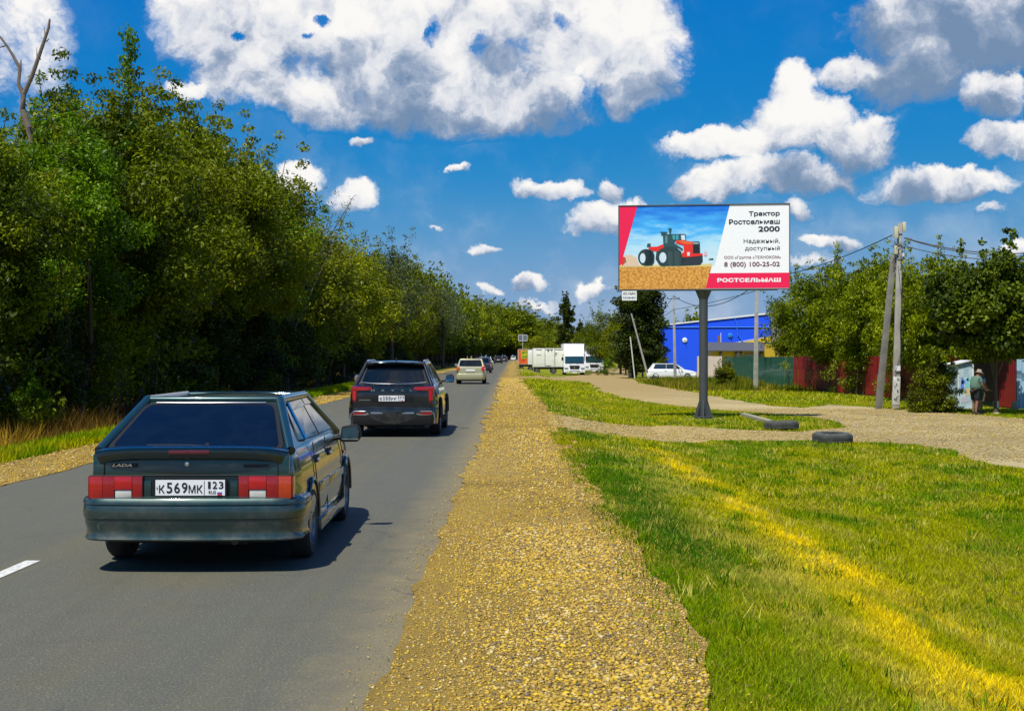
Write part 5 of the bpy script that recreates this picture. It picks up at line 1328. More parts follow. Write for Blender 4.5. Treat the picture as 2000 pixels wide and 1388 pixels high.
# parked white estate (side view, nose to the right)
wc = road_car("parked_estate_car", (wx(1312, 125), 125, -0.6), R(-97), white_p, "white estate car parked by the blue building behind tall weeds", W_=0.88, L=4.6, belt=0.95, roof=1.50, glassm=mat("estate_glass", (0.02, 0.03, 0.045), 0.05, spec=0.8))

# ---------------- trucks
def lorry(loc, rz, label, W_=1.22, top=3.05, cab_top=2.35, door_open=False, box_back=6.5, fridge=False):
    t = empty("box_truck", loc, rz, label, "truck")
    wp_ = white_p; fr = MB()
    # nose points to -Y locally
    rows = [[(-W_, 0.0, 0.55), (-W_, 0.02, 1.25), (-W_ + .04, 0.10, 1.45), (-W_ + .10, 0.32, cab_top - .15), (-W_ + .16, 0.45, cab_top)],
            [(-W_ * .5, -0.05, 0.55), (-W_ * .5, -0.04, 1.25), (-W_ * .5, 0.03, 1.45), (-W_ * .5, 0.27, cab_top - .15), (-W_ * .5, 0.42, cab_top + .02)],
            [(0, -0.07, 0.55), (0, -0.06, 1.25), (0, 0.01, 1.45), (0, 0.25, cab_top - .15), (0, 0.40, cab_top + .03)],
            [(W_ * .5, -0.05, 0.55), (W_ * .5, -0.04, 1.25), (W_ * .5, 0.03, 1.45), (W_ * .5, 0.27, cab_top - .15), (W_ * .5, 0.42, cab_top + .02)],
            [(W_, 0.0, 0.55), (W_, 0.02, 1.25), (W_ - .04, 0.10, 1.45), (W_ - .10, 0.32, cab_top - .15), (W_ - .16, 0.45, cab_top)]]
    fr.grid(rows)
    for s, ci in ((-1, 0), (1, 4)):
        side = rows[ci]; back = [(s * W_, 1.9, z) for _, _, z in side]; back[-1] = (s * (W_ - .16), 1.9, cab_top); back[-2] = (s * (W_ - .1), 1.9, cab_top - .15)
        fr.grid([side, back])
    fr.grid([[r[-1] for r in rows], [(r[-1][0], 1.9, cab_top + .02) for r in rows]])
    fr.build("cab", wp_, t, smooth=True)
    ws = MB(); ws.grid([[(x, 0.015 - 0.075 * (1 - (x / W_) ** 2) + (z - 1.42) * 0.28, z) for x in np.linspace(-W_ + .14, W_ - .14, 7)] for z in (1.36, 1.6, 1.95, 2.16)])
    ws.build("windscreen", mat("truck_glass", (0.015, 0.045, 0.055), 0.05, spec=0.9, coat=0.6), t, smooth=True)
    wi = MB()
    for s in (-0.6, 0.25): wi.tube([(s, -0.10, 1.34), (s + 0.55, -0.02, 1.62)], 0.014, 5)
    wi.build("wiper", black, t, smooth=True)
    gr = MB(); gr.prism([(-.58, -0.13, 1.10), (.58, -0.13, 1.10), (.50, -0.13, 0.68), (-.50, -0.13, 0.68)], (0, 0.1, 0)); g1 = gr.build("grille", black, t, bevel=0.02)
    sl = MB()
    for z in (0.78, 0.88, 0.98): sl.box(-.5, .5, -0.145, -0.13, z - .008, z + .008)
    sl.build("grille_bar", mat("grille_grey", (0.12, 0.12, 0.12), 0.4), g1)
    em = MB(); em.lathe([(0.075, 0), (0.075, 0.012), (0.001, 0.014)], 16, Matrix.Translation((0, -0.146, 0.86)) @ Matrix.Rotation(R(90), 4, 'X')); em.build("emblem", chrome, g1, smooth=True)
    blk(t, "front_bumper", wp_, (-W_ - .02, W_ + .02, -0.20, 0.25, 0.28, 0.62), bevel=0.05)
    blk(t, "bumper_grille", black, (-.62, .62, -0.21, -0.15, 0.40, 0.48)); blk(t, "number_plate", plate_w, (-.26, .26, -0.22, -0.19, 0.24, 0.34))
    for s in (-1, 1):
        blk(t, "headlight", mat("truck_lamp", (0.25, 0.27, 0.28), 0.1, coat=1), (min(s * .72, s * 1.16), max(s * .72, s * 1.16), -0.13, 0.02, 0.70, 0.86), bevel=0.03)
        blk(t, "fog_lamp", clear_l, (min(s * .75, s * 1.0), max(s * .75, s * 1.0), -0.215, -0.18, 0.40, 0.49), bevel=0.01)
        m_ = MB(); m_.tube([(s * (W_ - .05), 0.3, 2.30), (s * (W_ + .12), 0.05, 2.34), (s * (W_ + .16), 0.0, 2.0)], 0.02, 6); m_.box(min(s * (W_ + .06), s * (W_ + .28)), max(s * (W_ + .06), s * (W_ + .28)), -0.04, 0.04, 1.66, 2.04)
        m_.build("wing_mirror", black, t)
        for y in (0.95, 5.4): wheel(t, s * (W_ - .17), y, 0.48, 0.28, s)
        sw_ = MB(); sw_.prism([(s * (W_ + .004), 0.42, 1.45), (s * (W_ + .004), 1.35, 1.45), (s * (W_ - .09), 1.35, 2.12), (s * (W_ - .09), 0.62, 2.12)], (s * .006, 0, 0)); sw_.build("side_window", glass_t, t)
    blk(t, "chassis", dark_in, (-.9, .9, 0.3, box_back + .6, 0.45, 0.85))
    bz = (0.98, top)
    cb = blk(t, "cargo_box", mat("box_white", (0.70, 0.71, 0.70), 0.45, var=0.06, scale=2), (-W_ - .02, W_ + .02, 2.05, 2.05 + box_back, *bz), bevel=0.03)
    ed = MB()
    for z in bz: ed.box(-W_ - .04, W_ + .04, 2.03, 2.08, z - .05, z + .03)
    for x in (-W_, W_): ed.box(x - .04, x + .04, 2.03, 2.08, bz[0], bz[1])
    ed.build("box_edge", mat("edge_grey", (0.45, 0.46, 0.44), 0.5), cb)
    if fridge: blk(t, "cooling_unit", mat("fridge_grey", (0.25, 0.27, 0.27), 0.5), (-.75, .55, 1.7, 2.05, top - .75, top - .2), bevel=0.04)
    else:
        ss = MB(); ss.prism([(-W_ + .1, 0.5, cab_top + .03), (W_ - .1, 0.5, cab_top + .03), (W_ - .05, 1.9, top - .05), (-W_ + .05, 1.9, top - .05)], (0, .03, 0)); ss.build("roof_deflector", wp_, t, bevel=.01)
    if door_open:
        M = Matrix.Translation((-W_ - 0.02, 0.35, 0)) @ Matrix.Rotation(R(100), 4, 'Z')
        d = MB(); d.box(0, 1.15, -.04, .04, 0.75, 1.45, M); d.box(0, .1, -.04, .04, 1.45, 2.2, M); d.box(1.05, 1.15, -.04, .04, 1.45, 2.2, M); d.box(0, 1.15, -.04, .04, 2.12, 2.22, M)
        do = d.build("open_door", wp_, t); q = MB(); q.box(.1, 1.05, -.01, .01, 1.45, 2.12, M); q.build("door_window", glass_t, do)
    return t
lorry((wx(1122, 153), 153, -0.6), 0.0, "white box truck seen from the front, its windscreen facing the camera", top=3.62)
lorry((wx(1160.5, 172), 172, -0.6), R(4), "white refrigerated truck behind the front truck with its cab door open", top=3.45, door_open=True, fridge=True)
def trailer(loc, rz, label, Lx, z0, z1, depth, mats, ad=False):
    t = empty("box_trailer", loc, rz, label, "trailer")
    o = blk(t, "box_body", mats, (0, Lx, 0, depth, z0, z1), bevel=0.03)
    fr = MB(); e = 0.05
    for z in (z0, z1 - e): fr.box(-.02, Lx + .02, -.03, .02, z, z + e)
    xs = [0, Lx * 0.36, Lx * 0.66, Lx - e] if not ad else [0, Lx * .62, Lx - e]
    for x in xs: fr.box(x, x + e, -.03, .02, z0, z1)
    fr.build("edge_frame", mat("edge_grey", (0.45, 0.46, 0.44), 0.5), t)
    for x in ((0.5, Lx * .62) if not ad else (0.45, Lx - .35)):
        for y in (0.12, depth - .12):
            w = wheel(t, x, y, 0.36, 0.22, 1)
            w.matrix_local = Matrix.Translation((x, y, 0)) @ Matrix.Rotation(R(-90), 4, 'Z') @ Matrix.Translation((-x, -y, 0))
    blk(t, "chassis", dark_in, (0.15, Lx - .15, .1, depth - .1, z0 - .25, z0))
    return t
ky = mat("old_white_panel", (0.84, 0.85, 0.80), 0.55, color2=(0.76, 0.75, 0.64), scale=1.2)
yk = 155.0; x0 = wx(1040.5, yk)
tr = trailer((x0, yk, -0.5), 0, "weathered white three-panel kiosk trailer left of the front truck", 3.9, 0.80, 3.02, 2.3, ky)
st = mat("rust_stain", (0.16, 0.15, 0.13), 0.8)
hw = MB()
for (a, b, c, d) in [(0.35, 1.05, 2.78, 2.84), (1.5, 2.35, 2.80, 2.88), (2.6, 3.5, 2.80, 2.86), (1.7, 1.9, 2.60, 2.78), (2.15, 2.25, 2.62, 2.8), (2.55, 2.85, 2.35, 2.46), (0.45, 0.95, 2.18, 2.22), (2.5, 2.8, 2.15, 2.20), (1.5, 2.1, 0.92, 0.99)]:
    hw.box(a, b, -0.045, -0.03, c, d)
hw.build("hinge_and_latch", st, tr)
for a_, c_ in ((0.06, 1.40), (1.47, 2.53), (2.60, 3.84)): blk(tr, "panel", ky, (a_, c_, -0.02, 0.01, 0.87, 2.95), bevel=0.008)
for x in (1.42, 2.55): blk(tr, "door_gap", st, (x, x + .03, -0.038, -0.028, 0.86, 2.95))
ye = 168.0; x0 = wx(1011.5, ye)
tr2 = trailer((x0, ye, -0.45), 0, "trailer with an orange and lime-green advertising panel at the left end of the yard", 1.95, 0.95, 2.90, 2.6, ky, ad=True)
orange = mat("orange_print", (0.75, 0.16, 0.02), 0.5, color2=(0.62, 0.08, 0.015), scale=1.6); lime = mat("lime_print", (0.42, 0.55, 0.02), 0.5)
a_ = blk(tr2, "advert_panel", orange, (0.08, 1.20, -0.05, -0.02, 1.03, 2.80))
blk(tr2, "lime_block", lime, (0.42, 1.18, -0.056, -0.05, 2.22, 2.70), (0.42, 1.18, -0.056, -0.05, 1.72, 2.16), parent=a_)
t = MB(); lettering(t, "ДАЧ", 0.50, 1.15, 2.30, 2.62, -0.060, bold=0.04); lettering(t, "НЫЙ", 0.50, 1.15, 1.80, 2.08, -0.060, bold=0.04); t.build("advert_lettering", plate_k, a_, fixn=False)
blk(tr2, "red_block", mat("flag_red", (0.6, 0.02, 0.02), 0.5), (0.60, 0.90, -0.056, -0.05, 1.36, 1.55), parent=a_)
# far traffic sign
s = empty("direction_sign", (wx(1021, 190), 190, -0.3), 0, "grey two-panel direction sign on a post above the trailers", "road sign")
blk(s, "post", mat("galvanised", (0.35, 0.36, 0.36), 0.5, metal=0.3), (-.06, .06, -.06, .06, 0, 5.05))
for x0_, x1_ in ((-.62, -.03), (.03, .62)): blk(s, "sign_panel", mat("sign_grey", (0.13, 0.15, 0.17), 0.6), (x0_, x1_, -.12, -.07, 4.05, 4.85))
bd = MB()
for (a, b, c, d) in [(-.66, .66, 4.85, 4.90), (-.66, .66, 4.0, 4.05), (-.66, -.62, 4.0, 4.9), (.62, .66, 4.0, 4.9), (-.03, .03, 4.0, 4.9)]: bd.box(a, b, -.13, -.07, c, d)
bd.build("sign_border", plate_w, s)
# ------------------------------------------------------------------ billboard
YB = 47.5; XB = wx(1374, YB)
TH = R(7)
board = empty("billboard", (XB, YB, -0.58), TH * -1, "large billboard on a single grey post advertising a red tractor", "billboard")
# local frame: x right, y away, z up; panel centre at z = 6.0
zc = wz(482.5, YB) + 0.58; PW, PH = 6.0, 2.98
steel = mat("post_steel", (0.065, 0.072, 0.075), 0.55, metal=0.2, var=0.25, scale=5)
fr = MB(); fr.box(-PW / 2, PW / 2, 0.0, 0.22, zc - PH / 2, zc + PH / 2); fr.build("panel_body", mat("panel_back", (0.30, 0.31, 0.32), 0.6), board)
fr = MB(); e = 0.035
fr.box(-PW / 2 - e, PW / 2 + e, -0.03, 0.03, zc + PH / 2, zc + PH / 2 + e); fr.box(-PW / 2 - e, PW / 2 + e, -0.03, 0.03, zc - PH / 2 - e, zc - PH / 2)
for s in (-1, 1): fr.box(s * PW / 2 - (e if s < 0 else 0), s * PW / 2 + (e if s > 0 else 0), -0.03, 0.03, zc - PH / 2, zc + PH / 2)
fr.build("panel_frame", mat("frame_grey", (0.10, 0.10, 0.10), 0.6), board)
po = MB(); PX = 0.0
po.tube([(PX, 0.12, 0.0), (PX, 0.12, zc - PH / 2 - 0.05)], 0.155, 28)
po.build("post", steel, board, smooth=True)
cp = MB()
for s in range(8):
    a = s * math.pi / 4; c, d = math.cos(a), math.sin(a)
    M = Matrix.Translation((PX, 0.12, 0)) @ Matrix.Rotation(a, 4, 'Z')
    cp.prism([M @ Vector((0.14, 0.008, 0.04)), M @ Vector((0.34, 0.008, 0.04)), M @ Vector((0.155, 0.008, 0.62))], M.to_3x3() @ Vector((0, -0.016, 0)))
cp.lathe([(0.36, 0.02), (0.36, 0.06), (0.15, 0.06)], 24, Matrix.Translation((PX, 0.12, 0)))
cp.build("base_gusset", steel, board)
tp = MB(); zt = zc - PH / 2 - 0.04
tp.lathe([(0.155, zt - 0.36), (0.17, zt - 0.30), (0.27, zt - 0.06), (0.30, zt), (0.0, zt)], 16, Matrix.Translation((PX, 0.12, 0))); tp.box(-2.6, 2.6, 0.04, 0.18, zt - 0.02, zt + 0.04)
tp.build("post_head", steel, board)
# printed poster (flat print in thin layers)
def pm(name, c, **k): return mat(name, c, 0.55, **k)
poster_white = pm("print_white", (0.90, 0.90, 0.90)); crimson = pm("print_crimson", (0.86, 0.004, 0.075))
def uv(u, v, k=0): return (u - PW / 2, -0.006 - 0.0016 * k, zc - PH / 2 + v * PH / 3.0)
po_ = MB(); po_.poly([uv(0, 0), uv(6, 0), uv(6, 3), uv(0, 3)]); poster = po_.build("poster", poster_white, board, fixn=False)
def flat(name, m, pts, k, parent=poster):
    b = MB(); b.poly([uv(a, c, k) for a, c in pts]); return b.build(name, m, parent, fixn=False)
# sky photograph area with gradient
ps = bpy.data.materials.new("print_sky"); ps.use_nodes = True; T = NT(ps.node_tree); b_ = T.n['Principled BSDF']; tcn = T.new('ShaderNodeTexCoord')
spn = T.new('ShaderNodeSeparateXYZ'); T.l.new(tcn.outputs['Object'], spn.inputs[0])
hgt = T.math('DIVIDE', T.math('SUBTRACT', spn.outputs[2], zc - PH / 2 + 0.8), 2.2)
mpn = T.new('ShaderNodeMapping'); mpn.inputs['Scale'].default_value = (0.6, 1, 2.4); T.l.new(tcn.outputs['Object'], mpn.inputs[0])
cl = T.noise(mpn.outputs[0], 1.5, 6, 0.6)
T.l.new(T.ramp(T.math('ADD', hgt, T.math('MULTIPLY', T.math('SUBTRACT', cl, 0.5), 0.9)), [(0.0, (0.66, 0.80, 0.85)), (0.38, (0.42, 0.73, 0.90)), (0.62, (0.06, 0.45, 0.90)), (1.0, (0.0, 0.16, 0.72))]), b_.inputs['Base Color']); b_.inputs['Roughness'].default_value = 0.55
pf = pm("print_field", (0.50, 0.18, 0.015), color2=(0.78, 0.42, 0.08), scale=11)
flat("printed_sky", ps, [(0.05, 0.80), (3.38, 0.80), (3.93, 3.0), (0.64, 3.0)], 1)
flat("printed_field", pf, [(0, 0), (3.08, 0), (3.30, 0.86), (0.0, 0.86)], 2)
flat("printed_stubble", pm("print_straw", (0.78, 0.58, 0.25), color2=(0.66, 0.62, 0.20), scale=5), [(0, 0.80), (3.285, 0.80), (3.31, 0.91), (2.95, 0.89), (0.0, 0.87)], 3)
flat("crimson_wedge", crimson, [(0, 0.86), (0.05, 0.86), (0.65, 3.0), (0, 3.0)], 4)
flat("crimson_band", crimson, [(3.08, 0.02), (6, 0.02), (6, 0.56), (3.21, 0.56)], 4)
def tq(x, y): return (0.359 + 0.001738 * x, 2.474 - 0.001741 * y)
pk = lambda n, c: pm("print_" + n, c)
tyre_c = pk("tyre", (0.018, 0.045, 0.05)); tyre_l = pk("tyre_light", (0.07, 0.13, 0.13)); tred = pk("red", (0.80, 0.02, 0.012)); tdk = pk("dark_teal", (0.02, 0.075, 0.085)); tgl = pk("cab_glass", (0.05, 0.35, 0.42)); twh = pk("rim", (0.62, 0.76, 0.84)); tor = pk("orange", (0.82, 0.14, 0.02)); tdust = pk("dust", (0.72, 0.55, 0.38))
def ell(cx, cy_, rx, ry, n=26): return [(cx + rx * math.cos(2 * math.pi * k / n), cy_ + ry * math.sin(2 * math.pi * k / n)) for k in range(n)]
def shape(nm, m, pts, k): flat(nm, m, [tq(a, b) for a, b in pts], k)
shape("printed_dust", tdust, [(-120, 945), (-100, 720), (40, 700), (150, 770), (220, 945)], 5)
shape("printed_far_machine", tred, [(-190, 830), (-130, 740), (-80, 760), (-60, 860), (-150, 930)], 5)
shape("printed_tractor_tyre", tyre_c, [(560, 640), (640, 560), (900, 520), (1060, 640), (1120, 800), (1080, 945), (640, 945), (540, 800)], 6)
shape("printed_tractor_tyre", tyre_c, ell(340, 765, 160, 175) , 6)
shape("printed_tractor_tyre", tyre_c, [(330, 592), (480, 610), (520, 720), (515, 870), (470, 935), (330, 940)], 6)
shape("printed_tractor_tyre", pk("under", (0.02, 0.03, 0.045)), [(1090, 760), (1500, 700), (1505, 860), (1450, 930), (1080, 945)], 6)
shape("printed_frame", tred, [(385, 575), (430, 545), (580, 540), (700, 490), (720, 560), (640, 590), (600, 640), (490, 635)], 7)
shape("printed_stack_box", tdk, [(375, 475), (440, 475), (440, 545), (360, 550)], 7)
shape("printed_tractor_tyre", tyre_c, ell(710, 770, 150, 180), 8)
shape("printed_rim", twh, ell(277, 777, 58, 102), 8)
shape("printed_rim", twh, ell(690, 768, 72, 108), 9)
for q in range(7):
    yy = 640 + q * 42; shape("printed_tread", tyre_l, [(800, yy), (890, yy + 45), (890, yy + 60), (800, yy + 16)], 9); shape("printed_tread", tyre_l, [(930, yy), (1030, yy + 40), (1030, yy + 55), (930, yy + 16)], 9)
shape("printed_cab", tdk, [(690, 300), (740, 285), (1150, 285), (1165, 330), (1165, 420), (960, 420), (920, 470), (1100, 590), (1090, 640), (1020, 580), (850, 540), (705, 560)], 8)
shape("printed_cab_window", tgl, [(885, 310), (940, 305), (945, 400), (895, 395)], 9)
shape("printed_cab_window", tgl, [(960, 305), (1010, 305), (1010, 405), (960, 400)], 9)
shape("printed_cab_window", twh, [(1060, 310), (1140, 310), (1150, 415), (1070, 405)], 9)
shape("printed_cab_window", pk("glass_dark", (0.10, 0.24, 0.27)), [(740, 320), (785, 320), (785, 470), (735, 480)], 9)
shape("printed_exhaust", tdk, [(800, 165), (870, 165), (855, 290), (830, 290)], 9)
shape("printed_exhaust", tdk, [(640, 235), (780, 240), (780, 255), (700, 300), (660, 320), (655, 260), (640, 250)], 9)
shape("printed_bonnet", tred, [(960, 415), (1090, 415), (1300, 450), (1300, 690), (1500, 690), (1500, 735), (1230, 745), (1100, 770), (1075, 690), (1120, 660), (1110, 520), (960, 480)], 9)
shape("printed_bonnet_top", tor, [(975, 425), (1090, 425), (1290, 460), (1290, 500), (1120, 490)], 10)
shape("printed_radiator", tdk, [(1300, 450), (1420, 440), (1445, 470), (1450, 690), (1300, 690)], 10)
shape("printed_radiator_mesh", pk("black", (0.008, 0.012, 0.016)), [(1312, 510), (1435, 505), (1438, 685), (1312, 685)], 11)
for i in range(4): shape("printed_lamp", twh, [(1315 + i * 28, 470), (1332 + i * 28, 468), (1332 + i * 28, 492), (1315 + i * 28, 494)], 11)
shape("printed_decal", twh, [(1185, 665), (1240, 660), (1240, 735), (1190, 738)], 11)
shape("printed_front_plate", pk("pink", (0.75, 0.45, 0.5)), [(1530, 660), (1585, 655), (1585, 740), (1530, 740)], 10)
shape("printed_bumper", tred, [(1060, 690), (1280, 700), (1500, 695), (1500, 735), (1280, 760), (1100, 770)], 10)
shape("printed_hill", pk("far_trees", (0.05, 0.09, 0.06)), [(1620, 825), (1640, 800), (1720, 790), (1716, 830)], 5)
navy = pk("navy", (0.008, 0.012, 0.03)); maroon = pk("maroon", (0.16, 0.02, 0.05))
def ptxt(body, px0, px1, py0, py1, m, bold=0.0, k=6, sp=1.0):
    # pixel box in the 5.405x crop of the panel
    U = lambda x: (x - 110) / 1773 * 6; Vv = lambda y: (1000 - y) / 885 * 3
    b = MB(); vs, fs = text_mesh(body, bold, 0.0, sp)
    b.add([uv(U(px0) + a * (U(px1) - U(px0)), Vv(py1) + c * (Vv(py0) - Vv(py1)), k) for a, c in vs], fs)
    b.build("poster_lettering", m, poster, fixn=False)
ptxt("Трактор", 1467, 1787, 186, 246, navy, 0.022)
ptxt("Ростсельмаш", 1262, 1787, 268, 322, navy, 0.022)
ptxt("2000", 1566, 1787, 345, 402, navy, 0.025)
ptxt("Надежный,", 1414, 1787, 474, 530, navy, 0.0)
ptxt("доступный", 1428, 1787, 552, 608, navy, 0.0)
ptxt("ООО «Группа «ТЕХНОКОМ»", 1212, 1798, 654, 692, maroon, 0.004)
ptxt("8 (800) 100-25-02", 1212, 1787, 718, 782, maroon, 0.012)
ptxt("РОСТСЕЛЬМАШ", 1140, 1797, 888, 932, poster_white, 0.05, sp=1.08)
tagp = MB(); u0, u1 = (140 - 110) / 1773 * 6, (295 - 110) / 1773 * 6
tagp.box(u0 - 3, u1 - 3, -0.02, 0.0, zc - PH / 2 - 0.40, zc - PH / 2 - 0.06); tg = tagp.build("owner_tag", pm("tag_white", (0.82, 0.83, 0.80)), board)
t = MB(); lettering(t, "МОО АЛЬЯНС", u0 - 2.96, u1 - 3.04, zc - PH / 2 - 0.20, zc - PH / 2 - 0.11, -0.024, bold=0.02); t.build("tag_lettering", navy, tg, fixn=False)
t = MB(); lettering(t, "918 344-45-0", u0 - 2.96, u1 - 3.04, zc - PH / 2 - 0.35, zc - PH / 2 - 0.26, -0.024, bold=0.03); t.build("tag_number", pm("tag_blue", (0.02, 0.10, 0.22)), tg, fixn=False)
# concrete footing slab and kerb pieces near the post
conc = mat("concrete", (0.30, 0.27, 0.20), 0.85, var=0.3, scale=8, bump=0.4, bscale=30)
fs_ = empty("footing_slab", (XB, YB, -0.60), TH * -1, "low concrete footing slab under the billboard post", "slab")
blk(fs_, "slab", conc, (-0.7, 0.75, -0.4, 0.6, -0.1, 0.0), bevel=0.02)
for (a, b, lab) in [((1450, 812), (1502, 826), "narrow pale concrete kerb lying in the grass left of the first tyre")]:
    A = Vector((*px2ground(*a), 0)); B = Vector((*px2ground(*b), 0)); d = B - A
    k = empty("kerb_stone", ((A + B) / 2).to_tuple()[:2] + (-0.6,), math.atan2(d.y, d.x), lab, "kerb"); L = d.length / 2
    blk(k, "stone", conc, (-L, L, -0.09, 0.09, -0.05, 0.12), bevel=0.02)

# ------------------------------------------------------------------ old tyres
def old_tyre(px, py, dia_px, label, tilt, drop=0.0):
    X, Y = px2ground(px, py); r = dia_px / 2 / FPX * Y
    t = empty("old_tyre", (X, Y + r, float(g(X, Y)) - drop), 0.3, label, "tyre")
    b = MB(); w = 0.27; M = Matrix.Rotation(tilt, 4, 'X')
    prof = [(r * .58, 0.0), (r * .80, -0.005), (r * .95, 0.02), (r, 0.06), (r, w - .06), (r * .95, w - .02), (r * .80, w + .005), (r * .58, w), (r * .56, w - .03), (r * .82, w - .05), (r * .82, .05), (r * .56, .03)]
    b.lathe(prof, 48, M, close=True)
    o = b.build("casing", mat("old_rubber", (0.045, 0.048, 0.045), 0.9, color2=(0.075, 0.078, 0.07), scale=7), t, smooth=True)
    tr = MB()
    for k in range(56):
        a = 2 * math.pi * k / 56; M2 = M @ Matrix.Rotation(a, 4, 'Z')
        tr.box(r - .004, r + .014, -.016, .016, .06, w * .45, M2); M3 = M @ Matrix.Rotation(a + .056, 4, 'Z'); tr.box(r - .004, r + .014, -.016, .016, w * .52, w - .06, M3)
    tr.build("tread_block", MATS["old_rubber"], t)["kind"] = "stuff"
    return t
old_tyre(1533, 841, 67, "weathered truck tyre lying on the grass edge, the one nearer the billboard", R(-2))
old_tyre(1635, 866, 77, "weathered truck tyre sunk behind the lawn's edge, right-hand of the pair", R(2), 0.02)

# ------------------------------------------------------------------ poles and wires
cpole = mat("pole_concrete", (0.40, 0.385, 0.33), 0.85, color2=(0.30, 0.29, 0.26), scale=2.5, bump=0.4, bscale=25)
wash = mat("pole_whitewash", (0.60, 0.59, 0.55), 0.9, color2=(0.42, 0.41, 0.38), scale=9)
wire_m = mat("wire_black", (0.012, 0.012, 0.014), 0.6)
ins_m = mat("box_cream", (0.58, 0.53, 0.34), 0.6)
def pole_part(root, name, a, b, w0, w1, m):
    A, B = Vector(a), Vector(b); d = (B - A).normalized(); x = Vector((1, 0, 0)) - d * d.x; x.normalize(); y = d.cross(x)
    mb_ = MB(); vs = []
    for P_, w in ((A, w0), (B, w1)):
        for sx, sy in ((-1, -.9), (1, -.9), (.72, .9), (-.72, .9)): vs.append(P_ + x * sx * w / 2 + y * sy * w / 2)
    mb_.add(vs, [(0, 1, 2, 3), (7, 6, 5, 4), (0, 4, 5, 1), (1, 5, 6, 2), (2, 6, 7, 3), (3, 7, 4, 0)])
    return mb_.build(name, m, root, bevel=0.015)
Y1 = 55.0; X1 = wx(1748, Y1)
p1 = empty("utility_pole", (X1, Y1, -0.62), 0, "upright concrete pole topped with cream boxes and tangled cables, whitewashed at its foot", "utility pole")
def l1(px, py, dy=0.0): return (wx(px, Y1) - X1, dy, wz(py, Y1) + 0.62)
pole_part(p1, "pole_shaft", l1(1748, 797), l1(1757, 436), 0.30, 0.19, cpole)
pole_part(p1, "whitewash_band", (l1(1748, 790)[0], -0.012, l1(1748, 790)[2]), (l1(1750, 735)[0], -0.012, l1(1750, 735)[2]), 0.305, 0.293, wash)
def bx1(name, m, px0, px1, py0, py1, d0=-.2, d1=-.08, **k):
    a = l1(px0, py1); c = l1(px1, py0); return blk(p1, name, m, (a[0], c[0], d0, d1, a[2], c[2]), **k)
bx1("cable_box", ins_m, 1745, 1752, 443, 466, bevel=.01); bx1("cable_box", ins_m, 1762, 1768, 434, 452, -.12, 0, bevel=.01); bx1("cable_box", ins_m, 1745, 1751, 480, 497, bevel=.01)
bx1("meter_box", plate_w, 1759, 1763, 495, 501); bx1("notice_plate", mat("notice_white", (0.7, 0.72, 0.75), 0.5), 1747, 1756, 714, 724, -.19, -.16)
gf = MB(); rg = random.Random(3)
for k in range(7):
    z = rg.uniform(740, 785); x = rg.uniform(1744, 1752); gf.tube([l1(x, z, -.175), l1(x + rg.uniform(-2, 2), z + rg.uniform(-4, 4), -.175), l1(x + rg.uniform(-2, 3), z + rg.uniform(-3, 3), -.175)], 0.012, 4)
gf.build("dark_scrawl", black, p1)
bd = MB()
for py in (456, 478, 506): a = l1(1756.5, py); bd.box(a[0] - .12, a[0] + .12, -.12, .12, a[2] - .025, a[2] + .025)
bd.build("clamp_band", mat("galvanised", (0.35, 0.36, 0.36), 0.5, metal=0.3), p1)
tg_ = MB()
for k in range(26):
    px, py = rg.uniform(1740, 1770), rg.uniform(458, 515); a = Vector(l1(px, py, -.15 + rg.uniform(-.1, .2))); q = [a]
    for j in range(4): q.append(q[-1] + Vector((rg.uniform(-.14, .14), rg.uniform(-.08, .08), rg.uniform(-.28, .1))))
    tg_.tube(q, 0.008, 4)
tg_.tube([l1(1757, 500, -.13), l1(1762, 560, -.14), l1(1756, 640, -.16), l1(1757, 690, -.17), l1(1745, 730, -.19)], 0.012, 5)
tg_.tube([l1(1752, 520, -.16), l1(1760, 600, -.15), l1(1759, 700, -.17)], 0.009, 5)
tg_.build("tangled_cable", wire_m, p1)["kind"] = "stuff"
p2 = empty("brace_pole", (wx(1714, 56), 56, -0.62), 0, "concrete brace pole leaning against the upright one", "utility pole")
pole_part(p2, "pole_shaft", (0, 0, -.1), (wx(1752, 55) - wx(1714, 56) - .1, -0.8, wz(498, 55) + .62), 0.30, 0.22, mat("pole_concrete_dark", (0.26, 0.25, 0.22), 0.9, color2=(0.19, 0.18, 0.16), scale=2.0, bump=.3))
def simple_pole(px, Y0, pyt, w0, w1, label, lean=0.0):
    X0 = wx(px, Y0); r = empty("utility_pole", (X0, Y0, -0.6), 0, label, "utility pole")
    pole_part(r, "pole_shaft", (0, 0, -.1), (lean, 0, wz(pyt, Y0) + .6), w0, w1, cpole)
    b = MB(); z = wz(pyt, Y0) + .6; b.tube([(lean - .5, 0, z - .35), (lean + .5, 0, z - .35)], 0.03, 6); b.tube([(lean - .5, 0, z - .35), (lean - .5, 0, z - .2)], .04, 6); b.tube([(lean + .5, 0, z - .35), (lean + .5, 0, z - .2)], .04, 6)
    b.build("crossarm", wire_m, r)
    return (X0 + lean, Y0, wz(pyt, Y0))
t2 = simple_pole(1475, 87, 545, 0.34, 0.20, "plain concrete pole standing right of the billboard post before the green fence", lean=0.1)
t3 = simple_pole(1318.5, 118, 576, 0.30, 0.17, "thin concrete pole in front of the white parked estate car", lean=-0.15)
t4 = simple_pole(1230, 131, 600, 0.34, 0.2, "grey pole at the left foot of the big dark poplar")
sp_ = empty("white_stake", (wx(1240, 129), 129, -0.6), 0, "thin white stake leaning beside the grey pole", "pole")
b = MB(); b.tube([(0, 0, 0), (wx(1231, 129) - wx(1240, 129), 0, wz(657, 129) + .6)], .06, 8); b.build("shaft", mat("stake_white", (0.6, 0.6, 0.55), 0.7), sp_)
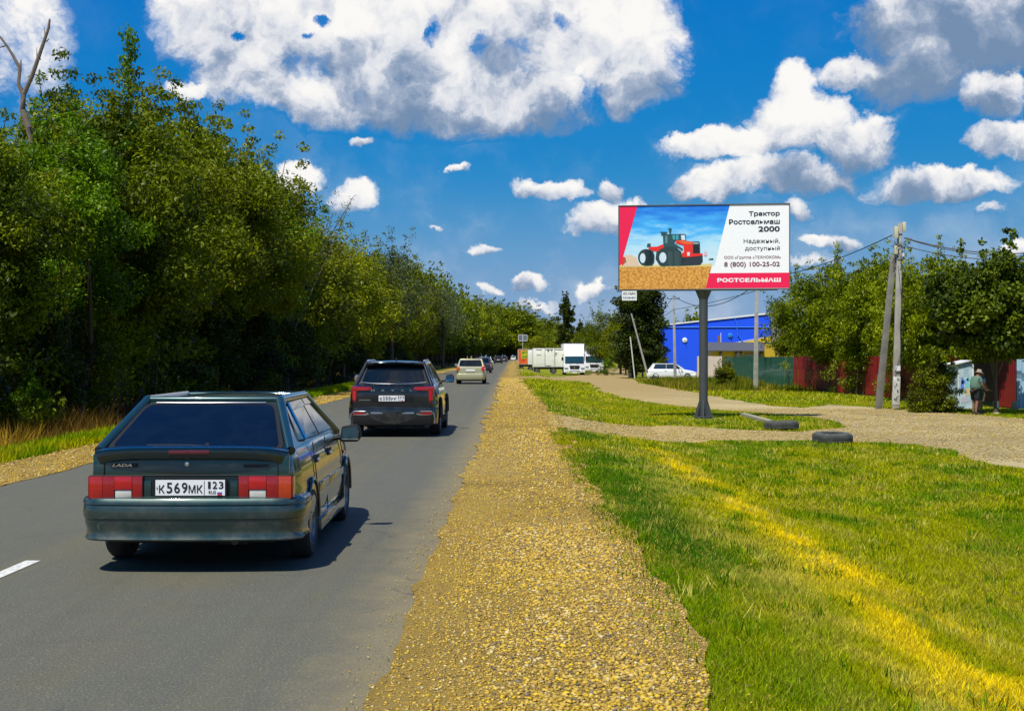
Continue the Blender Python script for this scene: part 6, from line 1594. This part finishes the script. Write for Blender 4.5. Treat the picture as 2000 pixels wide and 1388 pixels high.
lp = empty("leaning_pole", (wx(1267, 127), 127, -0.6), 0, "long pale pole leaning left in front of the big dark poplar", "pole")
b = MB(); b.tube([(0, 0, 0), (wx(1233, 127) - wx(1267, 127), 0, wz(612, 127) + .6)], [.11, .07], 8); b.build("shaft", cpole, lp)
t5 = simple_pole(2290, 50, 428, 0.3, 0.2, "concrete pole carrying the cables on beyond the right border")
def wire(a, b, sag, r, label):
    a, b = Vector(a), Vector(b); o = empty("overhead_wire", tuple(a), 0, label, "cable", "overhead cables between the poles")
    m = MB(); m.tube([(a.lerp(b, k / 16) - a) + Vector((0, 0, -sag * 4 * (k / 16) * (1 - k / 16))) for k in range(17)], r, 5); m.build("strand", wire_m, o, smooth=True)
A1 = (wx(1743, Y1), Y1, wz(459, Y1)); B1 = (wx(1766, Y1), Y1, wz(464, Y1)); C1 = (wx(1769, Y1), Y1, wz(481, Y1))
wire(A1, t2, 0.35, 0.022, "thick cable sloping from the pole boxes down to the billboard's right edge")
wire(B1, (t5[0], t5[1], t5[2] + .0), 0.95, 0.022, "upper of the cables sagging from the pole to the right border")
wire((B1[0], B1[1], B1[2] - .02), (t5[0], t5[1], t5[2] - .1), 1.0, 0.018, "second cable hanging just under the uppermost one at the right")
wire(C1, (t5[0], t5[1], t5[2] - .35), 0.85, 0.018, "lowest cable sagging from the pole to the right border")
wire((t2[0], t2[1], t2[2] - .3), (t3[0], t3[1], t3[2] - .05), 1.2, 0.028, "sagging cable crossing behind the billboard post under the panel")
wire((t2[0], t2[1], t2[2] - .75), (t3[0], t3[1], t3[2] - 1.3), 0.1, 0.022, "straight thin cable crossing behind the billboard post")
wire((t3[0], t3[1], t3[2] - .1), (wx(1225, 140), 140, wz(690, 140)), 0.3, 0.024, "cable running from the thin pole down behind the dark poplar")
wire((t3[0], t3[1], t3[2] - 1.3), (wx(1225, 150), 150, wz(650, 150)), 0.3, 0.022, "lower cable running left from the thin pole")

# ------------------------------------------------------------------ fences
def corr_panel(w, h, pitch=0.20, d=0.03):
    b = MB(); x = 0; lo = []; 
    xs = []
    n = int(round(w / pitch)); p = w / n
    for k in range(n): xs += [(k * p, 0), (k * p + p * .35, 0), (k * p + p * .5, -d), (k * p + p * .85, -d)]
    xs.append((w, 0))
    b.grid([[(x, y, 0) for x, y in xs], [(x, y, h) for x, y in xs]])
    o = b.build("fence_panel", mat("tmp_fence", (.5, .5, .5)), None, fixn=False); me = o.data; bpy.data.objects.remove(o); return me
def sheet_fence(name, A, B, h, m, label, pw=1.12, posts=True, zoff=0.05):
    A, B = Vector((*A, 0)), Vector((*B, 0)); d = B - A; L = d.length; n = max(1, round(L / pw)); w = L / n
    r = empty(name, (A.x, A.y, -0.6), math.atan2(d.y, d.x), label, "fence"); me = corr_panel(w, h).copy(); me.materials.clear(); me.materials.append(m)
    rr = random.Random(len(label))
    for k in range(n):
        o = link("panel", me, r); o.location = (k * w, rr.uniform(-.012, .012), zoff + rr.uniform(-.03, .03))
    for k in range(0, n + 1, 2):
        b = MB(); b.box(-.03, .03, .01, .07, 0, h); o = b.build("post", steel, r); o.location = (k * w, 0, 0)
    return r
redf = mat("fence_red", (0.17, 0.003, 0.005), 0.5, var=0.25, scale=1.5, coat=.3)  # red darkened in the base colour for the shade over the fence
sheet_fence("red_fence", (wx(1550, 90), 90), (wx(1870, 62.5), 62.5), 2.15, redf, "long dark red corrugated metal fence under the walnut trees")
sheet_fence("red_fence", (wx(1940, 58.6), 58.6), (wx(1985, 56.4), 56.4), 2.1, redf, "short dark red corrugated fence piece between the brown gate and the blue fence")
sheet_fence("green_fence", (wx(1412, 127), 127), (wx(1549, 91), 91), 2.1, mat("fence_green", (0.006, 0.070, 0.045), 0.5, var=0.2, scale=1.5, coat=.3), "dark green corrugated metal fence beside the red one")
sheet_fence("striped_fence", (wx(1361, 133), 133), (wx(1410, 129), 129), 2.15, mat("fence_pinkish", (0.62, 0.52, 0.46), 0.6, var=0.2, scale=3), "pale pinkish fence section behind the billboard post", pw=0.5)
sheet_fence("blue_fence", (wx(1986, 55.2), 55.2), (wx(2200, 54), 54), 2.05, mat("fence_blue", (0.30, 0.48, 0.62), 0.5, coat=.2), "light blue corrugated fence at the right border", pw=0.9)
gt = empty("brown_gate", (wx(1903, 58.9), 58.9, -0.6), R(-8), "brown metal gate in shade behind the two people", "gate")
bm_ = mat("gate_brown", (0.13, 0.075, 0.06), 0.7, var=0.25, scale=3)
for k in range(6):
    b = MB(); b.box(0, .17, -.02, .02, .22, 1.9); o = b.build("plank", bm_, gt); o.location = (k * .176, (k % 2) * .008, 0)
blk(gt, "gate_frame", steel, (0, 1.06, .03, .07, .25, .31), (0, 1.06, .03, .07, 1.75, 1.81))
bt = empty("painted_booth", (wx(1871, 56), 56, -0.6), 0, "narrow booth wall painted pale blue with graffiti and a thin white roof edge", "booth")
bw = mat("booth_blue", (0.25, 0.42, 0.50), 0.7, color2=(0.55, 0.62, 0.64), scale=2.2)
blk(bt, "wall", bw, (0.02, 0.60, 0, 1.5, 0, 1.92)); blk(bt, "corner_trim", plate_w, (0.60, 0.66, -.02, .06, 0, 1.9), (-.0, .03, -.02, .04, 0, 1.5))
rf = MB(); rf.prism([(-.14, -.10, 1.86), (-.14, 1.3, 1.86), (.55, 1.3, 2.02), (.55, -.10, 2.02)], (0, 0, .035)); rf.build("roof_sheet", mat("roof_white", (0.65, 0.66, 0.64), 0.5), bt)
gf = MB(); gf.cur = 0
for (x, z, w, h_, mi) in [(.10, .85, .16, .5, 0), (.14, 1.05, .26, .18, 0), (.28, .9, .2, .4, 1), (.30, .55, .22, .35, 2), (.12, .25, .35, .25, 3), (.36, 1.2, .16, .2, 1)]:
    gf.cur = mi; gf.poly([(x, -.004 - mi * .001, z), (x + w, -.004 - mi * .001, z + rg.uniform(-.05, .05)), (x + w * .8, -.004 - mi * .001, z + h_), (x + .03, -.004 - mi * .001, z + h_ * .9)])
gf.build("graffiti", [mat("spray_blue", (0.10, 0.22, 0.65), .7), mat("spray_teal", (0.2, 0.55, 0.6), .7), mat("spray_sand", (0.6, 0.5, 0.25), .7), mat("spray_grey", (0.45, 0.45, 0.5), .7)], bt, fixn=False)
gpst = empty("gate_stub", (wx(1979, 55), 55, -0.6), 0, "short pale concrete stub at the foot of the blue fence", "post"); blk(gpst, "stub", conc, (0, .18, 0, .2, -.05, .35), bevel=.01)

# ------------------------------------------------------------------ buildings
YH = 150.0
bl = empty("blue_building", (wx(1284, YH), YH, -0.6), R(-3), "bright blue building with a sloping white-edged roof", "building")
blue = mat("wall_blue", (0.004, 0.085, 0.90), 0.6, var=0.10, scale=0.8); wtrim = mat("trim_white", (0.78, 0.79, 0.80), 0.5); lblue = mat("pipe_blue", (0.02, 0.22, 0.75), 0.5)
BW = wx(1519, YH) - wx(1284, YH); zl, zr = wz(638, YH) + .6, wz(612, YH) + .6
w = MB(); w.prism([(0, 0, -.2), (BW, 0, -.2), (BW, 0, zr), (0, 0, zl)], (0, 14, 0)); w.build("wall", blue, bl)
r_ = MB(); r_.prism([(-.2, -.12, zl + .02), (BW + .05, -.12, zr + .02), (BW + .05, -.12, zr + .22), (-.2, -.12, zl + .16)], (0, 14.3, 0)); r_.build("roof", wtrim, bl)
cn = MB(); cn.prism([(BW - .35, -.16, zr + .02), (BW + .04, -.16, zr + .02), (BW + .04, -.16, zr - .55), (BW - .08, -.16, zr - .5)], (0, .1, 0)); cn.build("gutter_corner", wtrim, bl)
def lb(px, py): return wx(px, YH) - wx(1284, YH), wz(py, YH) + .6
z = lb(0, 639)[1]; pb = MB(); pb.tube([(0.1, -.06, z), (BW - .4, -.06, z)], .05, 6); pb.build("wall_pipe", lblue, bl, smooth=True)
for px, py in ((1337, 664), (1425, 655)):
    x, z = lb(px, py); d = MB(); d.lathe([(0.28, 0), (0.28, .10), (.0, .16)], 20, Matrix.Translation((x, 0, z)) @ Matrix.Rotation(R(90), 4, 'X')); d.tube([(x, 0, z), (x, -.45, z + .08)], .03, 6)
    dl_ = d.build("wall_lamp", wtrim if px < 1400 else lblue, bl, smooth=True)
x, z = lb(1404, 664); blk(bl, "door_patch", mat("patch_brown", (0.22, 0.10, 0.08), .7), (x - .18, x + .1, -.04, .0, z - .7, z + .5)); blk(bl, "patch_edge", wtrim, (x + .14, x + .2, -.06, 0, z - .7, z + .8))
pp = MB(); pts = [lb(1433, 620), lb(1438, 635), lb(1439, 650), lb(1444, 660), lb(1450, 668)]; pp.tube([(a, -.12, c) for a, c in pts], .05, 6); a, c = lb(1438, 690); pp.tube([(pts[2][0], -.12, pts[2][1]), (a, -.12, c)], .03, 5); pp.build("hanging_cable", lblue, bl, smooth=True)
x0_, z0_ = lb(1443, 669); x1_, z1_ = lb(1512, 658); ylw = mat("wall_yellow", (0.85, 0.55, 0.02), .6)
yb = MB(); yb.prism([(x0_, -.05, z0_ - .25), (x1_, -.05, z0_ - .25), (x1_, -.05, z1_ + .12), (x0_, -.05, z0_)], (0, .03, 0)); yb.build("yellow_wedge", ylw, bl)
yb = MB(); yb.prism([(x0_ - .6, -.08, z0_ - .05), (x1_, -.08, z1_ + .12), (x1_, -.08, z1_ + .20), (x0_ - .6, -.08, z0_ + .02)], (0, .03, 0)); yb.build("white_edge", wtrim, bl)
# shed with grey roof and yellow wall
YS = 138.0; X0 = wx(1383, YS)
sh = empty("yellow_shed", (X0, YS, -0.6), 0, "low yellow-walled shed with a grey sheet roof in front of the blue building", "shed")
def ls(px, py): return wx(px, YS) - X0, wz(py, YS) + .6
SW = ls(1545, 0)[0]; zt_, zb_ = ls(0, 671)[1], ls(0, 686)[1]
blk(sh, "wall", ylw, (0.6, SW - .1, 0.3, 4.5, -.1, zb_ + .05))
rf = MB(); rf.prism([(-.1, -.1, zb_), (SW, -.1, zb_), (SW, 4.6, zt_ + .1), (.1, 4.6, zt_ + .1)], (0, 0, .1)); rf.build("roof", mat("roof_grey", (0.075, 0.075, 0.08), .6, var=.2, scale=2), sh)
dk = mat("frame_dark", (0.05, 0.045, 0.04), .6)
for px in (1408, 1438, 1448, 1487, 1513): x = ls(px, 0)[0]; blk(sh, "column", dk, (x - .08, x + .08, 0.0, .28, 0, zb_))
a, c = ls(1455, 0)[0], ls(1485, 0)[0]; blk(sh, "window", mat("window_grey", (0.30, 0.33, 0.33), .2), (a, c, .22, .29, zb_ - .75, zb_ - .2)); blk(sh, "window_sill", dk, (a, c, .16, .29, zb_ - .85, zb_ - .75))
a, c = ls(1440, 0)[0], ls(1447, 0)[0]; blk(sh, "pale_panel", mat("panel_pink", (0.7, 0.6, 0.45), .6), (a, c, .2, .29, zb_ - .9, zb_ - .1))
YG = 128.0; X0 = wx(1508, YG); gs = empty("grey_house", (X0, YG, -0.6), 0, "house with a steep grey and rusty brown roof behind the walnut tree", "house")
def lg(px, py): return wx(px, YG) - X0, wz(py, YG) + .6
blk(gs, "wall", ylw, (.6, 6.5, 0.6, 7, -.1, 3.4))
rf = MB(); (xa, za), (xb_, zb2), (xc, zc2), (xd, zd) = lg(1508, 668), lg(1519, 622), lg(1600, 622), lg(1640, 668)
rf.prism([(xa, 0, za), (xb_, 3.5, zb2), (xc, 3.5, zc2), (xd, 0, za)], (0, .05, .1)); rf.build("roof", mat("roof_rust", (0.20, 0.19, 0.19), .6, color2=(0.22, 0.13, 0.08), scale=.6), gs)

# ------------------------------------------------------------------ people
skin = mat("skin", (0.24, 0.12, 0.075), 0.7); 
def skinned(name, joints, edges, radii, m, root, sub=2, base=0):
    me = bpy.data.meshes.new(name); me.from_pydata([tuple(j) for j in joints], edges, [])
    o = bpy.data.objects.new(name, me); COL.objects.link(o)
    md = o.modifiers.new("skin", 'SKIN'); md.use_smooth_shade = True
    sk = me.skin_vertices[0].data
    for i, r in enumerate(radii): sk[i].radius = (r, r) if not hasattr(r, '__len__') else r
    sk[base].use_root = True
    s = o.modifiers.new("sub", 'SUBSURF'); s.levels = sub; s.render_levels = sub
    dg = bpy.context.evaluated_depsgraph_get(); dg.update()
    m2 = bpy.data.meshes.new_from_object(o.evaluated_get(dg)); m2.name = name
    bpy.data.objects.remove(o); m2.materials.clear(); m2.materials.append(m)
    m2.polygons.foreach_set('use_smooth', [True] * len(m2.polygons))
    return link(name, m2, root)
def person(loc, rz, label, shirt_m, short_m, hat=True, lean=0.10, step=0.0, H=1.74, stout=1.0):
    """faces local -Y; stands on z=0"""
    r = empty("person", loc, rz, label, "person"); k = H / 1.75
    hip = Vector((0, 0, 0.95)); ch = Vector((0, -lean * .8, 1.30)); nk = Vector((0, -lean * 1.2, 1.48)); hd = Vector((0, -lean * 1.8 - .02, 1.58)); tp = Vector((0, -lean * 2.0 - .01, 1.70))
    J = [hip, Vector((0, -lean * .35, 1.10)), ch, nk, hd, tp]; E = [(0, 1), (1, 2), (2, 3), (3, 4), (4, 5)]; Rr = [(.15, .12), (.145 * stout, .13 * stout), (.165, .115), .052, (.078, .092), (.066, .075)]
    def add(p, par, rad): J.append(Vector(p)); E.append((par, len(J) - 1)); Rr.append(rad); return len(J) - 1
    legs = {}
    for s in (-1, 1):
        f = step * s
        a = add((s * .095, 0, .88), 0, .095); b = add((s * .11, -.03 - f * .5, .50), a, .060); c = add((s * .115, .02 - f * .9, .12), b, .040); d = add((s * .12, -.02 - f, .05), c, .038); e = add((s * .135, -.15 - f, .035), d, .032)
        legs[s] = (a, b, c, d, e)
    arms = {}
    for s in (-1, 1):
        sh_ = add((s * .17, ch.y + .0, 1.40), 2, .060); el_ = add((s * .25, ch.y - .02 - (.06 if s > 0 else .0), 1.13), sh_, .043); wr = add((s * .21, ch.y - .24, 0.95 + (.12 if s > 0 else .0)), el_, .029); pm_ = add((s * .19, ch.y - .32, .93 + (.12 if s > 0 else .0)), wr, (.036, .02))
        arms[s] = (sh_, el_, wr, pm_)
        base = J[pm_]
        for q in range(4):
            o_ = (q - 1.5) * .017; kn = add(base + Vector((s * .004 + o_, -.04, .0)), pm_, .009); add(base + Vector((s * .002 + o_, -.065 - (.006 if q in (1, 2) else 0), -.03)), kn, .0075)
        th_ = add(base + Vector((-s * .035, .0, .012)), pm_, .010); add(base + Vector((-s * .045, -.03, .008)), th_, .008)
    J = [j * k for j in J]
    body = skinned("body", J, E, Rr, skin, r)
    # shirt with short sleeves, shorts
    sJ = [J[1] - Vector((0, 0, .19)), J[1], J[2], J[3] - Vector((0, 0, .03)), J[arms[-1][0]], J[arms[-1][0]].lerp(J[arms[-1][1]], .75), J[arms[1][0]], J[arms[1][0]].lerp(J[arms[1][1]], .75)]
    skinned("shirt", sJ, [(0, 1), (1, 2), (2, 3), (2, 4), (4, 5), (2, 6), (6, 7)], [(.185 * stout, .16 * stout), (.175 * stout, .165 * stout), (.19, .145), .075, .082, .072, .082, .072], shirt_m, r)
    tJ = [J[0] + Vector((0, 0, .10))]; tE = []; tR = [(.175, .15)]
    for s in (-1, 1):
        a, b = legs[s][:2]; i = len(tJ); tJ += [J[a], J[a].lerp(J[b], .55), J[a].lerp(J[b], .92)]; tE += [(0, i), (i, i + 1), (i + 1, i + 2)]; tR += [.115, .105, .10]
    skinned("shorts", tJ, tE, tR, short_m, r)
    for s in (-1, 1):
        p = J[legs[s][3]]; b = MB(); b.box(p.x - .05, p.x + .05, p.y - .21, p.y + .075, 0, .075); b.build("shoe", mat("shoe_dark", (0.02, 0.02, 0.025), .7), r, bevel=.025)
    # face
    hc = J[4]; f = MB()
    f.prism([hc + Vector((-.014, -.088, -.005)), hc + Vector((.014, -.088, -.005)), hc + Vector((0, -.086, .04))], (0, -.022, -.004)); f.build("nose", skin, r, bevel=.004)
    for s in (-1, 1):
        e = MB(); e.lathe([(.001, -.011), (.009, -.006), (.011, 0), (.009, .006), (.001, .011)], 10, Matrix.Translation(hc + Vector((s * .03, -.083, .03)))); e.build("eye", mat("eye_dark", (0.05, 0.04, 0.035), .2), r, smooth=True)
        e = MB(); e.lathe([(.001, -.03), (.014, -.015), (.018, .005), (.012, .025), (.001, .03)], 10, Matrix.Translation(hc + Vector((s * .082, .005, .01)))); e.build("ear", skin, r, smooth=True)
    e = MB(); e.box(hc.x - .022, hc.x + .022, hc.y - .090, hc.y - .080, hc.z - .042, hc.z - .034); e.build("mouth", mat("lip", (0.25, 0.08, 0.07), .5), r, bevel=.003)
    if hat:
        M = Matrix.Translation(J[4] + Vector((0, 0.005, .045))) @ Matrix.Rotation(R(14), 4, 'X')
        h_ = MB(); h_.lathe([(.17, -.03), (.165, -.022), (.10, .012), (.095, .07), (.08, .10), (.001, .108)], 24, M); h_.build("brimmed_hat", mat("hat_straw", (0.30, 0.24, 0.18), .8, var=.2, scale=30), r, smooth=True)
    else:
        M = Matrix.Translation(J[4].lerp(J[5], .55) + Vector((0, .02, 0))); h_ = MB(); h_.lathe([(.086, -.05), (.094, 0), (.08, .06), (.04, .088), (.001, .092)], 20, M); h_.build("hair", mat("hair_dark", (0.03, 0.022, 0.018), .7), r, smooth=True)
    return r
Xp, Yp = wx(1904, 50.6), 50.6  # clothes of both people darkened in colour to imitate the maple's shade
person((Xp, Yp, -0.6), R(118), "person in a brimmed hat, pale green shirt and dark shorts, facing right beside the booth", mat("shirt_green", (0.08, 0.16, 0.11), .85, var=.15, scale=12), mat("shorts_black", (0.012, 0.014, 0.016), .9), stout=1.3, lean=.12, step=.06)
person((wx(1914, 51.4), 51.4, -0.6), R(100), "person in a blue and white top and dark green shorts standing behind the hatted one", mat("shirt_blue", (0.03, 0.06, 0.22), .8, color2=(0.5, 0.55, 0.7), scale=6), mat("shorts_green", (0.012, 0.05, 0.03), .9), hat=False, lean=.05, step=.16, H=1.70)
